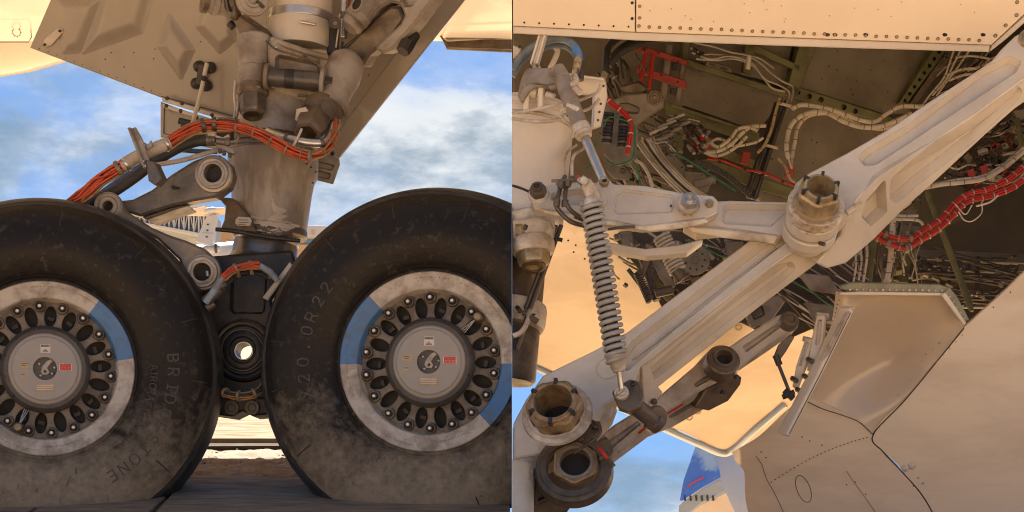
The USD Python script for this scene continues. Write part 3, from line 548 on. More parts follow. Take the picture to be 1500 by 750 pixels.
# ---------------------------------------------------------------- gear door
dn = (-0.10, -0.93, -0.34)
D = Plane((330, 90, 8.05), dn)
t = Sub(AIRL, 'gear_door')
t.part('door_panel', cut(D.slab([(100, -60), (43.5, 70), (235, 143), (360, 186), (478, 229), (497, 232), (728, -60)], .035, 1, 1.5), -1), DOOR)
def pressed(l, ins, h):
    g = rpoly(D.poly(l), 4 * D.k); x0, y0, x1, y1 = g.bounds; q = 2.0 * D.k; X, Y_ = np.meshgrid(np.arange(x0 - q, x1 + 2 * q, q), np.arange(y0 - q, y1 + 2 * q, q), indexing='ij'); pt = shapely.points(X, Y_)
    inn = shapely.contains(g, pt); dd = shapely.distance(g.exterior, pt) * np.where(inn, 1, -1); s = np.clip(dd / (ins * D.k), 0, 1); z = .0004 + h * s * s * (3 - 2 * s) - .004 * (dd < 0); n = X.shape[1]
    ii, jj = np.meshgrid(np.arange(X.shape[0] - 1), np.arange(n - 1), indexing='ij'); ii, jj = ii.ravel(), jj.ravel(); near = dd > -1.6 * q; ok = (near[ii, jj] & near[ii + 1, jj] & near[ii, jj + 1] & near[ii + 1, jj + 1]); ii, jj = ii[ok], jj[ok]
    m = tm(np.stack([X, Y_, z], -1).reshape(-1, 3), np.vstack([np.c_[ii * n + jj, (ii + 1) * n + jj, (ii + 1) * n + jj + 1], np.c_[ii * n + jj, (ii + 1) * n + jj + 1, ii * n + jj + 1]])); m.remove_unreferenced_vertices(); return D.world(m)
for l, i, h in (([(247, 14), (288, 72), (266, 122), (228, 68)], 17, .022), ([(78, -6), (156, -8), (140, 34), (122, 78), (90, 82), (82, 30)], 18, .02), ([(156, -50), (240, -50), (210, 50), (114, 84), (132, 30)], 22, .022), ([(98, 32), (123, 28), (110, 68), (90, 75)], 9, .007), ([(300, -40), (342, -40), (348, 60), (322, 82), (284, 40)], 16, .018)):
    t.part('pressed_stiffener', pressed(l, i, h), DOOR, smooth=True)
t.part('edge_fold', cut(D.slab([(680, -60), (726, -60), (498, 230), (488, 218), (491, 201)], .012, 0, 1, w=.013), -1), DOOR)
lug = t.part('hinge_lug', D.slab([(64, 64), (66, 57), (85, 41), (92, 41), (94, 47), (77, 66), (67, 70)], .01, 2, 1, w=.014), PAINT)
for x, y in ((67.5, 65), (89.5, 45)): t.part('lug_bolt', D.disc(x, y, [(0, 2.2), (7, 2), (7.5, 1)], 10), SOOT, lug)
for i in range(15): t.part('rivet', D.disc(58 + i * 12.6, 71 + i * 4.75, [(0, .9), (.5, .7)], 6), SOOT)
for x, y in ((175, 17), (137, 15), (124, 41), (120, 62), (163, 77), (154, 87), (196, 77), (182, 98), (227, 72), (294, 61), (269, 86), (225, 86), (150, 5), (560, 60), (540, 110), (520, 160), (580, 40)):
    t.part('rivet', D.disc(x, y, [(0, 1.1), (.5, .8)], 8), SOOT)
t.part('lower_edge_seam', D.strip([(236, 141), (345, 171)], 1.2, w=.0012), SEAM)
FL = Plane((290, 180, 8.1), (-.05, -.97, -.2))
fl = t.part('lower_flap', FL.slab([(235, 149), (292, 171), (362, 192), (362, 225), (330, 222), (235, 201)], .03, .5, 1.2, pockets=[([(240, 155), (270, 165), (262, 200), (239, 196)], .012, 1, 2)]), DOOR)
t.part('flap_rail', FL.slab([(239, 143), (341, 174), (341, 180), (239, 149)], .01, 0, .6, w=.02), PAINT, fl)
t.part('flap_rail', FL.slab([(240, 152), (310, 174), (310, 180), (240, 158)], .01, 0, .6, w=.02), PAINT, fl)
for x, y in ((246, 144.5), (268, 152), (291, 160.5), (312, 169), (245, 155.5), (266, 163), (289, 172)): t.part('fastener', FL.disc(x, y, [(4, 3.2), (6.5, 2.8), (7, 1.6)], 14), SOOT, fl)
t.part('flap_line', FL.strip([(242, 157), (252, 166)], .8, w=.0015), PAINT, fl)

t = Thing('door_link', 'slim grey link rod with black four lobed mount on gear door', 'link rod', P(290, 170, 7.9))
for x, y in ((293, 97), (309, 99), (289, 122), (303, 125)):
    o = D.at(x, y); t.part('rubber_mount', lathe(o, o + D.n * .05, [(0, 8.2), (.5, 8.4), (.85, 6.5), (1, 3.5)], 20, 8 / F), BLACK)
t.part('mount_plate', D.slab([(296, 92), (306, 94), (301, 126), (291, 122)], .02, 2, 1, w=.06), SOOT)
t.part('rod', tube([(303, 93, 7.93), (293, 140, 7.92), (281, 184, 7.9)], 3.2, 10), PAINT)
t.part('rod_clip', rod((300, 112, 7.92), (298, 119, 7.92), 4.6), SOOT)
t.part('lower_mount', U(rod((262, 177, 7.98), (279, 181, 7.98), 5), rod((266, 184, 7.98), (279, 186, 7.98), 6)), BLACK)

# ---------------------------------------------------------------- landing gear strut
YS = 7.6; k = YS / F
t = GEAR
uc = t.part('upper_cylinder', rod((441, -60, YS), (437, 72, YS), 47.5, 56, [(0, 1), (.97, 1), (1, .97)]), PAINT)
t.part('clamp_band', rod((439.6, 22, YS), (439.2, 34, YS), 48.6, 56, [(0, 1), (.06, 1.01), (.94, 1.01), (1, 1)]), STEEL, uc)
t.part('band_buckle', rod((440, 32, 7.44), (462, 36, 7.44), 2.2, 8), STEEL, uc)
cp = Plane((430, 110, 7.42), (0.08, -.96, -.25))
co = t.part('collar_casting', cp.slab([(392, 62), (402, 56), (440, 70), (480, 84), (505, 78), (522, 98), (513, 128), (492, 165), (470, 160), (440, 146), (405, 138), (392, 125)], .22, 5, 3, pockets=[([(402, 78), (470, 92), (470, 136), (404, 126)], .05, 5, 8)]), CAST)
t.part('collar_rim', tube([(398, 58, 7.4), (420, 66, 7.38), (450, 76, 7.38), (480, 84, 7.41)], 4.5, 10), CAST, co)
lg = t.part('left_lug', U(rod((373, 54, 7.45), (371, 106, 7.43), 26, 40, [(0, .86), (.06, 1), (.45, 1), (.6, .9), (1, .82)]), rod((371, 100, 7.43), (370, 130, 7.42), 23, 36)), CAST)
t.part('lug_flange', rod((370, 126, 7.42), (369.5, 142, 7.41), 23.5, 36, [(0, .93), (.1, 1), (.7, 1), (1, .82)]), BROWN, lg)
t.part('lug_nut', lathe(P(369.5, 141, 7.41), P(370, 168, 7.39), [(0, 20), (.75, 19.5), (.9, 18), (1, 15.5), (1, 11), (.7, 10.5), (.7, 0)], 6, k), BROWN, lg)
t.part('nut_collar', rod((369.7, 155, 7.4), (370, 170, 7.385), 14.5, 28, [(0, 1), (1, 1), (1, .78), (.7, .76)]), BROWN, lg)
rl = t.part('right_lug', U(rod((508, 92, 7.48), (482, 162, 7.36), 28, 40, [(-.1, .7), (0, .95), (.3, 1), (.55, .85), (.75, .8), (1, 1.05)]), rod((500, 100, 7.5), (520, 96, 7.5), 24)), CAST)
t.part('lug_flange', rod((476, 158, 7.37), (466, 180, 7.31), 31, 40, [(0, .9), (.15, 1), (.6, 1), (1, .78)]), BROWN, rl)
t.part('lug_nut', lathe(P(465, 170, 7.32), P(451, 196, 7.22), [(0, 25), (.75, 24), (.92, 22), (1, 19), (1, 13), (.6, 12.5), (.6, 0)], 6, k), BROWN, rl)
t.part('lock_plate', Plane((452, 172, 7.24), (-.2, -.85, -.5)).slab([(434, 160), (447, 157), (453, 165), (468, 172), (464, 178), (450, 174), (440, 181), (432, 176)], .008, 1, .7), PAINT, rl)
t.part('cotter_pin', tube([(442, 189, 7.2), (436, 202, 7.18), (429, 214, 7.18)], 2.0, 8), PAINT, rl)
br = t.part('cross_bar', rod((392, 113, 7.36), (470, 119, 7.36), 13.5, 32), DARK)
t.part('bar_collar', rod((418, 115, 7.36), (432, 116, 7.36), 14.2, 32), SOOT, br)
for x, y in ((391, 112), (473, 122)): t.part('bar_flange', rod((x - 3, y - .3, 7.36), (x + 3, y + .3, 7.36), 19 if x < 400 else 22, 28), CAST, br)
t.part('bar_nut', lathe(P(476, 121, 7.36), P(487, 122, 7.36), [(0, 9), (1, 8.5), (1, 0)], 6, k), SOOT, br)
for l, r, m in (([(345, 118, 7.42), (343, 140, 7.42), (345, 160, 7.42), (341, 178, 7.3)], 1.8, PAINT), ([(349, 150, 7.4), (347, 168, 7.38), (344, 182, 7.3)], 2.2, STEEL), ([(390, 60, 7.36), (404, 72, 7.34), (430, 80, 7.34), (462, 92, 7.36), (474, 104, 7.36)], 1.5, BROWN), ([(502, 62, 7.45), (498, 84, 7.42), (492, 100, 7.4)], 2.0, SOOT), ([(352, 108, 7.38), (362, 122, 7.36), (382, 128, 7.35)], 1.6, CAST)): t.part('small_pipe', tube(l, r, 8), m)
for x, y in ((404, 70), (424, 78), (446, 84), (466, 90), (398, 100), (400, 126), (478, 140), (488, 108)): t.part('collar_bolt', cp.disc(x, y, [(-1, 3.2), (3, 3), (3, 2), (5, 1.8), (5.5, .8)], 6), BROWN if x % 4 else STEEL, co)
for x, y, w_ in ((412, 118, 10), (436, 138, 14), (384, 88, 8)): t.part('wire_lug', cp.slab([(x, y), (x + w_, y + 1), (x + w_ - 1, y + 4), (x, y + 4)], .02, 1, .6, w=.02), DARK, co)
t.part('neck_cylinder', rod((408, 120, YS), (400, 218, YS), 58, 56, [(0, .9), (.55, .95), (.85, 1), (.93, 1.06), (1, 1.08)]), CAST)
t.part('ledge_ring', rod((401, 202, YS), (399.5, 228, YS), 66, 56, [(0, .88), (.2, .98), (.35, 1), (.55, 1), (.62, .95), (.8, .95), (.9, 1), (1, 1)]), BROWN)
sl = t.part('sleeve', rod((401, 222, YS), (395, 344, YS), 66, 64, [(0, .96), (.05, 1), (.28, 1), (.36, .93), (.5, .89), (1, .80)]), SLEEVE)
a = np.linspace(-.62, 1.08, 30); p0, p1 = P(401, 222, YS), P(395, 344, YS); u, v, w = frame(p1 - p0); rows = []
if True:                                                               # the smooth raised pad on the sleeve's front
    th0 = math.atan2(np.dot([0, -1, 0], v), np.dot([0, -1, 0], u)); sg = np.sign(np.dot(np.cross(u, v), w)); dirx = 1 if np.dot(-math.sin(th0) * u + math.cos(th0) * v, [1, 0, 0]) > 0 else -1
    for q in a:
        e = abs((q - .23) / .85); s0 = .27 + .20 * max(0, (e - .55) / .45) ** 2; col = []
        for s in np.linspace(s0, .93, 12):
            r = 66 * np.interp(s, [0, .05, .28, .36, .5, 1], [.96, 1, 1, .93, .89, .80]) + (1.9 if .02 < (s - s0) and e < .97 else -1); ang = th0 + dirx * q; col.append(p0 + s * (p1 - p0) + r * k * (math.cos(ang) * u + math.sin(ang) * v))
        rows.append(col)
    R_ = np.array(rows); m_, n_ = R_.shape[:2]; i, j = np.meshgrid(np.arange(m_ - 1), np.arange(n_ - 1), indexing='ij'); i, j = i.ravel(), j.ravel()
    fa = np.vstack([np.c_[i * n_ + j, (i + 1) * n_ + j, (i + 1) * n_ + j + 1], np.c_[i * n_ + j, (i + 1) * n_ + j + 1, i * n_ + j + 1]]); pad = tm(R_.reshape(-1, 3), fa)
    if pad.face_normals[:, 1].mean() > 0: pad.faces = pad.faces[:, ::-1]
    t.part('raised_pad', pad, SLEEVE, sl, smooth=60)
def on_axis(px, py, p0, p1, rad):
    eye = np.array([0, 0, HC]); dr = P(px, py, 1.0) - eye; ax = unit(p1 - p0); L = np.linalg.norm(p1 - p0)
    q = eye + np.linspace(6.9, 7.9, 600)[:, None] * dr; h = (q - p0) @ ax; ok = np.linalg.norm(q - p0 - h[:, None] * ax, axis=1) < rad(h / L)
    return (q[ok.argmax()] if ok.any() else eye + dr * 7.6) - unit(dr) * .0015
SRAD = lambda s: 66 * k * np.interp(s, [0, .05, .28, .36, .5, 1], [.96, 1, 1, .93, .89, .80]) + 2.1 * k
def flake(l, amp, seed):
    g = Polygon(l); o = resample(g, 2.2); g_ = np.random.default_rng(seed); o = o + g_.normal(0, amp, o.shape) * np.linspace(.3, 1, len(o))[:, None]; g = Polygon(o).buffer(0); g = max(g.geoms, key=lambda q: q.area) if hasattr(g, 'geoms') else g
    v, f = tri2(g); m = tm(np.c_[v, np.zeros(len(v))], f)
    for _ in range(2): m = m.subdivide()
    m = tm(np.array([on_axis(x, y, P(401, 222, YS), P(395, 344, YS), SRAD) for x, y, _z in m.vertices]), m.faces)
    if m.face_normals[:, 1].mean() > 0: m.faces = m.faces[:, ::-1]
    return m
for l, am, sd, mm in (([(352, 312), (372, 316), (392, 322), (402, 312), (424, 316), (412, 322), (440, 330), (424, 338), (396, 342), (378, 338), (366, 328)], 1.2, 3, PAINT), ([(398, 288), (404, 300), (420, 308), (412, 314), (398, 308)], 1.3, 6, PAINT), ([(376, 330), (410, 334), (430, 338), (428, 346), (392, 344)], 1.4, 8, BROWN)):
    t.part('paint_flake', flake(l, am, sd), mm, sl, smooth=60)
t.part('sleeve_lip', rod((395, 334, YS), (394.5, 350, YS), 53.5, 56, [(0, .98), (.3, 1.03), (.8, 1.03), (1, .97)]), BROWN, sl)
for x, y in ((455, 245), (462, 252), (458, 268), (449, 240)): t.part('sleeve_hole', Plane((x, y, 7.47), (.6, -.8, 0)).disc(x, y, [(0, 1.3), (2, 1.2)], 8), SOOT, sl)
bk = t.part('side_web', Plane((340, 315, 7.42), (-.2, -.98, 0)).slab([(318, 288), (340, 290), (362, 312), (376, 340), (330, 340), (322, 336), (328, 322), (330, 302)], .06, 2, 2), BROWN)
t.part('web_edge', tube([(316, 336, 7.4), (345, 339, 7.4), (390, 347, 7.4), (440, 353, 7.42)], 3.2, 10), SOOT, bk)
np_ = Plane((356, 325, 7.37), (-.2, -.98, 0)); nm = t.part('name_plate', np_.slab([(345, 321), (349, 317), (366, 318), (369, 323), (366, 331), (348, 331), (344, 327)], .006, 2, .6), PAINT, bk)
for x0, x1, y in ((349, 363, 322), (350, 364, 325.5), (349, 360, 329)): t.part('plate_text', np_.strip([(x0, y), (x1, y + .4)], .7, w=.0015), SOOT, bk)
pi_ = t.part('piston', rod((392, 340, YS), (386, 384, YS), 47, 56, [(0, 1), (.35, 1), (.36, .985), (.42, .985), (.43, 1), (.8, 1), (.9, 1.04), (1, 1.12)]), mat('oily_piston', (0.20, 0.175, 0.15), (0.07, 0.055, 0.045), 0.7, 8.0, 0.3, 0.7, bump=0.1))
t.part('piston_ring', rod((390.5, 352, YS), (390, 356, YS), 47.6, 56), STEEL, pi_)

# drag brace and side fittings beside the top of the strut
t = Sub(GEAR, 'drag_brace')
bp = Plane((545, 50, 7.5), (-.35, -.9, -.25))
t.part('brace_arm', U(bp.slab([(505, 70), (514, 92), (530, 99), (540, 82), (575, 53), (592, 28), (586, 10), (572, 8), (556, 20), (530, 45)], .1, 4, 4), bp.slab([(490, 80), (500, 66), (528, 44), (536, 52), (508, 88)], .06, 2, 2, w=-.03)), BROWN)
t.part('brace_clevis', cut(bp.slab([(549, 70), (562, 79), (576, 74), (612, 34), (660, -30), (600, -40), (530, -10), (520, 40), (528, 46), (560, 12), (574, 4), (588, 7), (594, 22), (588, 36)], .12, 4, 4, w=.02, pockets=[([(585, -30), (640, -30), (606, 10), (590, 12)], .03, 3, 6)]), -1), CAST)
pn = t.part('clevis_pin', U(rod((594, 72, 7.48), (606, 50, 7.52), 10, 20), lathe(P(598, 62, 7.44), P(590, 76, 7.42), [(0, 11), (1, 10), (1, 0)], 6, k), rod((600, 46, 7.5), (606, 42, 7.5), 6)), SOOT)
t.part('pivot_tube', U(rod((512, 42, 7.44), (560, -22, 7.5), 17, 32, [(0, .7), (.04, .9), (.08, 1), (1, 1)]), rod((520, 30, 7.42), (528, 20, 7.42), 19, 32)), CAST)
t.part('tube_bore', Plane((523, 6, 7.34), (-.6, -.75, .2)).disc(523, 6, [(0, 12), (1.2, 12), (1.2, 9), (0, 9)], 28), RING)
t.part('bore_dark', Plane((523, 6, 7.345), (-.6, -.75, .2)).disc(523, 6, [(-1, 9.4), (.4, 9.4)], 28), HOLE)
t = Thing('actuator_fitting', 'chrome rod and dark fittings standing beside the upper strut cylinder', 'fitting', P(500, 80, 7.6))
t.part('chrome_rod', rod((505, -20, 7.55), (503, 56, 7.55), 5.5, 16), STEEL)
t.part('rod_sleeve', rod((504.5, 18, 7.55), (504, 28, 7.55), 6.6, 16), BROWN)
t.part('dark_block', U(rod((490, 34, 7.5), (491, 34, 7.4), 8.5, 18), box(P(488, 62, 7.6), [.05, .08, .12])), SOOT)
t.part('block_bolt', rod((491, 34, 7.4), (491, 34, 7.37), 4, 6), DARK)
t.part('red_lead', tube([(513, -10, 7.6), (511, 6, 7.6), (509, 16, 7.6)], 2, 6), ORANGE)
t.part('thin_line', tube([(498, 20, 7.5), (496, 40, 7.5), (492, 70, 7.5)], 1.4, 6), PAINT)
t = Sub(GEAR, 'retraction_knuckle')
t.part('knuckle_barrel', rod((299, -3, 7.45), (342, 8, 7.5), 20, 32, [(0, .85), (.04, .95), (.3, .95), (.31, 1.04), (.5, 1.04), (.51, .9), (1, .9)]), CAST)
t.part('end_cap', rod((297, 1, 7.44), (304, 3, 7.45), 17, 24), BROWN)
t.part('yoke', Plane((340, 20, 7.42), (-.1, -.98, -.1)).slab([(326, -10), (344, -10), (348, 18), (344, 28), (336, 26), (328, 10)], .07, 3, 3, pockets=[([(331, -5), (339, -5), (343, 16), (336, 18)], .03, 2, 3)]), BROWN)
dp = Plane((371, -2, 7.36), (.35, -.9, -.2))
t.part('pivot_disc', dp.disc(371, -2, [(-14, 24), (-3, 25), (0, 24), (1, 21), (0, 20), (0, 13), (2, 12.5), (2, 8), (-4, 7.5), (-4, 0)], 40), CAST)
t.part('disc_slot', dp.slab([(374, 2), (378, 0), (388, 10), (384, 13)], .01, 1, .5, w=.008), SOOT)
t.part('web', Plane((360, 40, 7.46), (-.2, -.9, -.3)).slab([(338, 24), (352, 22), (392, 50), (400, 57), (380, 53), (352, 55)], .08, 2, 3), BROWN)
t.part('web_bolt', rod((336, 34, 7.5), (342, 40, 7.5), 6), SOOT)

# ---------------------------------------------------------------- torque links
def boss(t, pl, x, y, rings, bore, m1=RING, m2=HOLE, nut=None, w=0.0):
    b = t.part('pin_boss', pl.disc(x, y, rings + [(-14, bore + .3)], 44, w), m1)
    t.part('pin_bore', pl.disc(x, y, [(-13.5, bore), (-12.5, bore)], 28, w), m2, b)
    if nut: t.part('hex_collar', pl.nut(x, y, nut[0], nut[1], bore + .3, w + rings[-1][0] * pl.k - .004, deep=9), m1, b)
UL = Plane((250, 275, 7.22), (-.02, -.99, -.05))
t = Sub(GEAR, 'torque_link', 'upper torque link')
ub = t.part('link_body', UL.slab([(150, 302), (160, 290), (175, 294), (194, 292), (222, 278), (250, 256), (282, 236), (305, 227), (322, 227), (338, 240), (342, 256), (336, 274), (316, 289), (285, 294), (250, 302), (225, 310), (206, 317), (190, 312), (170, 306)], .09, 3, 3.5, holes=[(313, 255, 13.6)]), LINK)
t.part('lower_flange', UL.slab([(206, 317), (250, 303), (316, 290), (332, 284), (328, 296), (300, 292), (255, 306), (214, 321)], .2, 1, 1, w=-.02), BROWN, ub)
boss(t, UL, 313, 255, [(-2, 28), (3, 27), (4, 22.5), (7, 22), (7.5, 20.5), (6, 14)], 13.2, nut=(19.5, 3))
t.part('grease_nipple', U(rod((252, 274, 7.21), (262, 276, 7.19), 1.7, 8), rod((254, 272, 7.2), (255, 278, 7.2), 1.2, 6)), SOOT)
LL = Plane((270, 370, 7.14), (.03, -.99, -.05))
t = Sub(GEAR, 'torque_link', 'lower torque link')
t.part('link_body', LL.slab([(146, 290), (160, 286), (176, 294), (184, 308), (222, 333), (250, 345), (272, 352), (300, 364), (318, 382), (323, 403), (315, 422), (296, 428), (276, 416), (262, 380), (230, 350), (180, 324), (150, 312)], .09, 4, 3.5, holes=[(297, 399, 13.2), (159, 302, 7.4)]), LINK)
boss(t, LL, 297, 399, [(-2, 27), (3, 26), (4, 22.5), (7, 22), (7.5, 20), (6, 14)], 12.8, nut=(19.5, 3))
t.part('bore_bolt', rod((303, 397, 7.12), (304, 405, 7.12), 2.6, 8), STEEL)
boss(t, LL, 159, 302, [(-2, 21), (2, 20.5), (3, 19), (2, 18), (2, 14), (4, 13), (4, 7.5)], 7, nut=(9.5, 2))

# ---------------------------------------------------------------- bogie beam
BB = Plane((358, 500, 7.35), (0, -1, 0))
t = Sub(GEAR, 'bogie_beam')
t.part('beam_body', BB.slab([(290, 376), (322, 374), (342, 372), (372, 370), (428, 366), (436, 392), (412, 420), (398, 440), (430, 600), (286, 600), (284, 480), (284, 450), (284, 420)], .15, 5, 4, holes=[(357, 514, 12.5)], pockets=[([(338, 396), (392, 396), (388, 460), (336, 460)], .03, 4, 8)]), SOOT)
bb = t.part('pivot_boss', BB.disc(357, 514, [(-2, 47), (8, 45), (11, 41), (10, 37), (7, 35), (7, 30), (12, 29), (14, 26), (14, 20), (8, 18.5), (8, 13), (-40, 12.6)], 56), SOOT)
t.part('boss_ring', BB.disc(357, 514, [(11, 31.5), (13, 31), (13, 29), (11, 28.8)], 56), DARK, bb)
t.part('bore_liner', lathe(P(357, 514, 7.3), P(357, 514, 7.5), [(0, 13.2), (0, 12.2), (1, 12.2), (1, 13.2)], 40, 7.3 / F, cap=False), STEEL, bb)
lp = t.part('lower_lugs', BB.slab([(308, 585), (400, 583), (404, 606), (385, 609), (372, 610), (362, 606), (357, 603), (351, 606), (341, 611), (325, 609), (306, 606)], .22, 2, 2.5, w=.04), SOOT)
for x in (342, 372): t.part('lug_bush', BB.disc(x, 598.5, [(6, 11), (9, 10.5), (9, 6), (7, 5.5), (7, 0)], 28, .03), DARK, lp)
t.part('axle_end', U(rod((230, 540, 7.5), (310, 530, 7.5), 40, 32), rod((400, 530, 7.5), (520, 530, 7.5), 40, 32)), SOOT)
t = Thing('fender_plate', 'bent light grey metal strip leaning beside the right tyre shoulder', 'metal strip', P(388, 438, 7.2))
pp = Plane((405, 412, 7.12), (-.5, -.85, 0)); t.part('strip', pp.slab([(384, 436), (391, 440), (428, 389), (424, 384)], .006, 0, .6), PAINT); t.part('folded_edge', tube([(391, 440, 7.1), (410, 414, 7.1), (429, 387, 7.1)], 1.2, 6), CAST)

# ---------------------------------------------------------------- cables and hoses of the left gear
def harness(label, runs, clips, cat='wire bundle', name='wire_harness'):
    """runs: (points, radius, wires, wire radius, material list)"""
    t = Thing(name, label, cat, P(*runs[0][0][0]))
    for n, (l, r, num, wr, ms) in enumerate(runs):
        ws = bundle(l, r, num, wr, seed=n + len(label))
        for i, w in enumerate(ws): t.part('wire', w, ms[i % len(ms)], smooth=60)
    for l, r, at, wd, m in clips:
        for b in bands(l, r, at, wd): t.part('tie', b, m)
    return t
H1 = [(104, 300, 7.08), (118, 289, 7.06), (140, 270, 7.04), (165, 251, 7.03), (182, 241, 7.03)]
H2 = [(244, 211, 7.05), (262, 199, 7.08), (285, 187, 7.12), (312, 182, 7.14), (345, 184, 7.14), (378, 195, 7.14), (404, 209, 7.15), (428, 222, 7.15), (452, 229, 7.16)]
H3 = [(452, 229, 7.16), (470, 225, 7.18), (482, 213, 7.22), (489, 197, 7.26), (492, 176, 7.3)]
OR = [ORANGE, ORANGE, RED and ORANGE, RUSTW]
t = harness('thick orange wire bundle looping over the torque link and round the strut', [(H1, 9, 16, 1.9, OR), (H2, 8.5, 16, 1.8, OR), (H3, 6.0, 10, 1.7, [ORANGE, RUSTW])],
        [(H1, 10, (.9,), 3, TIE), (H2, 9.3, (.62, .74, .86, .95), 1.3, TIE), (H2, 9.8, (.285, .36), 3.2, DARK), (H2, 9.3, (.5,), 2, TIE), (H3, 7.3, (.25, .5, .75), 1.2, TIE)])
t.part('cable_sleeve', tube([(180, 243, 7.03), (200, 230, 7.02), (225, 219, 7.03), (248, 209, 7.05)], [9.5, 9.2, 9.6, 9.2], 16), SLEEV)
for b in bands([(180, 243, 7.03), (225, 219, 7.03), (248, 209, 7.05)], 10, (.1, .93), 2.5): t.part('sleeve_band', b, STEEL)
t.part('grip_ring', U(bands([(440, 227, 7.16), (458, 229, 7.15), (470, 226, 7.17)], 8.5, (.5,), 2.5)), CAST)
t = Thing('black_hose', 'black rubber hose arching under the orange wire bundle at left', 'hose', P(120, 310, 7.2))
t.part('hose', tube([(100, 312, 7.2), (125, 301, 7.2), (160, 284, 7.2), (195, 261, 7.2), (225, 238, 7.2), (255, 219, 7.2), (285, 207, 7.2), (306, 205, 7.2)], 8.5, 16), BLACK)
t.part('hose_ferrule', U(rod((303, 205, 7.2), (316, 204.5, 7.2), 9.3, 18, [(0, 1), (.3, 1), (.31, .92), (.42, .92), (.43, 1), (.6, 1), (.61, .92), (.75, .92), (.76, 1), (1, 1)])), LINK)
t = Thing('blue_hose', 'thin blue grey hose running just below the black one', 'hose', P(240, 224, 7.25))
t.part('hose', tube([(130, 296, 7.25), (165, 270, 7.25), (205, 243, 7.25), (240, 223, 7.25), (265, 220, 7.25), (292, 222, 7.25), (318, 222, 7.25)], 3.6, 10), BLUEH)
t = Thing('hose_bracket', 'grey channel bracket standing up through the cable runs at left', 'bracket', P(228, 272, 7.1))
hb = Plane((205, 215, 6.97), (-.3, -.95, 0))
t.part('channel', U(hb.slab([(190, 189), (198, 186), (208, 204), (221, 246), (213, 248)], .008, 1, .7), hb.slab([(190, 189), (193, 188), (216, 247), (213, 248)], .03, 0, .5, w=.02)), CAST)
t.part('foot', hb.slab([(214, 234), (227, 238), (238, 262), (228, 272), (218, 265)], .05, 1, 1.5, w=.006), LINK)
for x, y in ((212, 237), (214.5, 244)): t.part('rivet', hb.disc(x, y, [(0, 2.6), (5, 2.2), (6, 1)], 10), STEEL)
t.part('tab', hb.slab([(206, 206), (213, 210), (217, 204), (220, 212), (212, 218)], .01, 0, .5, w=-.02), CAST)
t.part('stay_bar', U(tube([(226, 242, 7.12), (270, 234, 7.14), (320, 219, 7.2)], 3.6, 8)), SLEEV)
t = Thing('hydraulic_manifold', 'small block of hydraulic fittings and elbow pipes clamped under orange bundle', 'fittings', P(330, 226, 7.2))
vp = Plane((325, 200, 7.17), (-.1, -.99, 0))
t.part('clamp_frame', U(vp.slab([(304, 190), (336, 189), (336, 192), (316, 193), (314, 200), (304, 199)], .02, 0, .5), vp.slab([(315, 197), (326, 201), (335, 196), (336, 200), (326, 204), (315, 201)], .02, 0, .5)), PAINT)
t.part('manifold_block', box(P(326, 197, 7.24), [.09, .08, .07]), SOOT)
t.part('union', U(rod((317, 207, 7.16), (330, 208, 7.16), 5, 12), lathe(P(330, 208, 7.16), P(337, 208, 7.16), [(0, 6), (1, 6), (1, 0)], 6, k)), LINK)
t.part('elbow_pipe', tube([(336, 208, 7.16), (344, 207, 7.16), (349, 200, 7.16), (348.5, 188, 7.16), (347, 178, 7.18)], 2.8, 10), LINK)
t.part('top_pipe', tube([(317, 178, 7.12), (321, 174, 7.1), (332, 174, 7.1), (345, 176, 7.1), (349, 182, 7.12)], 1.9, 8), DARK)
t.part('saddle', vp.slab([(314, 209), (326, 211), (343, 219), (345, 225), (338, 226), (318, 216)], .03, 1, 1, w=.01), CAST)
for x, y in ((322, 219), (328, 222), (337, 225)): t.part('saddle_bolt', rod((x, y, 7.14), (x + .3, y + 5, 7.15), 3, 8), LINK)
t = Thing('steel_pipe', 'bent bare steel pipe round the strut neck above the wire bundle', 'pipe', P(440, 207, 7.25))
SP = [(393, 192, 7.3), (412, 200, 7.24), (440, 207, 7.2), (466, 210, 7.2), (478, 206, 7.23), (484, 195, 7.27), (491, 172, 7.32)]
t.part('pipe', tube(SP, 6.4, 16), STEEL)
for b in bands(SP, 7.4, (.28, .6), 2.5): t.part('pipe_clamp', b, DARK)
t = Thing('lower_door_bracket', 'small grey ribbed bracket hanging below gear door right of strut', 'bracket', P(480, 268, 7.9))
lb = Plane((480, 250, 7.8), (.1, -.97, -.2)); t.part('plate', lb.slab([(462, 222), (497, 232), (498, 241), (488, 270), (456, 262)], .05, 1, 1, pockets=[([(466, 236), (490, 242), (486, 250), (464, 245)], .02, 1, 1), ([(463, 249), (485, 254), (482, 263), (461, 258)], .02, 1, 1)]), CAST)
t.part('bolt', lb.disc(487, 225, [(0, 3.4), (4, 3), (5, 1.5)], 10), SOOT)
L1 = [(301, 444, 6.98), (312, 428, 6.98), (326, 408, 7.0), (343, 394, 7.02), (362, 389, 7.03), (380, 389, 7.04), (396, 399, 7.06), (407, 412, 7.08)]
t = harness('short orange wire loop with grey sheathed ends over the bogie beam', [(L1[2:6], 5.5, 9, 1.7, OR), ([(x + 3, y + 9, Y + .08) for x, y, Y in L1[1:]], 6, 7, 2.4, [BLACK])], [(L1[2:6], 7, (.45,), 1.6, TIE), ([(x + 1, y + 4, Y + .04) for x, y, Y in L1], 10, (.5, .66), 2.6, TIE)])
t.part('grey_sheath', tube(L1[:3], [5, 5.4, 4.6], 10), mat('blue_grey_sheath', (0.22, 0.26, 0.30), (0.1, 0.09, 0.08), 0.6, 20.0, 0.6, edge=0)); t.part('grey_sheath', tube(L1[5:], [4.6, 5, 4.4], 10), LOOKS['blue_grey_sheath'])
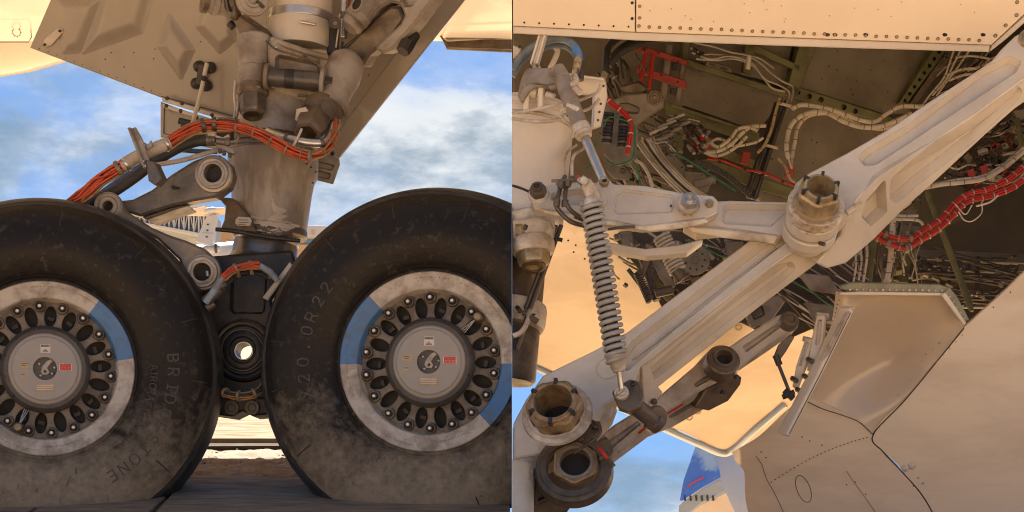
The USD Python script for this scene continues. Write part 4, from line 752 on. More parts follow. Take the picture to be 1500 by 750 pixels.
t.part('connector', U(rod((300, 443, 7.02), (310, 434, 7.02), 8, 14), rod((311, 436, 7.03), (322, 423, 7.03), 7, 14), rod((322, 422, 7.03), (330, 414, 7.03), 6, 14), rod((303, 452, 7.02), (314, 444, 7.02), 6, 12)), DARK)
t.part('end_plug', rod((394, 408, 7.08), (402, 402, 7.08), 4, 12), BROWN)
L2 = [(322, 572, 7.15), (335, 577, 7.12), (352, 580, 7.1), (370, 577, 7.1), (384, 567, 7.12), (392, 553, 7.16)]
t = harness('dusty brown wire bundle sagging under the bogie pivot bore', [(L2, 5.5, 10, 1.6, [RUSTW, BLACK, LINK, RUSTW])], [(L2, 7.4, (.15, .4, .62), 2.2, TIE)])

# ---------------------------------------------------------------- far away behind the left gear
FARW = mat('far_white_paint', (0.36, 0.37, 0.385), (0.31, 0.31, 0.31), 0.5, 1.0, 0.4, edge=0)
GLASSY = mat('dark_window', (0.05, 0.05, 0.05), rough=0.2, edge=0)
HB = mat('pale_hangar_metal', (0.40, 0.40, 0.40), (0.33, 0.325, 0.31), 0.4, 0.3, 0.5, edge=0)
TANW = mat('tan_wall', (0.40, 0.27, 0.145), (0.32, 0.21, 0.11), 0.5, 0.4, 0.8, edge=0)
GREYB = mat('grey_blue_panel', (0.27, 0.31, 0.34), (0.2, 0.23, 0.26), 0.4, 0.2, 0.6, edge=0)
def upto(pl, l, th, m, t, name, foot=None): t.part(name, pl.slab(l, th, 0, .3), m)
J = Plane((260, 330, 62.0), (0, -1, 0)); base = P(260, 330, 62); base[2] = 0
t = Thing('jet_bridge', 'white trussed passenger boarding bridge seen under the upper torque link', 'boarding bridge', base)
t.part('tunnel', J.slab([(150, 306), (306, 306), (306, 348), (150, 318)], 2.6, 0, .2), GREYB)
for i, x in enumerate(np.arange(156, 306, 7.2)):
    yb = 318 + (x - 150) * 30 / 156; t.part('post', J.slab([(x - 1.1, 305), (x + 1.1, 305), (x + 1.1, yb), (x - 1.1, yb)], .25, 0, .1, w=.25), HB)
    x2 = x + 7.2; a, b = ((x, 306), (x2, yb)) if i % 2 else ((x, yb), (x2, 306)); t.part('brace', J.strip([a, b], 1.6, w=.2, th=.2), HB)
t.part('floor_beam', J.strip([(150, 318), (306, 348)], 3.2, w=.4, th=.4), HB); t.part('roof_beam', J.strip([(150, 305), (306, 305)], 3, w=.4, th=.4), HB)
for x in (200, 290):
    a = P(x, 345, 63.3); t.part('support_leg', sweep(np.array([a, [a[0], a[1], 0]]), .45, 10), HB)
t = Thing('service_building', 'tan service building with flat roof far behind the boarding bridge', 'building', [P(280, 350, 80)[0], 80, 0])
S = Plane((290, 350, 80.0), (0, -1, 0)); yb0 = YH + HC * F / 80
t.part('wall', S.slab([(170, 344), (352, 338), (352, yb0), (170, yb0)], 12, 0, .2), TANW); t.part('roof_edge', S.slab([(168, 341), (354, 335.5), (354, 339), (168, 345)], 12.4, 0, .1, w=.3), HB)
for x in (262, 270, 278, 330, 342): t.part('door', S.slab([(x, 352), (x + 5, 352), (x + 5, 366), (x, 366)], .1, 0, .05, w=.06), LOOKS['tan_sticker'])
T = Plane((310, 340, 50.0), (0, -1, 0))
t = Thing('parked_jet', 'white parked jet with T shaped tail seen between torque links', 'jet', [P(310, 370, 50)[0], 50, 0])
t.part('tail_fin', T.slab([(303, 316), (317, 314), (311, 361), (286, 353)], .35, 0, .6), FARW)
for y in (328, 336.5, 346): t.part('fin_mark', T.slab([(303.2 - (y - 328) * .1, y), (306 - (y - 328) * .1, y), (306 - (y - 328) * .1, y + 2), (303.2 - (y - 328) * .1, y + 2)], .02, 0, .02, w=.02), SEAM)
t.part('tailplane', U(T.slab([(268, 311), (302, 304), (306, 311), (300, 314), (272, 313.5)], .5, .6, .4, w=.2), T.slab([(302, 304), (330, 305), (330, 310), (310, 312)], .5, .6, .4, w=.1)), LOOKS['cream_aircraft_skin'])
t.part('fin_bullet', rod((300, 310, 49.8), (316, 306, 49.8), 4.5, 16, [(0, .3), (.3, 1), (.8, .9), (1, .4)]), FARW)
t.part('rudder_line', T.strip([(296, 341), (312, 342)], 1.2, w=.02), GREYB)
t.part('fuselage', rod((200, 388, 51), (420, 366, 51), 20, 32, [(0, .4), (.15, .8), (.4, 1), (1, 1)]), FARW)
t.part('engine', rod((296, 367, 49.4), (322, 364, 49.4), 6, 24, [(0, .6), (.15, 1), (.8, .9), (1, .7)]), FARW); t.part('engine_ring', rod((315, 364, 49.3), (318, 364, 49.3), 6.5, 24), SEAM)
t.part('landing_leg', sweep(np.array([P(330, 386, 51), [P(330, 386, 51)[0], 51, 0]]), .3, 8), HB)
B = Plane((455, 345, 70.0), (0, -1, 0)); yb0 = YH + HC * F / 70
t = Thing('terminal_building', 'white terminal with tan base partly hidden by the right tyre', 'building', [P(470, 360, 70)[0], 70, 0])
t.part('wall', B.slab([(430, 358), (640, 356), (640, yb0), (430, yb0)], 14, 0, .2), TANW); t.part('upper_storey', B.slab([(436, 334), (640, 338), (640, 351), (436, 350)], 15, 0, .2, w=.6), HB)
t.part('window_band', B.slab([(431, 350), (640, 351), (640, 357), (431, 357)], 14, 0, .2, w=.1), RIMB)
w_ = t.part('window', B.slab([(459, 341), (463, 341), (463, 348), (459, 348)], .1, 0, .05, w=.65), TANW)
for x in (480, 500, 520, 540): t.part('window', B.slab([(x, 341), (x + 4, 341), (x + 4, 348), (x, 348)], .1, 0, .05, w=.65), TANW)
t = Thing('white_hangar', 'long white hangar roof just showing over the left tyre', 'hangar', [P(40, 300, 95)[0], 95, 0])
HG = Plane((40, 300, 95.0), (0, -1, 0)); yb0 = YH + HC * F / 95
t.part('roof', HG.slab([(-120, 306), (0, 299), (14, 296), (24, 298), (80, 297), (112, 292), (150, 303), (150, 318), (-120, 318)], 20, 0, .2), HB); t.part('wall', HG.slab([(-118, 318), (148, 318), (148, yb0), (-118, yb0)], 19, 0, .2, w=-.3), GREYB)

# ================================================================ the open wheel well on the right
CREAM = mat('cream_gear_paint', (0.68, 0.585, 0.46), (0.55, 0.45, 0.34), 0.5, 3.0, 0.36, coat=0.25, bump=0.06, spots=0.035, edge=0.006)
CREAMD = mat('stained_gear_paint', (0.62, 0.54, 0.44), (0.22, 0.15, 0.09), 0.8, 6.0, 0.45, bump=0.25, spots=0.05)
GOLD = mat('cadmium_nut', (0.50, 0.38, 0.21), (0.2, 0.13, 0.07), 0.7, 14.0, 0.38, 0.55, bump=0.25)
GREEN = mat('green_primer', (0.155, 0.15, 0.055), (0.075, 0.07, 0.03), 0.7, 6.0, 0.55, edge=0.003, bump=0.1)
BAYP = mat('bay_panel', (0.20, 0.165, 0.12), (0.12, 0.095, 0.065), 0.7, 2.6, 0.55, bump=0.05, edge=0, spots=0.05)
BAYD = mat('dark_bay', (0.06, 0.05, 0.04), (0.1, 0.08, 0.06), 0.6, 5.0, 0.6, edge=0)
CREAMW = mat('white_wire_wrap', (0.54, 0.475, 0.38), (0.36, 0.29, 0.2), 0.6, 18.0, 0.5, edge=0)
PIPE = mat('grey_pipe', (0.45, 0.40, 0.34), (0.25, 0.2, 0.15), 0.6, 15.0, 0.35, 0.4, edge=0)
REDP = mat('red_bracket', (0.42, 0.035, 0.02), (0.22, 0.03, 0.02), 0.7, 12.0, 0.5)
GREENW = mat('green_wire', (0.02, 0.17, 0.06), (0.02, 0.08, 0.03), 0.6, 30.0, 0.5, edge=0)
MIRROR = mat('glossy_cream_skin', (0.85, 0.70, 0.51), (0.66, 0.52, 0.36), 0.6, 1.6, 0.1, streak=(1.0, 1.0, 3.5), metal=0.08, coat=1.0, edge=0, bump=0.015, spots=0.02)

# belly panel across the top
t = Sub(AIRR, 'belly_panel')
bn = (0.0, -.82, -.57); BP = Plane((1100, 40, 6.9), bn); BSKIN = mat('belly_skin', (0.84, 0.67, 0.465), (0.70, 0.53, 0.35), 0.4, 1.3, 0.32, coat=0.4, edge=0, bump=0.03, spots=0.03)
t.part('panel', BP.slab([(751.5, -60), (930, -60), (930, 47), (751.5, 38)], .03, 0, .8), BSKIN)
t.part('panel', BP.slab([(932, -60), (1560, -60), (1560, -35), (1452, 66), (932, 47)], .03, 0, .8), BSKIN)
t.part('edge_strip', BP.slab([(751.5, 39.5), (931, 48.5), (1451, 67.5), (1449, 77), (1200, 70), (931, 60), (751.5, 50)], .05, 0, 1.4, w=-.004), CREAM)
t.part('corner_strip', BP.slab([(1454, 67.5), (1560, -30), (1560, -15), (1500, 35), (1474, 58), (1450, 77)], .05, 0, 1.4, w=-.002), CREAM)
rv = []
for i in range(8): rv.append((768 + i * 21.8, 33 + i * .85, 1.5, False))
for x, y in ((926, 4), (926, 27), (937, 9), (937, 26)): rv.append((x, y, 2.3, x > 930))
for i in range(34): x = 936 + i * 15.1; rv.append((x, 38.5 + (x - 936) * .0412 + RNG.normal(0, .25), 2.5, True))
for x, y in ((1458, 52), (1473, 37), (1489, 22), (1490, 3)): rv.append((x, y, 2.8, True))
for x, y, r, ringed in rv:
    b = t.part('rivet', BP.disc(x, y, [(0, r), (.7, r), (.9, r * .75)] + ([(.5, r * .62), (.5, r * .5), (1.0, r * .4)] if ringed else []), 10), SOOT if not ringed else LOOKS['tan_sticker'])
    if ringed:
        t.part('rivet_rim', BP.disc(x, y, [(.6, r * 1.02), (1.0, r * .98), (1.0, r * .78), (.6, r * .75)], 12), SOOT, b)
for _ in range(26):
    x, y = RNG.uniform(940, 1440), RNG.uniform(-10, 36); t.part('speck', BP.disc(x, y, [(0, .8), (.3, .6)], 6), SOOT)
for x in (1223, 1268, 1384, 1212, 1440): t.part('oil_spot', BP.slab([(x - 4, 50), (x - 1, 48), (x + 4, 49.5), (x + 3, 53), (x - 2, 53.5)], .001, 1, .1, w=.0012), SOOT)

BAYM = mat('bay_fitting_paint', (0.22, 0.185, 0.14), (0.10, 0.078, 0.052), 0.7, 9.0, 0.45, bump=0.2, edge=0.003)
# ------------------------------------------------ bay walls, ribs
t = Sub(AIRR, 'wheel_well')
W1 = Plane((1100, 200, 9.0), (0.05, -.96, -.28)); W2 = Plane((1350, 380, 9.2), (-.1, -.98, 0))
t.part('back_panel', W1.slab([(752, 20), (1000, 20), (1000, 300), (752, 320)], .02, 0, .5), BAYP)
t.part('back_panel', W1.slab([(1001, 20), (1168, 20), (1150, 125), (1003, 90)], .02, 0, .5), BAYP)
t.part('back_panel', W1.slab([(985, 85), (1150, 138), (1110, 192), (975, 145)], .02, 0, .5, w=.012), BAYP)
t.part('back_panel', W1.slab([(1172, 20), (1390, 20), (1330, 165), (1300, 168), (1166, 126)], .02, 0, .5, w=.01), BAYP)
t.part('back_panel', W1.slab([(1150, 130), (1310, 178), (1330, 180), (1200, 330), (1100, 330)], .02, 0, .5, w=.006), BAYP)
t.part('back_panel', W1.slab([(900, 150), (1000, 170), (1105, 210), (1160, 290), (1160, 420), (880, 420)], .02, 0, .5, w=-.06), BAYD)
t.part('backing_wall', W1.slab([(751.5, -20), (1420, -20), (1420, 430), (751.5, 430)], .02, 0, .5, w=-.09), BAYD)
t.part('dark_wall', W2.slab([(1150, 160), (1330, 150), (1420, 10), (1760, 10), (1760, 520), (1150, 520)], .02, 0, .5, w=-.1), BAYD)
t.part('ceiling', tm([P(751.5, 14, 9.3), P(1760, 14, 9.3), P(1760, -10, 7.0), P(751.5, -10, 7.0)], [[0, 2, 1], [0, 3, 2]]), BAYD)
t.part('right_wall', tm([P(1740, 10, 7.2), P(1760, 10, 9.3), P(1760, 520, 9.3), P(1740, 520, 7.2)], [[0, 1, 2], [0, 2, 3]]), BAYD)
R1 = Plane((1100, 160, 8.85), (0.05, -.96, -.28))
def rib(l, th=.06, holes=(), m=None, w=0.0, name='rib', pl=None): return t.part(name, (pl or R1).slab(l, th, 0, 1, holes=holes, w=w), m or GREEN)
rib([(974, 145), (982, 151), (1110, 193), (1115, 203), (1108, 213), (975, 168)]); rib([(982, 151), (1112, 194), (1110, 198), (981, 155)], .02, w=.03, m=GREEN)
rib([(1004, 84), (1012, 88), (1152, 134), (1150, 142), (1003, 96)], .05); rib([(1001, 58), (1011, 58), (1008, 95), (998, 92)], .08)
rib([(1172, 62), (1197, 62), (1168, 142), (1150, 138)], .09); rib([(1100, 62), (1172, 96), (1172, 106), (1090, 70)], .05)
rib([(1092, 64), (1108, 62), (1100, 110), (1088, 106)], .05)
rib([(1148, 128), (1166, 126), (1308, 172), (1306, 184), (1220, 158), (1150, 140)], .05, [(1186, 141, 3.6), (1203, 146, 3.8), (1236, 157, 4.0), (1253, 163, 3.8), (1170, 136, 2.4)])
rib([(1372, 64), (1390, 70), (1330, 150), (1316, 152)], .06, [(1376 - i * 7.2, 76 + i * 10.2, 2.6) for i in range(8)]); rib([(1392, 66), (1406, 68), (1345, 150), (1332, 152)], .08, m=BROWN)
rib([(1000, 236), (1040, 232), (1180, 282), (1180, 298), (1100, 275), (1020, 240)], .05); rib([(1036, 206), (1112, 236), (1112, 250), (1040, 225)], .04)
rib([(986, 168), (1000, 170), (1002, 215), (990, 226)], .06)
t.part('riveted_plate', R1.slab([(1034, 88), (1072, 99), (1071, 107), (1032, 97)], .01, 0, .6, w=.03), BROWN)
for x0, x1, y in ((1038, 1046, 93.5), (1054, 1064, 99)): t.part('stencil', R1.strip([(x0, y), (x1, y + 3)], 3, w=.032), SEAM)
t.part('stencil', R1.strip([(1030, 173), (1052, 180)], 1, w=.004), SEAM); t.part('stencil', R1.strip([(1034, 177), (1046, 181)], 1, w=.004), SEAM)
for l in ([(976, 64), (985, 66), (975, 148), (966, 146)], [(998, 86), (1004, 88), (996, 150), (988, 148)]): rib(l, .03, m=BAYM, w=.03, name='post')
for x, y in ((985, 92), (983, 128)): t.part('post_window', R1.slab([(x, y), (x + 8, y + 2), (x + 6, y + 12), (x - 2, y + 9)], .02, 1, .4, w=.02), SEAM)
for _ in range(120):
    x, y = RNG.uniform(1010, 1380), RNG.uniform(75, 270); t.part('speck', W1.disc(x, y, [(3, RNG.uniform(.5, 1.4)), (3.6, .4)], 6), SEAM)
for l in ([(935, 66), (1005, 88), (1004, 96), (930, 74)], [(932, 96), (1003, 118), (1003, 131), (930, 106)]): t.part('red_bracket', R1.slab(l, .03, 0, 1, w=.07), REDP)
for x, y in ((940, 72), (962, 78), (990, 90), (944, 103), (966, 110), (990, 120)): t.part('bracket_bolt', R1.disc(x, y, [(20, 1.6), (21.5, 1)], 8), SOOT)
for x, y in ((1030, 200), (1086, 220), (1150, 240)):
    t.part('red_tab', R1.slab([(x, y), (x + 11, y + 2), (x + 8, y + 22), (x - 4, y + 18)], .02, 0, .8, w=.06), REDP)
    for dy in (9, 14): t.part('tab_rivet', R1.disc(x + 3, y + dy, [(20, .9), (21, .6)], 6), BAYM)
# hinge tubes and clamps running down the middle of the bay
for a, b, r in (((1152, 148, 8.6), (1105, 292, 8.6), 3.4), ((1144, 148, 8.6), (1097, 290, 8.6), 3.2), ((1136, 150, 8.65), (1092, 285, 8.65), 2)): t.part('guide_tube', rod(a, b, r, 12), mat('dark_tube', (0.09, 0.08, 0.07), (0.05, 0.04, 0.03), 0.5, 10.0, 0.3, 0.5))
C1 = Plane((1130, 200, 8.55), (0, -.98, -.2))
for x, y in ((1152, 153), (1131, 214), (1116, 253), (1104, 290)):
    c_ = t.part('tube_clamp', C1.slab([(x - 10, y - 4), (x + 10, y + 1), (x + 9, y + 5), (x - 10, y)], .03, 1, .8), CREAM)
    for dx in (-8, 8): t.part('clamp_bolt', C1.disc(x + dx, y + dx * .25 + .5, [(0, 1), (1.2, .7)], 6), SOOT, c_)
t.part('clamp', C1.slab([(1096, 80), (1101, 81), (1099, 102), (1093, 100)], .04, 1, .8), CREAM)

def pipes(name, label, runs, m, cat='pipe', clips=()):
    q = Thing(name, label, cat, P(*runs[0][0][0]))
    for l, r in runs: q.part('pipe', tube(l, r, 10), m, smooth=60)
    for l, r, at, w, mm in clips:
        for b in bands(l, r, at, w, 10): q.part('clip', b, mm)
    return q
pr = [[(1012, 70, 8.6), (1030, 79, 8.6), (1042, 79, 8.6), (1070, 81, 8.6), (1090, 84, 8.6), (1108, 88, 8.6), (1130, 107, 8.6), (1148, 120, 8.6), (1160, 125, 8.6), (1162, 134, 8.6), (1158, 150, 8.6)],
      [(1014, 77, 8.58), (1034, 85, 8.58), (1048, 86, 8.58), (1066, 82, 8.58), (1088, 86, 8.58), (1104, 94, 8.58), (1120, 115, 8.58), (1140, 124, 8.58), (1154, 132, 8.58), (1157, 140, 8.58), (1152, 152, 8.58)],
      [(1016, 62, 8.62), (1045, 68, 8.62), (1070, 76, 8.62), (1092, 80, 8.62), (1114, 86, 8.62), (1134, 100, 8.62)], [(1020, 86, 8.6), (1048, 88, 8.6), (1075, 86, 8.6), (1098, 93, 8.6), (1112, 105, 8.6), (1130, 128, 8.6), (1150, 134, 8.6)]]
pipes('hydraulic_pipes', 'set of bent grey hydraulic pipes high on the wheel well wall', [(p, 1.7) for p in pr], PIPE, 'pipes', [(pr[0], 2.4, (.04, .1), 4, SOOT), (pr[1], 2.4, (.05,), 4, SOOT)])
# white wrapped wire looms
def loom(label, runs, m=None, tie=None, every=17, cat='wire loom', name='wire_loom'):
    q = Thing(name, label, cat, P(*runs[0][0][0]))
    for l, r in runs:
        q.part('strand', tube(l, r, 10), m or CREAMW, smooth=60); n = int(sum(math.hypot(l[i + 1][0] - l[i][0], l[i + 1][1] - l[i][1]) for i in range(len(l) - 1)) / every)
        for b in bands(l, r * 1.02, [(i + .5) / n + RNG.uniform(-.2, .2) / n for i in range(n)], .8, 10): q.part('tie', b, tie or TIE)
    return q
LA = [(1012, 200, 8.4), (1024, 212, 8.4), (1034, 222, 8.4), (1052, 221, 8.4), (1070, 212, 8.4), (1085, 197, 8.4), (1100, 186, 8.4), (1122, 184, 8.4)]
LB = [(1030, 195, 8.38), (1040, 208, 8.38), (1052, 215, 8.38), (1070, 203, 8.38), (1080, 190, 8.38), (1096, 186, 8.38), (1110, 192, 8.38)]
loom('white tied wire loom curling through the left part of wheel well', [(LA, 3.0), (LB, 2.6), ([(1022, 218, 8.42), (1045, 228, 8.42), (1062, 225, 8.42), (1080, 214, 8.42), (1094, 200, 8.42)], 2.4), ([(1034, 215, 8.42), (1048, 204, 8.42), (1060, 205, 8.42), (1076, 214, 8.42), (1105, 209, 8.42), (1118, 202, 8.42)], 2.0)])
LC = [(1160, 160, 8.4), (1172, 154, 8.4), (1192, 155, 8.4), (1215, 160, 8.4), (1240, 168, 8.4), (1262, 176, 8.4), (1282, 178, 8.4), (1300, 166, 8.4), (1320, 156, 8.4), (1350, 156, 8.4)]
LD = [(1155, 232, 8.38), (1152, 215, 8.38), (1156, 190, 8.38), (1166, 175, 8.38), (1185, 165, 8.38), (1210, 165, 8.38), (1236, 178, 8.38), (1262, 186, 8.38), (1290, 185, 8.38), (1315, 176, 8.38), (1335, 166, 8.38)]
LE = [(1160, 231, 8.42), (1164, 210, 8.42), (1170, 184, 8.42), (1190, 168, 8.42), (1230, 168, 8.42), (1256, 182, 8.42), (1290, 189, 8.42), (1320, 180, 8.42)]
loom('white tied wire loom arching across the middle wheel well panels', [(LC, 3.4), (LD, 3.6), (LE, 2.8), ([(1155, 232, 8.38), (1160, 246, 8.38), (1160, 231, 8.42)], 1.6)])
loom('thin cream wire loom on bay wall beside the dark guide tubes', [([(1142, 144, 8.5), (1136, 165, 8.5), (1130, 190, 8.5), (1120, 212, 8.5), (1110, 224, 8.5)], 2.2), ([(1140, 232, 8.45), (1150, 243, 8.45), (1158, 262, 8.45), (1172, 270, 8.45)], 2.2)], mat('yellowed_wrap', (0.42, 0.33, 0.18), (0.3, 0.22, 0.12), 0.5, 20.0, 0.6, edge=0))
loom('fan of thin wires tied at upper right corner of the bay', [([(1398, 72, 8.4), (1390, 95, 8.4), (1382, 115, 8.4), (1360, 142, 8.4), (1348, 160, 8.4)], 1.5), ([(1408, 72, 8.4), (1396, 96, 8.4), (1386, 116, 8.4), (1366, 140, 8.4)], 1.5), ([(1420, 74, 8.4), (1402, 100, 8.4), (1388, 118, 8.4), (1372, 140, 8.4)], 1.4), ([(1388, 110, 8.4), (1408, 102, 8.4), (1430, 100, 8.4)], 2.2), ([(1390, 118, 8.4), (1412, 110, 8.4), (1440, 108, 8.4)], 2.0), ([(1400, 84, 8.4), (1424, 82, 8.4), (1450, 86, 8.4)], 1.6)], every=22)
g2 = np.random.default_rng(21)
def clutter(name, label, cat, n, zone, ang, length, Y, mats, rad=(.8, 2.4), bend=6):
    q = Thing(name, label, cat, P(zone[0], zone[1], Y))
    for i in range(n):
        x, y = g2.uniform(zone[0], zone[2]), g2.uniform(zone[1], zone[3]); a = g2.uniform(*ang); L = g2.uniform(*length); ca, sa = math.cos(a), math.sin(a); Yi = Y + g2.uniform(-.12, .12); b_ = g2.normal(0, bend * .5)
        l = [(x - L / 2 * ca, y - L / 2 * sa, Yi), (x - L / 6 * ca - b_ * sa, y - L / 6 * sa + b_ * ca, Yi - .03), (x + L / 6 * ca + b_ * .3 * sa, y + L / 6 * sa - b_ * .3 * ca, Yi - .03), (x + L / 2 * ca, y + L / 2 * sa, Yi)]; r = g2.uniform(*rad)
        q.part('lead', tube(l, r, 7, .03), mats[i % len(mats)], smooth=60)
        if i % 2 == 0:
            for b in bands(l, r * 1.25, (.1, .5, .92), 1.2, 8): q.part('clip', b, (TIE, DARK, PIPE)[i % 3])
    return q
def fittings(q, n, zone, Y, mats, size=(2.5, 6)):
    for i in range(n):
        x, y = g2.uniform(zone[0], zone[2]), g2.uniform(zone[1], zone[3]); w_, h_ = g2.uniform(*size), g2.uniform(*size) * .7; a = g2.uniform(-.6, .9); R = np.array([[math.cos(a), -math.sin(a)], [math.sin(a), math.cos(a)]]); pl = Plane((x, y, Y + g2.uniform(-.1, .1)), (g2.normal(0, .25), -1, g2.normal(0, .25)))
        ol = [tuple(np.array([x, y]) + R @ np.array(v)) for v in ((-w_, -h_), (w_ * .5, -h_), (w_, -h_ * .2), (w_, h_), (-w_, h_))]
        q.part('fitting', pl.slab(ol, .04, .8, .8, holes=[(x - w_ * .4, y, min(w_, h_) * .35)]), mats[i % len(mats)])
MX = (CREAMW, PIPE, DARK, BROWN, BAYM, BLACK)
q = clutter('wire_tangle', 'dense tangle of thin leads and pipes at the bay left below the red bracket', 'wires', 46, (905, 170, 1010, 288), (.2, 1.2), (30, 90), 8.3, MX); fittings(q, 22, (925, 190, 1040, 290), 8.35, (BAYM, BROWN, CAST, DARK))
q = clutter('wire_tangle', 'dense dark tangle of leads and valves above the red bundles at far right', 'wires', 60, (1385, 170, 1505, 265), (-.9, .3), (20, 80), 8.5, (DARK, BROWN, PIPE, RED, BLACK, CREAMW)); fittings(q, 30, (1395, 175, 1505, 262), 8.45, (BAYM, BROWN, DARK, SOOT, PIPE), (3, 8))
q = clutter('pipe_run', 'many thin pipes sloping behind the lower brace arm', 'pipes', 34, (1150, 385, 1250, 470), (.4, .8), (50, 130), 8.3, (CREAMW, PIPE, BAYM, DARK), (.8, 1.7), 3); fittings(q, 18, (1160, 400, 1250, 480), 8.35, (BAYM, BROWN, DARK))
q = clutter('pipe_run', 'pipes and brackets packed beneath the lock links', 'pipes', 40, (895, 345, 1120, 405), (.2, 1.1), (24, 80), 8.2, (BAYM, PIPE, BROWN, DARK, CREAMW), (.8, 2.4), 4); fittings(q, 30, (900, 345, 1130, 420), 8.15, (BAYM, BROWN, CAST, DARK, PIPE))
q = clutter('wire_fan', 'bundle of thin leads behind the upper arm at top right', 'wires', 26, (1375, 85, 1450, 150), (-.9, -.3), (30, 80), 8.6, (CREAMW, PIPE, BAYM, BLACK), (.7, 1.6), 4); fittings(q, 8, (1385, 80, 1450, 140), 8.7, (BROWN, DARK))
q = clutter('wire_drop', 'vertical leads and small plates left of the green tube', 'wires', 26, (1245, 340, 1345, 415), (1.2, 1.9), (30, 80), 8.45, (CREAMW, PIPE, DARK, BAYM), (.8, 1.8), 3); fittings(q, 20, (1255, 320, 1350, 412), 8.5, (BAYM, BROWN, CAST, GREEN))
q = clutter('frame_pipes', 'dim pipes along lower right frame of the bay', 'pipes', 24, (1350, 370, 1500, 445), (0, .3), (40, 120), 8.5, (LOOKS.get('dim_frame', DARK), DARK, BROWN), (.9, 2.2), 2); fittings(q, 40, (1345, 375, 1500, 448), 8.5, (DARK, BROWN, CAST), (2.5, 6))
q = clutter('cable_hang', 'dark hoses hanging between blue hoses and relay cylinders', 'hoses', 18, (880, 95, 945, 160), (.8, 1.9), (30, 70), 8.5, (BLACK, DARK, BROWN), (1.2, 3.4), 6)
# red and orange leads
pipes('red_lead', 'red wire lead running low across the wheel well wall', [([(1036, 232, 8.5), (1060, 236, 8.5), (1090, 248, 8.5), (1115, 252, 8.5), (1140, 262, 8.5), (1175, 276, 8.5)], 1.8)], RED, 'wire', [([(1036, 232, 8.5), (1090, 248, 8.5), (1175, 276, 8.5)], 2.3, (.15, .4, .6, .8), 2, SOOT)])
t.part('red_cable', tube([(946, 76, 8.5), (943, 95, 8.5), (940, 112, 8.5), (938, 128, 8.5)], 3, 10), RED); t.part('red_cable', tube([(957, 79, 8.5), (954, 97, 8.5), (953, 112, 8.5), (951, 130, 8.5)], 3, 10), RED)
# cluster of dark connectors and the black coils at the left of the bay
t = Thing('relay_block', 'pair of black ribbed cylinders on a grey mount with red and green leads', 'relay', P(900, 215, 7.6))
t.part('mount', Plane((900, 190, 7.66), (-.1, -.98, -.1)).slab([(885, 150), (896, 144), (925, 176), (935, 190), (930, 235), (905, 242), (884, 225)], .04, 2, 1), BAYM)
for x, y in ((890, 184), (913, 190)):
    for i in range(9): t.part('coil_turn', rod((x + 1.8 - i * .4, y - 18 + i * 5, 7.55), (x + 1.4 - i * .4, y - 13.6 + i * 5, 7.55), 8 if i not in (2, 7) else 8.6, 16), BLACK if i not in (2, 7) else BROWN)
t.part('red_lead', U(bundle([(886, 140, 7.5), (896, 152, 7.5), (912, 164, 7.5), (924, 180, 7.5), (922, 205, 7.5), (918, 226, 7.5)], 3.0, 4, 1.6, seed=3)), RED)
for b in bands([(886, 140, 7.5), (896, 152, 7.5), (912, 164, 7.5), (924, 180, 7.5), (922, 205, 7.5), (918, 226, 7.5)], 3.6, (.1, .3, .5, .7, .9), 1): t.part('tie', b, CREAMW)
t.part('green_lead', tube([(884, 186, 7.5), (892, 172, 7.5), (908, 174, 7.5), (928, 184, 7.5), (930, 205, 7.5), (926, 232, 7.5), (905, 241, 7.5), (888, 236, 7.5)], 1.3, 8), GREENW)
t.part('green_lead', tube([(926, 236, 7.5), (934, 250, 7.5), (938, 272, 7.5)], 1.4, 8), GREENW); t.part('green_lead', tube([(874, 205, 7.4), (868, 232, 7.4), (858, 250, 7.4)], 1.4, 8), GREENW)
t = Thing('trunnion_fitting', 'dark cast trunnion block behind the black relay cylinders', 'casting', P(930, 160, 8.0))
tp = Plane((930, 160, 8.0), (-.1, -.9, -.3))
t.part('block', tp.slab([(890, 152), (915, 138), (950, 136), (972, 144), (972, 158), (935, 182), (930, 196), (905, 170)], .12, 3, 2, pockets=[([(900, 152), (920, 150), (938, 158), (935, 168), (915, 166)], .04, 2, 4)]), BAYM)
t.part('swirl_boss', tp.disc(959, 143, [(0, 11), (3, 10.5), (3, 8), (1.5, 7), (1.5, 4), (4, 3.5), (4, 0)], 28), BROWN)
t.part('dark_lobe', tp.slab([(905, 128), (935, 120), (952, 132), (935, 140), (915, 138)], .08, 4, 2, w=-.05), BROWN)
t.part('lower_bracket', tp.slab([(896, 236), (912, 240), (925, 254), (922, 265), (898, 262), (888, 250)], .05, 2, 1.5), BAYM); t.part('bracket_bolt', tp.disc(912, 250, [(0, 4), (3, 3.6), (3.5, 1.5)], 12), BROWN)
t = Thing('connector_bundle', 'cluster of grey cable connectors and metal sheathed leads under the green rib', 'connectors', P(970, 190, 8.1))
for i in range(9):
    x, y = 952 + i * 4.2, 196 - i * 3.0 + (i % 3) * 8; t.part('connector', rod((x, y, 8.1), (x + 26, y - 11, 8.05), 3.2 - .1 * (i % 3), 10, [(0, .8), (.2, 1), (.4, 1), (.42, .75), (.6, .75), (.62, 1), (.8, 1), (1, .6)]), (PIPE, DARK, BAYM)[i % 3])
for i in range(12):
    x, y = 1006 + (i % 4) * 7 + RNG.uniform(-2, 2), 185 + (i // 4) * 13 + RNG.uniform(-2, 2); t.part('plug', rod((x, y, 8.3), (x + 9, y + 12, 8.25), 3.4, 10, [(0, .8), (.3, 1), (.5, 1), (.52, .7), (1, .7)]), (DARK, BROWN, PIPE)[i % 3])
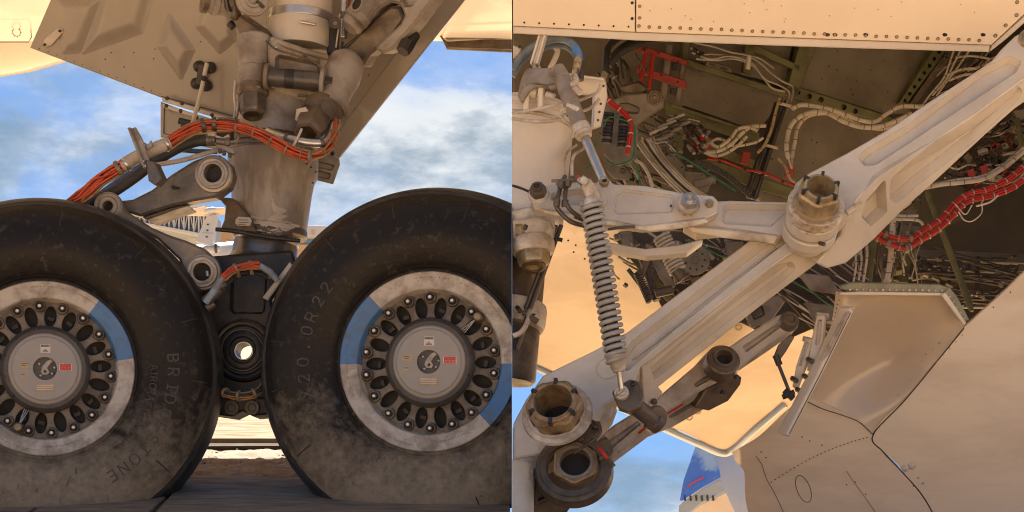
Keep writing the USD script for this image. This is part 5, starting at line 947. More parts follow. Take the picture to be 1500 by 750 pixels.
for i in range(7):
    o = i * 4.5; t.part('lead', tube([(930 + o, 207 - i, 8.0), (944 + o, 226, 8.0), (960 + o, 246, 7.95), (978 + o * 1.3, 266 + i, 7.95), (1000 + o * 1.4, 288, 7.95)], 1.5 + .2 * (i % 3), 8), (CREAMW, PIPE, LOOKS['yellowed_wrap'], BLACK)[i % 4])
t.part('lead', tube([(925, 232, 7.8), (940, 240, 7.8), (950, 256, 7.8), (956, 274, 7.8)], 2.6, 8), CREAMW)
t.part('thin_lead', tube([(960, 206, 8), (976, 212, 7.95), (990, 200, 7.95), (996, 198, 8)], .8, 6), BLUEH); t.part('thin_lead', tube([(944, 204, 8), (962, 210, 7.95), (975, 208, 7.95), (990, 222, 8)], .8, 6), CREAMW)
t.part('red_sleeve', rod((1020, 190, 8.3), (1030, 205, 8.25), 2.6, 8), RED); t.part('red_sleeve', rod((1014, 206, 8.3), (1022, 216, 8.25), 2.4, 8), RED)
t = Thing('hose_chain', 'black segmented cable chain sloping along the lower edge of the bay', 'cable chain', P(1060, 260, 8.2))
for i in range(22):
    s = i / 21; x, y = 1020 + 78 * s, 236 + 48 * s - 8 * math.sin(s * 3.1); t.part('chain_segment', Plane((x, y, 8.2), (0, -.98, -.2)).slab([(x - 2, y - 4), (x + 2, y - 3), (x + 1, y + 6), (x - 3, y + 4)], .05, .6, .6), SOOT)
t = Thing('bay_bracket', 'beige riveted bracket plates stepping down under the wire bundles', 'bracket', P(1000, 245, 8.15))
bk_ = Plane((1000, 245, 8.15), (-.1, -.95, -.3))
for l in ([(965, 226), (990, 228), (1004, 244), (1000, 262), (985, 272), (972, 255)], [(1000, 250), (1030, 252), (1042, 268), (1036, 282), (1010, 280)], [(1014, 264), (1050, 256), (1048, 268), (1020, 276)]):
    b = t.part('plate', bk_.slab(l, .03, 1.5, 1, w=RNG.uniform(0, .04)), BAYM)
    for _ in range(7):
        i = RNG.integers(len(l)); c = np.mean(l, 0); x, y = np.array(l[i]) * .75 + c * .25 + RNG.normal(0, 1, 2); t.part('rivet', bk_.disc(x, y, [(12, .9), (13, .6)], 6), BROWN, b)
t.part('green_lead', tube([(988, 224, 8.0), (1010, 236, 8.0), (1035, 252, 8.0), (1060, 268, 8.0), (1078, 280, 8.0)], 1.5, 8), GREENW)

# ------------------------------------------------ lower middle of the bay, seen under the lock links
t = Thing('uplock_cluster', 'dark cluster of brackets and round plates seen beneath the lock links', 'mechanism', P(1030, 380, 8.0))
up = Plane((1020, 380, 8.0), (-.1, -.97, -.1))
t.part('round_plate', up.disc(1018, 381, [(-2, 22), (0, 22), (1, 21), (1, 6), (3, 5.5), (3, 0)], 36), BAYM)
for i in range(9): a = i * .7; t.part('plate_hole', up.disc(1018 + 14 * math.cos(a), 381 + 14 * math.sin(a), [(.5, 1.8), (1.6, 1.6)], 8), SOOT)
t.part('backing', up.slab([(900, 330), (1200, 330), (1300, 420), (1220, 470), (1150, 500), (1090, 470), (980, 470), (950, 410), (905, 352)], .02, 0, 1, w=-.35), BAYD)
t.part('long_rail', up.slab([(898, 346), (906, 344), (962, 404), (990, 440), (982, 446), (940, 400)], .04, 0, 1, w=-.1), GREEN)
for i, l in enumerate(([(905, 338), (925, 336), (932, 372), (918, 380)], [(935, 352), (955, 362), (972, 404), (955, 412)], [(1062, 352), (1090, 352), (1088, 384), (1066, 380)], [(1098, 352), (1130, 356), (1110, 372)], [(1010, 405), (1050, 398), (1060, 415), (1020, 430)], [(1170, 398), (1215, 402), (1235, 430), (1190, 425)], [(1180, 440), (1222, 446), (1240, 470), (1195, 470)])):
    b = t.part('bracket', up.slab(l, .05, 2, 1.2, w=RNG.uniform(-.12, .02)), (BAYM, BROWN, CAST)[i % 3])
for i in range(16):
    x, y = RNG.uniform(920, 1160), RNG.uniform(345, 400); a = RNG.uniform(-.5, 1.2); L = RNG.uniform(12, 34); t.part('link_rod', rod((x, y, 8.1), (x + L * math.cos(a), y + L * math.sin(a), 8.1), RNG.uniform(1.4, 3.4), 10), (BAYM, BROWN, DARK, PIPE)[i % 4])
for i in range(10):
    x, y = RNG.uniform(1150, 1250), RNG.uniform(395, 470); t.part('link_rod', rod((x, y, 8.1), (x + 40, y + RNG.uniform(14, 30), 8.1), RNG.uniform(1.0, 2.2), 8), (CREAMW, PIPE, DARK)[i % 3])
t.part('green_lead', tube([(1160, 412, 7.9), (1190, 428, 7.9), (1215, 446, 7.9), (1240, 452, 7.9)], 1.3, 8), GREENW); t.part('green_lead', tube([(1006, 352, 7.9), (1030, 362, 7.9), (1060, 376, 7.9), (1080, 374, 7.9)], 1.3, 8), GREENW)
t.part('casting', up.slab([(1090, 458), (1110, 440), (1140, 432), (1150, 442), (1130, 470), (1100, 482)], .1, 4, 2, w=.05, pockets=[([(1098, 458), (1116, 446), (1120, 462), (1104, 470)], .04, 2, 3)]), BAYM)
for x, y, r in ((1102, 470, 8), (1130, 446, 9), (1112, 480, 6)): t.part('eye', up.disc(x, y, [(4, r), (9, r * .95), (9, r * .6), (6, r * .5), (6, 0)], 24), BROWN)
for x, y, r in ((950, 425, 7), (990, 430, 6), (976, 416, 5), (1000, 400, 5)): t.part('bolt_head', up.nut(x, y, r, 8, r * .4, w=.05), BROWN)
t.part('lever', U(rod((938, 370, 7.8), (962, 440, 7.75), 6, 14), rod((948, 380, 7.75), (940, 405, 7.75), 4, 10), rod((960, 430, 7.7), (985, 424, 7.7), 7, 12)), BROWN)
t.part('arm_plate', up.slab([(945, 358), (958, 362), (990, 420), (982, 428), (966, 408)], .06, 2, 1.5, w=.14), BAYM)
def coil(p0, p1, R, r, turns, Y, n=9, per=22):
    a, b = P(*p0), P(*p1); u, v, w = frame(b - a); th = np.linspace(0, 2 * np.pi * turns, int(turns * per)); s = th / th[-1]; k = p0[2] / F
    return sweep(a + s[:, None] * (b - a) + R * k * (np.cos(th)[:, None] * u + np.sin(th)[:, None] * v), r * k, n)
t = Thing('small_spring', 'grey coil spring behind the lock links with dark eye at lower end', 'spring', P(990, 400, 7.2))
t.part('coil', coil((968, 344, 7.2), (993, 398, 7.2), 11.5, 2.5, 11, 7.2), PAINT); t.part('core', rod((968, 344, 7.2), (995, 402, 7.2), 8), SOOT)
t.part('eye', U(rod((990, 396, 7.18), (1000, 410, 7.18), 9, 20), rod((988, 412, 7.2), (1010, 404, 7.2), 5)), BROWN)
t = Thing('small_spring', 'slim dark coil spring at the edge of the tan underside', 'spring', P(945, 430, 7.7))
t.part('coil', coil((933, 398, 7.7), (952, 442, 7.7), 5, 1.6, 14, 7.7), DARK); t.part('core', rod((933, 398, 7.7), (952, 443, 7.7), 3), BROWN)

# ------------------------------------------------ right part of the bay
t = Sub(AIRR, 'bay_frame')
Q1 = Plane((1330, 380, 8.7), (-.1, -.99, 0))
t.part('green_tube', rod((1358, 280, 8.2), (1424, 456, 8.0), 4.6, 16, [(0, .6), (.04, 1), (.96, 1), (1, .6)]), GREEN); t.part('green_tube', rod((1280, 342, 8.3), (1271, 416, 8.3), 6, 14), GREEN)
t.part('green_rib', Q1.slab([(1318, 280), (1352, 272), (1346, 330), (1330, 414), (1300, 414), (1310, 340)], .05, 1, 1), GREEN)
t.part('grey_plate', Q1.slab([(1302, 308), (1334, 302), (1340, 312), (1334, 340), (1300, 332)], .03, 2, 1, w=.08), BAYM); t.part('grey_plate', Q1.slab([(1314, 332), (1345, 336), (1342, 358), (1312, 352)], .02, 1, 1, w=.1), BAYM)
for y in (372, 396): t.part('grey_plate', Q1.slab([(1308, y - 6), (1318, y - 8), (1320, y), (1316, y + 8), (1306, y + 8)], .02, 2, .6, w=.03), BAYM)
t.part('rail', Q1.slab([(1345, 358), (1740, 376), (1740, 392), (1345, 376)], .1, 0, 2, w=-.1), BAYP); t.part('rail', Q1.slab([(1340, 380), (1740, 402), (1740, 412), (1340, 392)], .06, 0, 1, w=0), mat('dim_frame', (0.15, 0.125, 0.1), (0.08, 0.065, 0.05), 0.6, 6.0, 0.5))
t.part('rail', Q1.slab([(1330, 402), (1740, 424), (1740, 430), (1330, 408)], .06, 0, 1, w=.04), LOOKS['dim_frame']); t.part('rail', Q1.slab([(1350, 420), (1740, 440), (1740, 452), (1400, 450)], .06, 0, 1, w=0), LOOKS['dim_frame'])
for i in range(16): x = 1338 + i * 10; t.part('rail_bolt', Q1.disc(x, 384 + (x - 1338) * .1, [(0, 2.4), (4, 2.2), (5, 1)], 8), LOOKS['dim_frame'])
for i in range(12): x = 1350 + i * 14; t.part('rail_bracket', Q1.slab([(x, 388), (x + 9, 389), (x + 8, 399), (x - 1, 397)], .03, 1, .6, w=.03), LOOKS['dim_frame'])
for i in range(4): x = 1352 + i * 26; t.part('frame_post', Q1.slab([(x, 376), (x + 7, 377), (x + 6, 440), (x - 1, 438)], .04, 0, .6, w=-.02), LOOKS['dim_frame'])
for i in range(26):
    x, y = RNG.uniform(1290, 1360), RNG.uniform(238, 300); t.part('fitting', rod((x, y, 8.6), (x + RNG.uniform(-14, 14), y + RNG.uniform(-8, 12), 8.55), RNG.uniform(1.2, 3.4), 8), (BROWN, DARK, BAYM, PIPE)[i % 4])
for i in range(34):
    x = RNG.uniform(1390, 1500); y = 330 - (x - 1330) * .62 + RNG.uniform(-42, 14); t.part('fitting', rod((x, y, 8.5), (x + RNG.uniform(-16, 16), y + RNG.uniform(-8, 14), 8.45), RNG.uniform(1.2, 4), 8), (BROWN, DARK, BAYM, SOOT, PIPE)[i % 5])
for l in ([(1462, 206), (1488, 200), (1492, 216), (1470, 224)], [(1424, 226), (1440, 222), (1446, 238), (1428, 242)], [(1472, 176), (1500, 172), (1500, 186), (1478, 192)], [(1396, 248), (1414, 240), (1422, 252), (1404, 262)]): t.part('small_plate', Q1.slab(l, .04, 1, 1, w=.2), BAYM)
t.part('ribbed_hose', U(bands([(1410, 222, 8.4), (1435, 232, 8.4), (1462, 240, 8.4)], 3.6, np.linspace(.03, .97, 18), .9, 10)), DARK); t.part('ribbed_hose', U(bands([(1410, 240, 8.4), (1430, 252, 8.4), (1452, 258, 8.4)], 3.4, np.linspace(.03, .97, 14), .9, 10)), DARK)
t.part('green_strip', rod((1490, 175, 8.2), (1500, 232, 8.1), 4, 10), GREEN)
for x, y in ((1402, 268), (1420, 262)): t.part('red_flag', Q1.slab([(x, y), (x + 10, y - 3), (x + 12, y + 8), (x + 3, y + 12)], .01, 0, .5, w=.3), REDP)
RA = [(1277, 336, 7.9), (1292, 342, 7.9), (1312, 349, 7.9), (1335, 349, 7.9), (1352, 338, 7.9), (1378, 322, 7.9), (1398, 300, 7.9), (1420, 284, 7.9), (1446, 278, 7.9), (1475, 264, 7.9), (1505, 240, 7.9)]
RB = [(1280, 346, 7.92), (1305, 358, 7.9), (1328, 363, 7.9), (1348, 352, 7.9), (1372, 338, 7.9), (1396, 316, 7.9), (1416, 296, 7.9), (1446, 288, 7.9), (1480, 276, 7.9), (1506, 258, 7.9)]
harness('pair of red tied wire bundles sweeping up the right side of the bay', [(RA, 4.2, 6, 1.9, [RED, RED, ORANGE]), (RB, 4.0, 6, 1.9, [RED, RED, ORANGE])], [(RA, 5.2, np.linspace(.03, .97, 16), .9, PIPE), (RB, 5.0, np.linspace(.03, .97, 16), .9, PIPE), (RA, 6.2, (.08, .22), 3, CAST), (RB, 6.2, (.1, .2), 3, CAST)])
loom('white wire loom crossing right part of bay beneath the upper arm', [([(1350, 276, 8.0), (1380, 270, 8.0), (1410, 267, 8.0), (1440, 262, 8.0), (1470, 246, 8.0), (1500, 222, 8.0)], 3.4), ([(1360, 272, 8.02), (1400, 264, 8.02), (1440, 258, 8.02), (1475, 238, 8.02), (1500, 216, 8.02)], 2.6)], every=24)
loom('white wire loom dropping vertically behind the red bundles', [([(1350, 276, 8.05), (1330, 292, 8.05), (1312, 308, 8.05), (1306, 335, 8.05), (1304, 368, 8.05), (1300, 400, 8.05), (1294, 416, 8.05)], 3.0), ([(1334, 296, 8.05), (1312, 316, 8.05), (1308, 350, 8.05), (1306, 380, 8.05), (1300, 416, 8.05)], 2.6), ([(1296, 322, 8.05), (1320, 321, 8.05), (1346, 323, 8.05), (1352, 330, 8.05)], 2.2), ([(1290, 312, 8.05), (1320, 316, 8.05), (1345, 316, 8.05)], 2.2)], every=22)
loom('bunch of pale pipes dropping behind the arm joint', [([(1258, 350, 8.1), (1262, 380, 8.1), (1258, 410, 8.1)], 1.6), ([(1268, 345, 8.1), (1270, 375, 8.1), (1264, 416, 8.1)], 2), ([(1250, 356, 8.1), (1254, 385, 8.1), (1250, 414, 8.1)], 1.6)], every=18)
pipes('loose_loop', 'thin white lead hanging in a loop from the red bundles', [([(1404, 310, 7.8), (1412, 322, 7.8), (1424, 324, 7.8), (1438, 312, 7.8), (1438, 296, 7.8)], 1.0), ([(1400, 300, 7.8), (1414, 314, 7.8), (1424, 300, 7.8)], 1.0), ([(1430, 302, 7.8), (1450, 296, 7.8), (1462, 286, 7.8)], 1.6)], CREAMW, 'wire')

# ------------------------------------------------ landing gear of the right bay
RUST = (0.26, 0.145, 0.06)
JP = [P(1194, 305, 6.42), P(816, 606, 6.42), P(840, 684, 6.5), P(789, 284, 6.45), P(1009, 298, 6.5), P(1508, 58, 6.42)]
BRACE = mat('brace_paint', (0.60, 0.515, 0.405), (0.40, 0.32, 0.23), 0.55, 3.0, 0.34, coat=0.3, bump=0.08, spots=0.04, edge=0.007, wear=.8, stains=[(JP[0], .15, RUST), (JP[1], .21, RUST), (JP[2], .26, (.12, .075, .04)), (JP[3], .1, RUST), (JP[4], .08, RUST), (JP[5], .1, RUST)])
SPRG = mat('grey_spring', (0.33, 0.305, 0.27), (0.19, 0.16, 0.12), 0.6, 9.0, 0.4, bump=0.1, edge=0)
RNUT = mat('rusty_nut', (0.36, 0.235, 0.115), (0.15, 0.085, 0.04), 0.8, 16.0, 0.45, 0.35, bump=0.4)
LG = Thing('landing_gear', 'cream landing gear with folding side brace in front of the open wheel well', 'landing gear', P(770, 740, 6.9))
dA, dB = .42, .85
nA, nB = (-.587 * dA, -1, .81 * dA), (.587 * dB, -1, -.81 * dB)
# lower arm of the side brace
A1 = Plane((1080, 425, 6.62), nA); B1 = Plane((1080, 425, 6.62), nB)
t = Sub(LG, 'lower_brace_arm')
t.part('body', A1.slab([(751.5, 620), (770, 585), (795, 550), (872, 512), (920, 485), (1000, 425), (1100, 350), (1150, 312), (1166, 296), (1236, 300), (1243, 326), (1228, 345), (1196, 356), (1170, 363), (1080, 426), (938, 536), (922, 572), (884, 594), (864, 630), (842, 650), (800, 664), (751.5, 672)], .07, 3, 2.2,
      pockets=[([(1134, 341), (1148, 343), (1152, 355), (1080, 410), (985, 486), (918, 545), (905, 530), (925, 500), (1000, 444)], .035, 4, 5)]), BRACE)
t.part('lower_flange', B1.slab([(938, 534), (1080, 424), (1170, 361), (1200, 356), (1214, 372), (1190, 392), (1147, 424), (1071, 483), (963, 569), (954, 585), (935, 582)], .07, 2, 2,
      pockets=[([(1136, 389), (1160, 384), (1166, 394), (1150, 409), (1068, 470), (962, 554), (948, 558), (946, 545), (1040, 466)], .03, 4, 6)]), BRACE)
t.part('web_step', A1.strip([(925, 522), (1020, 450), (1136, 358)], 3.0, w=-.026, th=.02), BRACE)
for a, b in (((1017, 480), (1040, 462)), ((1048, 457), (1056, 451))): t.part('stencil_mark', B1.strip([a, b], 1.6, w=-.0285, th=.002), SEAM)
t.part('gusset', B1.slab([(937, 535), (948, 530), (958, 560), (968, 572), (955, 588), (940, 592)], .03, 2, 1.2, w=.02), BRACE); t.part('gusset_bolt', B1.disc(953, 583, [(3, 5), (7, 4.6), (9, 3), (9, 0)], 14, .02), BROWN)
t.part('round_recess', A1.disc(890, 540, [(-3, 17), (.4, 17), (.4, 15.5), (-2.2, 14.5), (-2.2, 0)], 32), BRACE)
# upper arm
A2 = Plane((1360, 214, 6.5), nA); B2 = Plane((1360, 214, 6.5), nB)
t = Sub(LG, 'upper_brace_arm')
t.part('body', A2.slab([(1162, 312), (1158, 288), (1165, 268), (1182, 254), (1241, 223), (1300, 189), (1363, 147), (1422, 109), (1453, 88), (1467, 71), (1487, 52), (1510, 40), (1540, 36), (1540, 90), (1500, 116), (1432, 166), (1383, 198), (1314, 243), (1286, 262), (1256, 292), (1243, 312), (1225, 326), (1195, 332), (1174, 326)], .085, 5, 2.5,
      pockets=[([(1257, 231), (1268, 219), (1330, 183), (1440, 100), (1478, 82), (1497, 90), (1488, 106), (1440, 138), (1350, 197), (1284, 241), (1266, 243)], .03, 5, 6)]), BRACE)
t.part('lower_flange', B2.slab([(1240, 316), (1256, 292), (1286, 261), (1314, 242), (1383, 197), (1432, 165), (1500, 115), (1540, 88), (1540, 130), (1500, 151), (1487, 160), (1446, 196), (1363, 273), (1321, 310), (1282, 350), (1240, 386), (1212, 394), (1196, 386), (1214, 366), (1232, 346)], .085, 3, 2.2,
      pockets=[([(1303, 292), (1306, 262), (1330, 240), (1453, 142), (1486, 125), (1500, 132), (1490, 148), (1432, 203), (1342, 273), (1314, 298)], .04, 7, 9), ([(1270, 293), (1297, 262), (1299, 310), (1276, 332), (1262, 318)], .05, 4, 3)]), BRACE)
for x, y in ((1338, 232), (1344, 225), (1350, 218)): t.part('scuff_mark', B2.strip([(x, y), (x + 14, y - 9)], 1, w=-.036, th=.004), SEAM)
t.part('head_bush', Plane((1508, 58, 6.42), (-.1, -.9, .4)).disc(1508, 58, [(0, 17), (5, 16), (5, 11), (10, 10), (10, 0)], 32), GOLD)
JN = Plane((1194, 305, 6.45), (0.02, -.86, .5))
for w0, w1, r, m in ((-.02, .028, 42, BRACE), (-.085, -.03, 40, BRACE), (-.15, -.095, 41, BRACE)):
    o = JN.o; kk = JN.k; t.part('lug_ring', lathe(o + JN.n * w0, o + JN.n * w1, [(0, r - 2), (.1, r), (.9, r), (1, r - 2)], 48, kk), m)
t.part('pin_shank', lathe(JN.o - JN.n * .2, JN.o, [(0, 30), (1, 30)], 36, JN.k), CREAMD)
t.part('washer', JN.disc(1194, 305, [(10, 34), (13, 33), (13, 27), (-8, 26)], 40), GOLD)
t.part('castle_nut', JN.nut(1194, 305, 33, 26, 21.5, w=.036, turn=.3, deep=1.6), GOLD)
t.part('nut_collar', JN.disc(1194, 305, [(22, 25.5), (45, 25), (47, 23.5), (47, 20.5), (-6, 19.5)], 40), GOLD)
for i in range(6):
    a = i * math.pi / 3 + .3; o = JN.o + JN.n * JN.k * 42 + JN.k * 25 * (math.cos(a) * JN.u + math.sin(a) * JN.v); t.part('castle_slot', box(o, [.022, .012, .03], np.array([math.cos(a) * JN.u + math.sin(a) * JN.v, -math.sin(a) * JN.u + math.cos(a) * JN.v, JN.n])), SEAM)
t.part('grease_nipple', U(rod((1250, 300, 6.42), (1262, 297, 6.4), 2, 8), rod((1240, 312, 6.42), (1252, 304, 6.42), 5, 8)), BRACE); t.part('grease_nipple', rod((1200, 356, 6.45), (1208, 358, 6.43), 3, 8), BROWN)
# lower joint of the brace: big castle nut, brown lugs
JL = Plane((816, 606, 6.42), (-.2, -.86, .46))
t = Sub(LG, 'brace_foot')
t.part('washer', JL.disc(816, 606, [(-3, 53), (2, 52), (3, 45), (6, 44), (7, 40), (-25, 38)], 48), CREAMD)
t.part('castle_nut', JL.nut(816, 606, 44, 24, 30, w=.018, turn=.1, deep=1.6), RNUT)
t.part('nut_collar', JL.disc(816, 606, [(20, 36), (33, 35), (35, 33), (35, 28), (-22, 26)], 48), RNUT)
t.part('nut_bore', JL.disc(816, 606, [(-21.5, 26), (-20.5, 26)], 32), HOLE)
for i in range(6):
    a = i * math.pi / 3 + .5; o = JL.o + JL.n * JL.k * 31 + JL.k * 34 * (math.cos(a) * JL.u + math.sin(a) * JL.v); t.part('castle_slot', box(o, [.024, .014, .03], np.array([math.cos(a) * JL.u + math.sin(a) * JL.v, -math.sin(a) * JL.u + math.cos(a) * JL.v, JL.n])), SEAM)
LP = Plane((830, 690, 6.6), (-.1, -.9, .3)); LB_ = Plane((830, 700, 6.72), (.2, -.95, -.25))
t.part('upper_lug', LP.slab([(751.5, 628), (772, 618), (790, 640), (820, 655), (850, 645), (880, 600), (905, 585), (895, 612), (868, 642), (852, 658), (790, 690), (751.5, 694)], .1, 3, 2.5, w=.02), CREAMD)
t.part('lug_body', cut(LB_.slab([(751.5, 690), (800, 672), (860, 650), (890, 640), (900, 660), (884, 690), (862, 722), (838, 742), (800, 790), (751.5, 790)], .14, 5, 3), 1), BROWN)
RG = Plane((840, 684, 6.5), (-.1, -.88, .42))
t.part('pivot_ring', RG.disc(840, 684, [(-20, 58), (-2, 56), (0, 50), (2, 49), (3, 40), (-6, 38)], 56), BROWN)
t.part('pivot_nut', RG.nut(843, 682, 36, 9, 22, w=.006, turn=.5, deep=1.6), RNUT)
t.part('pivot_bore', RG.disc(843, 682, [(-2.4, 21.5), (-1.6, 21.5)], 32), HOLE)
t.part('inner_ring', RG.disc(843, 682, [(8, 28), (12, 27), (12, 22.5), (-3, 22)], 40), RING)
t.part('end_barrel', cut(rod((752, 690, 6.55), (752, 760, 6.5), 31, 40, [(-.12, .9), (0, 1), (1, .96)]), 1), BRACE)
t.part('web', LB_.slab([(786, 700), (806, 716), (805, 730), (780, 740)], .03, 3, 1.5, w=.03, pockets=[([(788, 706), (800, 718), (799, 726), (785, 732)], .02, 1, 2)]), BROWN)
t.part('bracket_loop', tube([(842, 664, 6.42), (852, 656, 6.4), (872, 643, 6.38), (880, 632, 6.38), (876, 622, 6.4), (866, 616, 6.42)], 2.4, 8), BROWN); t.part('loop_bracket', LP.slab([(838, 652), (868, 632), (880, 628), (884, 640), (856, 664), (844, 664)], .02, 3, 1, w=.09), BROWN)
for x, y in ((852, 656), (874, 637)): t.part('bracket_bolt', LP.disc(x, y, [(33, 5.4), (38, 5), (39, 3), (39, 0)], 14), BROWN)
for l, m in (([(876, 656, 6.4), (884, 664, 6.38), (890, 672, 6.38)], RED), ([(884, 664, 6.4), (892, 670, 6.38), (897, 682, 6.4)], BROWN)): t.part('safety_wire', tube(l, 3.2, 8), m)
t.part('wire_clip', U(rod((880, 672, 6.42), (890, 668, 6.4), 5, 12), rod((893, 676, 6.4), (899, 684, 6.4), 4, 10)), BROWN)
# second, stained drag arm behind
DR = Plane((1000, 580, 6.95), (.12, -.95, .12)); DR2 = Plane((1000, 600, 7.0), (.45, -.8, -.5))
t = Sub(LG, 'drag_arm')
t.part('body', DR.slab([(862, 652), (900, 622), (960, 585), (1020, 534), (1038, 514), (1060, 508), (1082, 520), (1084, 540), (1066, 552), (1020, 576), (960, 616), (900, 672), (882, 684)], .08, 4, 2.5, pockets=[([(965, 600), (1030, 553), (1045, 545), (1048, 552), (1015, 570), (968, 606)], .03, 2, 3), ([(885, 650), (940, 612), (950, 612), (905, 650), (888, 664)], .03, 2, 3)]), mat('stained_arm', (0.46, 0.395, 0.32), (0.18, 0.12, 0.075), 0.7, 6.0, 0.45, bump=0.25, spots=0.05))
t.part('side_face', DR2.slab([(868, 694), (905, 662), (962, 610), (1022, 573), (1068, 551), (1082, 544), (1078, 560), (1032, 600), (985, 627), (950, 641), (898, 680), (866, 714)], .08, 2, 2, pockets=[([(975, 612), (1025, 582), (1058, 562), (1030, 588), (985, 612)], .03, 2, 2)]), LOOKS['stained_arm'])
t.part('upper_link', DR.slab([(1062, 512), (1090, 492), (1140, 460), (1156, 455), (1170, 462), (1170, 480), (1156, 486), (1120, 510), (1086, 538), (1072, 535)], .08, 4, 2.5, w=-.03, pockets=[([(1090, 505), (1142, 470), (1150, 474), (1140, 482), (1096, 514)], .03, 3, 3)]), PAINT)
t.part('link_flange', DR2.slab([(1080, 542), (1120, 512), (1160, 486), (1166, 492), (1120, 524), (1084, 548)], .05, 1, 1.5, w=-.02), LOOKS['stained_arm'])
KJ = Plane((1060, 526, 6.86), (.1, -.88, .42)); t.part('knuckle', KJ.disc(1060, 526, [(-24, 26), (-2, 25), (0, 22), (3, 21), (3, 17), (6, 16), (6, 12), (-8, 11)], 40), BROWN); t.part('knuckle_bore', KJ.disc(1060, 526, [(-7.5, 10.8), (-7, 10.8)], 24), HOLE)
KE = Plane((1157, 468, 6.9), (.1, -.88, .42)); t.part('end_eye', KE.disc(1157, 468, [(-10, 15), (0, 14), (3, 12), (3, 8), (1, 7), (1, 0)], 32), BROWN)
t.part('knuckle_body', DR2.slab([(1030, 566), (1062, 552), (1082, 548), (1080, 560), (1062, 584), (1034, 598), (1012, 594)], .1, 3, 2, w=.03), BROWN)
t.part('clamp_bolt', U(rod((1078, 556, 6.9), (1080, 550, 6.9), 4, 6), rod((1056, 578, 6.9), (1060, 572, 6.9), 4, 6)), SOOT)
t.part('red_marking', DR2.strip([(976, 606), (1000, 592)], 3.2, w=.004), RED); t.part('red_marking', tube([(936, 634, 6.9), (944, 628, 6.88), (948, 622, 6.9)], 2, 8), RED)
# clevis that carries the foot of the spring strut
CL = Plane((920, 580, 6.36), (-.15, -.92, .2))
t = Sub(LG, 'spring_clevis')
t.part('plate', CL.slab([(896, 574), (904, 566), (922, 555), (934, 558), (942, 576), (938, 596), (922, 604), (906, 598)], .035, 5, 2), BROWN)
t.part('cross_pin', rod((922, 590, 6.38), (962, 620, 6.5), 14, 32, [(0, .9), (.05, 1), (.8, 1), (.82, 1.18), (1, 1.18)]), DARK)
t.part('pin_end', Plane((962, 618, 6.46), (.5, -.8, -.3)).disc(962, 614, [(-6, 20), (0, 19), (2, 16), (2, 0)], 30), BROWN)
t.part('eye_bolt', CL.disc(911, 577, [(2, 11), (10, 10.5), (10, 7), (14, 6.5), (14, 4), (20, 3.5), (20, 0)], 24), CREAMD)
t.part('plate_bolt', CL.disc(927, 563, [(0, 4), (5, 3.6), (6, 1.5)], 12), SOOT); t.part('split_pin', tube([(900, 582, 6.3), (906, 576, 6.28), (914, 570, 6.28)], 1.6, 6), STEEL)
# spring strut
t = Sub(LG, 'spring_strut')
t.part('coil', coil((866, 296, 6.3), (904, 529, 6.3), 14.2, 3.6, 25, 6.3, 10, 26), SPRG, smooth=60)
t.part('core', rod((866, 296, 6.3), (904, 529, 6.3), 10.5, 20), SOOT)
t.part('top_eye', U(rod((860, 268, 6.3), (867, 300, 6.3), 9, 20, [(0, .8), (.2, 1), (.6, .7), (.8, 1.2), (1, 1.4)]), rod((851, 262, 6.28), (861, 268, 6.28), 6, 14)), CREAMD)
t.part('ferrule', rod((903, 520, 6.3), (907, 545, 6.3), 14, 28, [(0, 1.2), (.3, 1.15), (.5, .9), (.75, .8), (1, .6)]), CREAMD)
t.part('end_rod', rod((906, 540, 6.3), (911, 574, 6.32), 4, 12), STEEL)
# lock links
LK = Plane((920, 298, 6.55), (0, -.93, .36)); LKb = Plane((920, 320, 6.5), (0, -.95, -.3))
t = Sub(LG, 'lock_link')
t.part('plate', LK.slab([(777, 292), (783, 280), (802, 271), (822, 268), (846, 266), (872, 267), (884, 260), (893, 262), (899, 269), (944, 271), (1000, 282), (1045, 286), (1054, 296), (1052, 310), (1034, 320), (962, 330), (940, 331), (889, 323), (837, 314), (800, 308), (784, 306)], .05, 5, 2,
      pockets=[([(902, 283), (914, 277), (985, 286), (989, 297), (984, 311), (905, 314), (899, 308)], .012, 2, 3), ([(808, 283), (850, 276), (866, 284), (858, 300), (822, 300), (806, 292)], .03, 2, 3)]), BRACE)
t.part('edge', LKb.slab([(790, 306), (840, 314), (889, 323), (944, 331), (1034, 320), (1040, 326), (1005, 334), (950, 339), (890, 330), (838, 321), (800, 314)], .03, 1, 1), CREAMD)
t.part('lower_plate', LK.slab([(870, 332), (948, 346), (1000, 340), (1040, 330), (1010, 352), (950, 357), (900, 348)], .04, 2, 2, w=-.09), BRACE)
N1 = Plane((1009, 296, 6.5), (.05, -.88, .45)); t.part('hex_nut', N1.nut(1009, 298, 13, 12, 6, turn=.3), STEEL); t.part('washer', N1.disc(1009, 298, [(-3, 17), (1, 16), (1, 0)], 30), CREAMD); t.part('nut_tip', N1.disc(1009, 298, [(10, 7.5), (17, 7), (17, 5), (12, 4.5), (12, 0)], 24), STEEL)
t.part('gold_bolt', LK.nut(1039, 300, 6.5, 6, w=.002), GOLD)
N2 = Plane((790, 284, 6.45), (-.15, -.88, .45)); t.part('pivot_nut', N2.nut(789, 284, 13, 14, 6, turn=.2), BROWN); t.part('nut_washer', N2.disc(789, 284, [(-3, 16), (2, 15), (2, 0)], 28), CREAMD); t.part('nut_crown', N2.disc(789, 284, [(12, 8), (19, 7.5), (19, 5), (13, 5), (13, 0)], 20), BROWN)
N3 = Plane((874, 292, 6.45), (.1, -.88, .45)); t.part('large_washer', N3.disc(874, 292, [(-2, 17), (2, 16), (3, 13), (3, 0)], 32), BRACE); t.part('short_pin', rod((874, 290, 6.42), (858, 268, 6.36), 9, 22), CREAMD)
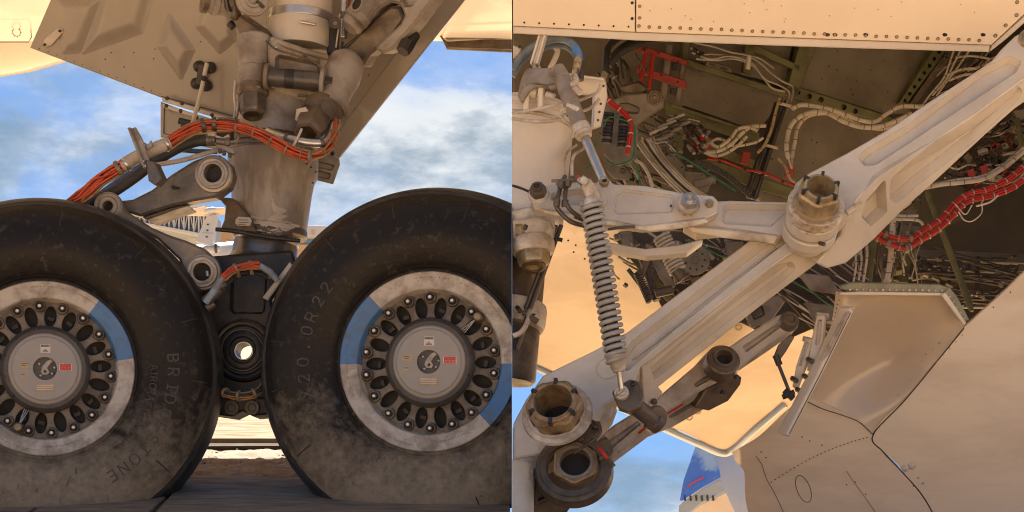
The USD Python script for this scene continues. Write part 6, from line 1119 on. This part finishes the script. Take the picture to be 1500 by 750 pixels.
t.part('gold_nut', Plane((885, 268, 6.5), (0, -.88, .45)).nut(885, 269, 8, 8, 4), GOLD)
t.part('pocket_screw', LK.disc(983, 301, [(-2, 1.6), (1, 1.4)], 8), BROWN)
LK2 = Plane((1100, 315, 6.66), (0, -.93, .36))
t = Sub(LG, 'lock_link')
t.part('plate', LK2.slab([(1000, 330), (1052, 294), (1070, 293), (1180, 296), (1190, 305), (1140, 350), (1062, 338), (1020, 342)], .05, 3, 2, pockets=[([(1060, 301), (1068, 299), (1165, 300), (1130, 332), (1062, 328), (1057, 322)], .025, 4, 4)]), BRACE)
t.part('edge', Plane((1080, 342, 6.6), (0, -.9, -.43)).slab([(1005, 332), (1062, 337), (1140, 346), (1135, 358), (1060, 349), (1012, 340)], .04, 1, 1.2), CREAMD)
# strut at the far left of the right bay
t = Sub(LG, 'shock_strut')
SC = (775, 150, 7.15), (756, 322, 7.1)
t.part('cylinder', cut(rod((777, 160, 7.15), (758, 330, 7.1), 66, 64, [(0, 1), (.03, 1.06), (.08, 1.06), (.1, 1), (.97, 1), (1, .96)]), 1), CREAM)
for s in (.02, .15): t.part('flange_bead', cut(lathe(P(777, 160, 7.15) * (1 - s) + P(758, 330, 7.1) * s, P(777, 160, 7.15) * (.97 - s) + P(758, 330, 7.1) * (s + .03), [(0, 68), (.5, 70.5), (1, 68)], 64, 7.15 / F), 1), CREAMD)
t.part('lower_collar', cut(U(rod((770, 318, 6.95), (776, 352, 6.93), 42, 44, [(0, .85), (.1, 1), (.7, .95), (1, .8)]), Plane((780, 335, 6.8), (.1, -.97, -.1)).slab([(751.5, 322), (785, 316), (806, 322), (814, 336), (808, 360), (780, 368), (751.5, 362)], .1, 4, 3, pockets=[([(751.5, 328), (766, 328), (770, 345), (751.5, 348)], .04, 2, 3)])), 1), CREAMD)
t.part('collar_ring', cut(rod((780, 350, 6.85), (781, 372, 6.84), 32, 40, [(0, .9), (.2, 1), (.7, 1), (1, .9)]), 1), CREAMD)
t.part('collar_nut', lathe(P(781, 366, 6.83), P(782, 390, 6.81), [(0, 25), (.7, 24), (.92, 22), (1, 18), (1, 12), (.6, 11), (.6, 0)], 6, 6.83 / F), GOLD)
t.part('nut_neck', rod((781, 372, 6.83), (782, 392, 6.81), 18, 28, [(0, 1), (1, 1), (1, .72), (.6, .68)]), BROWN)
t.part('collar_bolt', U(rod((768, 336, 6.76), (771, 330, 6.75), 3.5, 6)), DARK)
t.part('lower_cylinder', cut(rod((760, 360, 7.1), (742, 560, 7.05), 42, 48), 1), BROWN)
t.part('lower_clamp', cut(U(rod((757, 446, 7.05), (752, 480, 7.03), 46, 44, [(0, .95), (.2, 1), (.8, 1), (1, .95)]), tube([(751.5, 492, 6.8), (764, 486, 6.8), (774, 468, 6.8), (776, 455, 6.85)], 4, 10)), 1), CREAMD)
t.part('clamp_tabs', U(rod((766, 458, 6.85), (784, 464, 6.83), 4, 8), rod((776, 464, 6.8), (788, 472, 6.8), 5, 6), rod((757, 450, 6.85), (762, 456, 6.83), 4, 6)), BROWN)
for a, b, r in (((822, 330, 6.95), (776, 455, 6.9), 3.6), ((815, 330, 6.95), (770, 452, 6.9), 3.0), ((776, 455, 6.9), (756, 512, 6.9), 4)): t.part('side_rod', rod(a, b, r, 12), DARK)
t.part('rod_clip', rod((816, 350, 6.9), (824, 352, 6.9), 3, 8), SOOT)
# fork, actuator and hoses at the top left
FK = Plane((800, 115, 6.85), (-.1, -.93, .25)); FKb = Plane((790, 140, 6.83), (-.1, -.97, -.2))
t = Sub(LG, 'fork_bracket')
t.part('top_plate', FK.slab([(768, 104), (774, 99), (820, 98), (830, 106), (828, 116), (814, 123), (800, 124), (786, 121), (776, 126), (764, 146), (758, 140), (762, 118)], .035, 3, 2), CAST)
t.part('front_edge', FKb.slab([(760, 140), (766, 128), (776, 122), (800, 126), (816, 122), (814, 130), (806, 132), (804, 128), (786, 128), (776, 134), (764, 152)], .03, 1, 1.2), CAST)
for x in (770, 791): t.part('fork_leg', FKb.slab([(x - 4, 124), (x + 5, 126), (x + 4, 160), (x - 5, 163)], .05, 2, 1.5, w=-.02), CREAM)
t.part('roller', rod((775, 134, 6.88), (786, 136, 6.88), 9, 20), CREAMD); t.part('fork_pin', rod((800, 138, 6.85), (812, 142, 6.84), 5, 12), CREAMD)
N4 = Plane((816, 106, 6.8), (0, -.88, .45)); t.part('plate_nut', N4.nut(815, 107, 8, 10, 4), GOLD); t.part('washer', N4.disc(815, 107, [(-1, 12), (1, 11), (1, 0)], 24), CAST)
t.part('side_ledge', U(Plane((840, 140, 7.2), (.1, -.95, -.2)).slab([(822, 112), (868, 112), (888, 118), (890, 142), (880, 186), (868, 190), (870, 140), (828, 136)], .04, 2, 1.5), Plane((840, 140, 7.12), (.1, -.95, -.2)).slab([(826, 106), (884, 114), (888, 120), (868, 116), (826, 114)], .03, 0, 1)), CREAM)
for x, y in ((880, 152), (878, 164), (876, 176), (884, 126)): t.part('ledge_bolt', Plane((880, 150, 7.18), (.1, -.95, -.2)).disc(x, y, [(0, 2), (2, 1.8), (2.5, .8)], 8), BROWN)
t = Sub(LG, 'lock_actuator')
t.part('barrel', rod((822, 112, 6.72), (853, 192, 6.6), 12, 32, [(0, .8), (.06, .95), (.2, 1), (.45, 1), (.46, 1.06), (.52, 1.06), (.53, .95), (.85, .98), (1, 1.02)]), CAST)
t.part('gland', rod((850, 184, 6.6), (856, 200, 6.58), 14, 32, [(0, .9), (.2, 1), (.7, 1), (.72, .9), (1, .85)]), CREAMD)
t.part('gland_ring', rod((851.5, 188, 6.598), (852.5, 191, 6.596), 14.6, 32), GOLD)
t.part('piston_rod', rod((855, 196, 6.6), (885, 266, 6.5), 7, 24), STEEL)
t.part('tail_eye', U(rod((818, 100, 6.74), (828, 116, 6.7), 9, 20)), CAST)
t.part('port_fitting', U(rod((838, 124, 6.62), (845, 120, 6.6), 5, 6), rod((842, 128, 6.62), (850, 136, 6.6), 5, 10), rod((846, 120, 6.62), (843, 112, 6.62), 4, 6)), CREAMD)
t.part('feed_pipe', tube([(834, 158, 6.64), (824, 160, 6.66), (820, 168, 6.66), (826, 176, 6.66), (834, 182, 6.66), (845, 184, 6.62)], 2, 8), CREAMD)
t.part('clip', rod((832, 154, 6.64), (846, 160, 6.6), 4, 8), CREAM); t.part('blue_ring', rod((831, 168, 6.66), (834, 170, 6.66), 2.6, 8), mat('blue_clip', (0.03, 0.12, 0.4), edge=0))
pipes('strut_pipes', 'three bent grey pipes wrapping the strut top at the left', [([(751.5, 166, 6.85), (775, 162, 6.75), (810, 155, 6.75), (840, 150, 6.85), (866, 140, 6.95), (876, 134, 7.0), (880, 124, 7.0)], 2.4), ([(751.5, 174, 6.85), (785, 178, 6.75), (815, 176, 6.78), (828, 168, 6.9)], 2.8), ([(846, 164, 6.9), (862, 160, 6.95), (872, 152, 7.0), (878, 144, 7.0)], 2.4), ([(838, 258, 6.8), (838, 238, 6.85), (842, 226, 6.9), (854, 218, 6.95), (858, 210, 7.0)], 2.4), ([(828, 262, 6.8), (826, 240, 6.9), (832, 222, 7.0), (846, 212, 7.0)], 2)], CREAMD, 'pipes')
t = Thing('blue_hose_pair', 'two looping blue hoses with brass ends at the top left of the wheel well', 'hoses', P(790, 70, 7.1))
HB1 = [(751.5, 102, 7.1), (762, 84, 7.1), (778, 70, 7.08), (798, 61, 7.05), (820, 57, 7.0), (836, 62, 6.95), (846, 74, 6.92), (848, 86, 6.9)]
HB2 = [(751.5, 112, 7.14), (764, 92, 7.14), (782, 78, 7.12), (804, 68, 7.1), (824, 67, 7.05), (838, 74, 7.0), (845, 84, 6.96)]
BH2 = mat('slate_blue_hose', (0.16, 0.20, 0.25), (0.08, 0.09, 0.1), 0.6, 14.0, 0.5, edge=0)
t.part('hose', cut(tube(HB1, 5.4, 14), 1), BH2); t.part('hose', cut(tube(HB2, 4.4, 14), 1), BH2)
t.part('blue_cuff', tube([(843, 70, 6.925), (847.5, 80, 6.91), (848, 88, 6.9)], 5.9, 14), mat('bright_blue_cuff', (0.06, 0.2, 0.45), (0.04, 0.1, 0.2), 0.6, 20.0, 0.5, edge=0))
t.part('brass_end', rod((847.5, 86, 6.9), (844, 102, 6.88), 6, 16, [(0, .9), (.1, 1), (.5, 1), (.52, .8), (.7, .8), (.72, 1), (1, 1)]), GOLD)
t.part('steel_end', rod((844, 100, 6.88), (840, 120, 6.8), 5.2, 6, [(0, .8), (.2, 1), (.6, 1), (.62, .7), (1, .7)]), STEEL)
t.part('second_end', rod((853, 84, 7.0), (850, 118, 6.98), 5, 14), BROWN)
t = Thing('hose_stay', 'cream channel stay dropping from belly panel across the blue hoses', 'stay', P(790, 60, 7.0))
sp_ = Plane((785, 80, 6.95), (-.2, -.97, 0)); t.part('channel', U(sp_.slab([(792, 50), (799, 50), (786, 94), (779, 93)], .02, 0, .8), sp_.slab([(790, 50), (793, 50), (780, 94), (777, 93)], .04, 0, .5, w=.015), sp_.slab([(798, 50), (801, 50), (788, 95), (785, 94)], .04, 0, .5, w=.015)), CREAM)
t.part('foot', sp_.slab([(778, 92), (790, 95), (795, 103), (780, 101)], .03, 1, 1), CREAMD); t.part('foot_bolt', sp_.disc(787, 97, [(0, 2.2), (3, 2), (3.5, 1)], 8), BROWN)
t.part('second_post', tube([(812, 67, 7.3), (817, 74, 7.3), (813, 86, 7.3), (806, 100, 7.3)], 4.2, 10), CREAMD)
t.part('corner_plate', cut(Plane((758, 75, 7.2), (0, -.98, -.1)).slab([(751.5, 66), (764, 70), (760, 80), (751.5, 84)], .03, 1, 1), 1), CREAM); t.part('plate_bolt', Plane((760, 72, 7.16), (0, -.98, -.1)).disc(761, 69, [(0, 2.2), (4, 2), (4.5, 1)], 8), SOOT)
t = Thing('black_hose', 'pair of black rubber hoses arching at upper left of the bay', 'hoses', P(890, 70, 7.6))
t.part('hose', tube([(888, 108, 7.6), (888, 90, 7.6), (890, 72, 7.62), (900, 60, 7.7), (912, 52, 7.8)], 5, 12), BLACK); t.part('hose', tube([(884, 112, 7.62), (886, 85, 7.62), (892, 66, 7.66), (905, 54, 7.8)], 3.4, 10), BLACK)
t.part('hose', tube([(892, 96, 7.8), (905, 80, 7.8), (925, 68, 7.8), (950, 60, 7.85), (975, 58, 7.9)], 6, 12), BLACK); t.part('hose', tube([(895, 84, 7.82), (912, 68, 7.82), (935, 58, 7.85), (970, 56, 7.9)], 4, 12), BLACK)
t.part('hose_tip', rod((887, 106, 7.6), (883, 116, 7.58), 4.4, 12), PIPE)
t = Thing('brake_line_cluster', 'dark pipes and couplings hanging in front of the lock link at left', 'pipes', P(820, 280, 6.4))
for l, r in (([(828, 258, 6.42), (822, 270, 6.4), (818, 286, 6.38), (814, 298, 6.38), (820, 310, 6.38), (835, 324, 6.38), (852, 330, 6.4), (880, 337, 6.5)], 3.4), ([(838, 260, 6.42), (830, 274, 6.38), (828, 292, 6.36), (836, 308, 6.36), (856, 322, 6.4), (872, 330, 6.5)], 3.4), ([(842, 318, 6.4), (880, 335, 6.5), (905, 334, 6.5), (930, 332, 6.5)], 2.2)): t.part('pipe', tube(l, r, 10), DARK)
t.part('tie_plate', U(rod((808, 265, 6.4), (840, 264, 6.38), 2.4, 8), rod((816, 268, 6.4), (836, 268, 6.36), 4, 10)), CAST)
for x, y in ((816, 296), (828, 298), (822, 270), (832, 268)): t.part('coupling', rod((x, y - 5, 6.36), (x - 1, y + 6, 6.36), 5, 6), BROWN)
t.part('red_cap', rod((846, 258, 6.36), (850, 262, 6.35), 2.6, 8), RED); t.part('steel_coupling', rod((848, 262, 6.35), (858, 272, 6.33), 5.5, 12, [(0, .7), (.2, 1), (.6, 1), (.62, .7), (1, .7)]), STEEL)
t.part('wall_lead', cut(tube([(751.5, 272, 6.8), (764, 276, 6.7), (778, 282, 6.55)], 2, 8), 1), BLACK)

# ------------------------------------------------ skins around the well
SKINU = mat('polished_underside', (0.70, 0.575, 0.43), (0.52, 0.41, 0.29), 0.6, 2.4, 0.2, streak=(1, 1, 3), metal=0.25, coat=0.6, edge=0, bump=0.015, spots=0.02)
t = Sub(AIRR, 'wing_underside')
UF = lambda x, y: 8.22 + .0036 * (y - 300) + 1.2e-6 * (x - 950) ** 2
ug = lambda l: [(x, y, UF(x, y)) for x, y in l]
t.part('skin', patch([ug(r) for r in ([(751.5, 300), (850, 318), (940, 330), (1180, 380)], [(751.5, 390), (850, 410), (950, 430), (1200, 470)], [(751.5, 470), (850, 505), (960, 560), (1210, 560)], [(751.5, 512), (850, 560), (962, 612), (1160, 600)], [(751.5, 522), (850, 569), (962, 622), (1100, 650)])], 40, 40, .02), SKINU)
t.part('skin', patch([ug(r) for r in ([(962, 616), (1010, 637), (1055, 659), (1075, 657)], [(1000, 560), (1060, 575), (1100, 600), (1120, 615)], [(1020, 500), (1100, 510), (1140, 540), (1170, 560)])], 24, 24, .02), SKINU)
t.part('edge_rim', tube([(x, y, UF(x, y)) for x, y in ((751.5, 523), (850, 568), (962, 622), (1020, 648), (1056, 663), (1075, 657), (1105, 630), (1150, 592))], 6, 12), mat('pale_leading_edge', (0.50, 0.58, 0.66), (0.38, 0.46, 0.55), 0.5, 3.0, 0.2, 0.3, bump=0.02, edge=0))
W3 = Plane((850, 365, 8.43), (0, -.76, -.65))
for x, y in ((832, 345), (840, 362), (856, 372), (860, 355), (843, 352)): t.part('rivet', W3.disc(x, y, [(14, 1.6), (15, 1)], 8), SOOT)
for x, y in ((1000, 590), (1010, 612), (1022, 603), (1082, 480), (1048, 516)): t.part('access_mark', Plane((x, y, UF(x, y) - .004), (0, -.76, -.65)).disc(x, y, [(0, 5), (.4, 5), (.4, 4), (0, 3.8)], 20), LOOKS['tan_sticker'])

t = Sub(AIRR, 'fuselage_skin')
FS = lambda x, y: 7.35 + .0015 * (y - 620) - .00035 * (x - 1280) + 6e-7 * (x - 1280) ** 2 + 1.0e-6 * (y - 620) ** 2
fs = lambda rows, f=None: [[(x, y, FS(x, y) + (f(x, y) if f else 0)) for x, y, _ in r] for r in rows]
sk = [[(1072, 662, 7.5), (1110, 640, 7.42), (1150, 605, 7.36), (1182, 585, 7.32), (1225, 600, 7.26), (1262, 618, 7.2), (1279, 636, 7.1)],
      [(1078, 676, 7.3), (1118, 662, 7.28), (1165, 640, 7.24), (1200, 625, 7.2), (1235, 635, 7.14), (1262, 650, 7.08), (1292, 660, 7.0)],
      [(1090, 692, 7.2), (1130, 690, 7.16), (1180, 680, 7.1), (1215, 675, 7.06), (1250, 680, 7.0), (1285, 690, 6.95), (1320, 690, 6.88)],
      [(1092, 730, 7.2), (1140, 730, 7.12), (1190, 725, 7.04), (1230, 722, 6.98), (1270, 724, 6.92), (1310, 726, 6.86), (1352, 728, 6.78)],
      [(1105, 790, 7.2), (1150, 790, 7.1), (1200, 790, 7.0), (1240, 790, 6.94), (1285, 790, 6.86), (1330, 790, 6.8), (1385, 790, 6.7)]]
NOSE = lambda x, y: .32 * max(0, (1140 - x) / 70) ** 2 * .35
sk = fs(sk, NOSE)
t.part('nose_panel', patch(sk, 60, 50, .02, 4), MIRROR)
sk2 = [[(1414, 478, 7.3), (1440, 455, 7.26), (1470, 428, 7.22), (1510, 390, 7.16), (1700, 215, 7.1)],
       [(1380, 520, 7.22), (1420, 500, 7.16), (1460, 480, 7.1), (1510, 450, 7.02), (1700, 335, 6.96)],
       [(1330, 580, 7.14), (1380, 565, 7.06), (1440, 550, 6.98), (1510, 530, 6.88), (1700, 515, 6.82)],
       [(1280.5, 637, 7.1), (1340, 640, 6.98), (1410, 640, 6.86), (1490, 635, 6.76), (1700, 630, 6.7)],
       [(1324, 692, 6.9), (1380, 700, 6.78), (1440, 705, 6.7), (1500, 705, 6.62), (1700, 705, 6.56)],
       [(1390, 792, 6.7), (1430, 795, 6.62), (1470, 795, 6.58), (1520, 795, 6.52), (1700, 795, 6.5)]]
sk2 = fs(sk2)
t.part('side_panel', patch(sk2, 60, 60, .02), MIRROR)
t.part('seam_gap', tube([(x, y, FS(x, y)) for x, y in ((1412, 481), (1330, 581), (1279, 637), (1293, 661), (1321, 691), (1354, 730), (1386, 790))], 1.0, 8), SEAM)
SK = Plane((1190, 700, 7.02), (-.1, -.9, -.35)); SR = Plane((1330, 680, 6.9), (0, -.95, -.2))
SKM = trimesh.util.concatenate([patch(sk, 60, 50, 0, 4), patch(sk2, 60, 60, 0)])
def hit(px, py):
    """The point of the fuselage skin seen at a photo pixel, and its normal."""
    d = unit(P(px, py, 1.0) - np.array([0, 0, HC])); v = SKM.triangles; o = np.array([0, 0, HC]); e1, e2 = v[:, 1] - v[:, 0], v[:, 2] - v[:, 0]; p = np.cross(d, e2); det = (e1 * p).sum(1); det = np.where(abs(det) < 1e-12, 1e-12, det); s = o - v[:, 0]
    a = (s * p).sum(1) / det; q = np.cross(s, e1); b = (q @ d) / det; tt = (e2 * q).sum(1) / det; ok = (a > -.01) & (b > -.01) & (a + b < 1.01) & (tt > 0)
    if not ok.any(): return None
    i = np.where(ok, tt, 1e9).argmin(); n = unit(np.cross(e1[i], e2[i])); n = n if n @ d < 0 else -n; return o + d * tt[i], n
def skin_disc(name, px, py, r, m, h=.8):
    q = hit(px, py)
    if q is not None: t.part(name, lathe(q[0] - q[1] * .002, q[0] + q[1] * .003, [(0, r), (.7, r), (1, r * .6)], 10, 7 / F), m)
def skin_line(name, l, r, m):
    c = curve(np.array([(x, y, 0) for x, y in l], float), 8.0); q = [hit(x, y) for x, y, _ in c]; q = [a[0] + a[1] * .0005 for a in q if a is not None]
    if len(q) > 2: t.part(name, sweep(np.array(q), r * 7 / F, 6), m)
for i in range(26): skin_disc('rivet', 1130 + i * 5.6, 706 - i * 2.6 - 8 * math.sin(i / 25 * 3.1), 1.0, SOOT)
for i in range(14): skin_disc('rivet', 1290 + i * 9.2, 618 - i * 9.8, 1.2, LOOKS['tan_sticker'])
for x, y in ((1115, 662), (1122, 670), (1175, 640), (1186, 646), (1204, 652), (1240, 710), (1253, 706), (1268, 724), (1338, 712), (1345, 700), (1352, 708), (1480, 428), (1455, 450)): skin_disc('rivet', x, y, 1.1, SOOT)
skin_line('panel_line', [(1107, 668), (1116, 680), (1122, 700), (1136, 725), (1152, 760)], .5, BROWN); skin_line('panel_line', [(1300, 775), (1272, 735), (1250, 705), (1240, 690)], .7, LOOKS['tan_sticker'])
a = np.linspace(0, 2 * math.pi, 30); skin_line('access_outline', [(1177 + 7 * math.cos(b) * 1.2 + 9 * math.sin(b) * .9, 716 - 5 * math.cos(b) + 19 * math.sin(b)) for b in a], .5, SOOT)
for i in range(3): skin_line('access_print', [(1172 + i * 3, 708 + i * 5), (1180 + i * 3, 706 + i * 5)], .6, SOOT)
for x, y in ((1326, 686), (1336, 682)):
    q = hit(x, y)
    if q is not None: t.part('drain_cap', lathe(q[0] - q[1] * .004, q[0] + q[1] * .008, [(0, 6), (.6, 6), (.8, 4), (1, 3)], 20, 7 / F), CREAMD)
# fairing scoop with its flange
t = Sub(AIRR, 'well_fairing')
fr = [[(1229, 428, 7.5), (1280, 428, 7.5), (1330, 429, 7.48), (1381, 430, 7.44), (1396, 446, 7.38), (1412, 478, 7.3)],
      [(1222, 470, 7.48), (1260, 470, 7.54), (1310, 470, 7.56), (1350, 474, 7.48), (1380, 486, 7.34), (1398, 497, 7.25)],
      [(1208, 520, 7.44), (1240, 520, 7.54), (1285, 520, 7.6), (1325, 522, 7.52), (1352, 530, 7.34), (1372, 528, 7.2)],
      [(1194, 560, 7.4), (1220, 566, 7.48), (1260, 575, 7.52), (1300, 580, 7.44), (1325, 576, 7.28), (1345, 562, 7.16)],
      [(1182, 588, 7.33), (1200, 598, 7.34), (1228, 607, 7.32), (1255, 618, 7.24), (1268, 626, 7.17), (1280, 636, 7.11)]]
SCO = lambda x, y: .16 * math.sin(math.pi * min(1, max(0, (y - 428) / 190))) ** 1.5 * math.exp(-((x - (1400 - .48 * (y - 300))) / 62) ** 2)
t.part('scoop', patch(fs(fr, SCO), 50, 50, .015, 6), mat('fairing_paint', (0.60, 0.47, 0.33), (0.48, 0.37, 0.25), 0.4, 1.5, 0.28, coat=0.5, edge=0, bump=0.02, spots=0.03))
t.part('joint_line', tube([(x, y, FS(x, y) - .006) for x, y in ((1182, 588), (1205, 599), (1230, 607), (1258, 618), (1279, 637))], .6, 6), SOOT)
fl_ = Plane((1310, 424, 7.04), (0, -.96, -.28)); fs_ = Plane((1400, 450, 7.05), (.1, -.96, -.28))
t.part('flange', fl_.slab([(1232, 424), (1230, 419), (1250, 414), (1376, 417), (1390, 421), (1383, 429), (1260, 427)], .03, 0, 1), mat('pale_green_flange', (0.26, 0.25, 0.16), (0.16, 0.14, 0.09), 0.6, 8.0, 0.5)); t.part('flange', fs_.slab([(1383, 429), (1391, 421), (1402, 434), (1420, 468), (1413, 472)], .03, 0, 1), LOOKS['pale_green_flange'])
t.part('rim_strip', fl_.slab([(1229, 428), (1262, 426.5), (1382, 428.5), (1381, 433), (1230, 432)], .02, 0, .8, w=.012), CREAM); t.part('rim_strip', fs_.slab([(1381, 428.5), (1385, 429), (1414, 472), (1411, 477), (1378, 433)], .02, 0, .8, w=.012), CREAM)
for i in range(15): t.part('screw', fl_.disc(1245 + i * 9.6, 424 + .25 * i * .4, [(0, 2.2), (2.5, 2), (3, .8)], 8), CREAMD)
for i in range(5): t.part('screw', fs_.disc(1391 + i * 5.2, 434 + i * 8, [(0, 1.6), (2, 1.4)], 8), CREAMD)
for i in range(22): t.part('edge_rivet', Plane((1229 - i * 1.8, 440 + i * 6, FS(1229 - i * 1.8, 440 + i * 6) - .003), (.1, -.9, -.4)).disc(1229 - i * 1.8, 440 + i * 6, [(0, .9), (1, .6)], 6), SOOT)
for x, y in ((1350, 528), (1356, 519), (1366, 512), (1376, 503), (1332, 556), (1316, 578)): t.part('rivet', Plane((x, y, FS(x, y) - .004), (.1, -.9, -.4)).disc(x, y, [(0, 1.6), (1.5, 1)], 8), CREAMD)
# narrow hinged door leaf on its link arms
t = Thing('door_leaf', 'narrow cream door leaf standing on edge beside the fairing', 'door leaf', P(1150, 640, 6.95))
dl = Plane((1200, 545, 6.9), (.55, -.8, -.2)); dl2 = Plane((1195, 545, 6.93), (-.6, -.78, -.1))
t.part('outer_edge', dl.slab([(1243, 452), (1250, 449), (1251, 456), (1203, 552), (1157, 640), (1151, 637), (1198, 545)], .05, 1, 1.2), CREAM)
t.part('inner_face', dl2.slab([(1236, 460), (1244, 453), (1198, 545), (1151, 637), (1144, 632), (1158, 606), (1182, 562)], .02, 1, 1), CREAMD)
t.part('edge_groove', dl.strip([(1246, 458), (1201, 549), (1156, 636)], 1.2, w=.0015), SOOT); t.part('tip_screw', dl.disc(1249, 451, [(0, 2.5), (3, 2), (3.5, 1)], 10), CREAMD)
t = Thing('door_links', 'twin ribbed link arms holding the narrow door leaf', 'link', P(1180, 560, 7.0))
for l, p_ in (([(1196, 462), (1208, 461), (1206, 500), (1192, 540), (1182, 540), (1188, 500)], [(1198, 468), (1204, 468), (1200, 504), (1194, 506)]), ([(1180, 494), (1190, 496), (1182, 530), (1168, 566), (1160, 568), (1166, 536)], [(1180, 500), (1185, 502), (1174, 536), (1170, 536)])):
    t.part('arm', Plane((1190, 510, 6.98), (-.4, -.9, .1)).slab(l, .03, 2, 1.2, pockets=[(p_, .012, 1, 1.5)]), CREAM)
for q in (((1196, 462, 7.0), (1214, 464, 7.0), 5, 14), ((1176, 496, 7.0), (1194, 500, 7.0), 4, 12), ((1184, 538, 6.98), (1194, 542, 6.98), 5, 10)): t.part('arm_pivot', rod(*q), CREAMD)
t.part('rod', rod((1139, 530, 6.95), (1157, 576, 6.93), 2.6, 10), DARK); t.part('rod_end', rod((1136, 520, 6.95), (1142, 535, 6.95), 5, 12), SOOT); t.part('rod_end', U(rod((1149, 572, 6.93), (1162, 584, 6.92), 5, 8), rod((1146, 582, 6.93), (1164, 574, 6.92), 4, 8)), SOOT)
t.part('dark_bellcrank', Plane((1150, 505, 7.0), (-.1, -.98, 0)).slab([(1134, 520), (1140, 505), (1158, 490), (1164, 494), (1152, 514), (1142, 528)], .04, 2, 1), BROWN)
for x, y in ((1163, 556), (1170, 572), (1186, 528), (1180, 552)): t.part('bolt', rod((x - 3, y - 2, 6.96), (x + 4, y + 2, 6.93), 4, 6), DARK)
# airliner tail beyond, with its blue lettering panel and window line
t = Thing('distant_airliner', 'white and blue airliner body glimpsed beyond the fuselage nose', 'airliner', [P(1040, 760, 30)[0], 30, 0])
EN = Plane((1045, 700, 26.0), (-.3, -.95, 0))
t.part('white_body', patch([[(1036, 640, 26), (1062, 655, 26), (1085, 668, 26.3), (1110, 672, 26.8)], [(1016, 680, 25.8), (1050, 690, 25.6), (1080, 700, 25.8), (1120, 710, 26.4)], [(1008, 720, 25.8), (1045, 730, 25.5), (1080, 740, 25.7), (1130, 750, 26.2)], [(1010, 800, 25.9), (1045, 800, 25.6), (1085, 800, 25.7), (1140, 800, 26.2)]], 24, 24, .05), FARW)
t.part('blue_livery', EN.slab([(1037, 652), (1056, 660), (1068, 690), (1070, 702), (1044, 716), (1012, 738), (1018, 706)], .05, 2, .5, w=.9), mat('royal_blue_livery', (0.03, 0.12, 0.48), (0.2, 0.32, 0.5), 0.8, .9, 0.3, edge=0, lo=.5, hi=.56))
t.part('red_stripe', EN.strip([(1024, 716), (1036, 708), (1048, 702)], 2, w=.96), RED)
t.part('grey_band', EN.slab([(1011, 741), (1044, 719), (1070, 705), (1076, 722), (1040, 740), (1010, 764)], .05, 1, .5, w=.88), GREYB); t.part('tan_belly', EN.slab([(1010, 766), (1040, 742), (1077, 724), (1090, 752), (1090, 800), (1010, 800)], .05, 1, .5, w=.86), SKIN)
for i in range(6): x = 1018 + i * 8; t.part('cabin_window', EN.slab([(x, 728 + i % 2), (x + 2.4, 727), (x + 3.4, 735), (x + 1, 736)], .03, .5, .1, w=.9), SEAM)
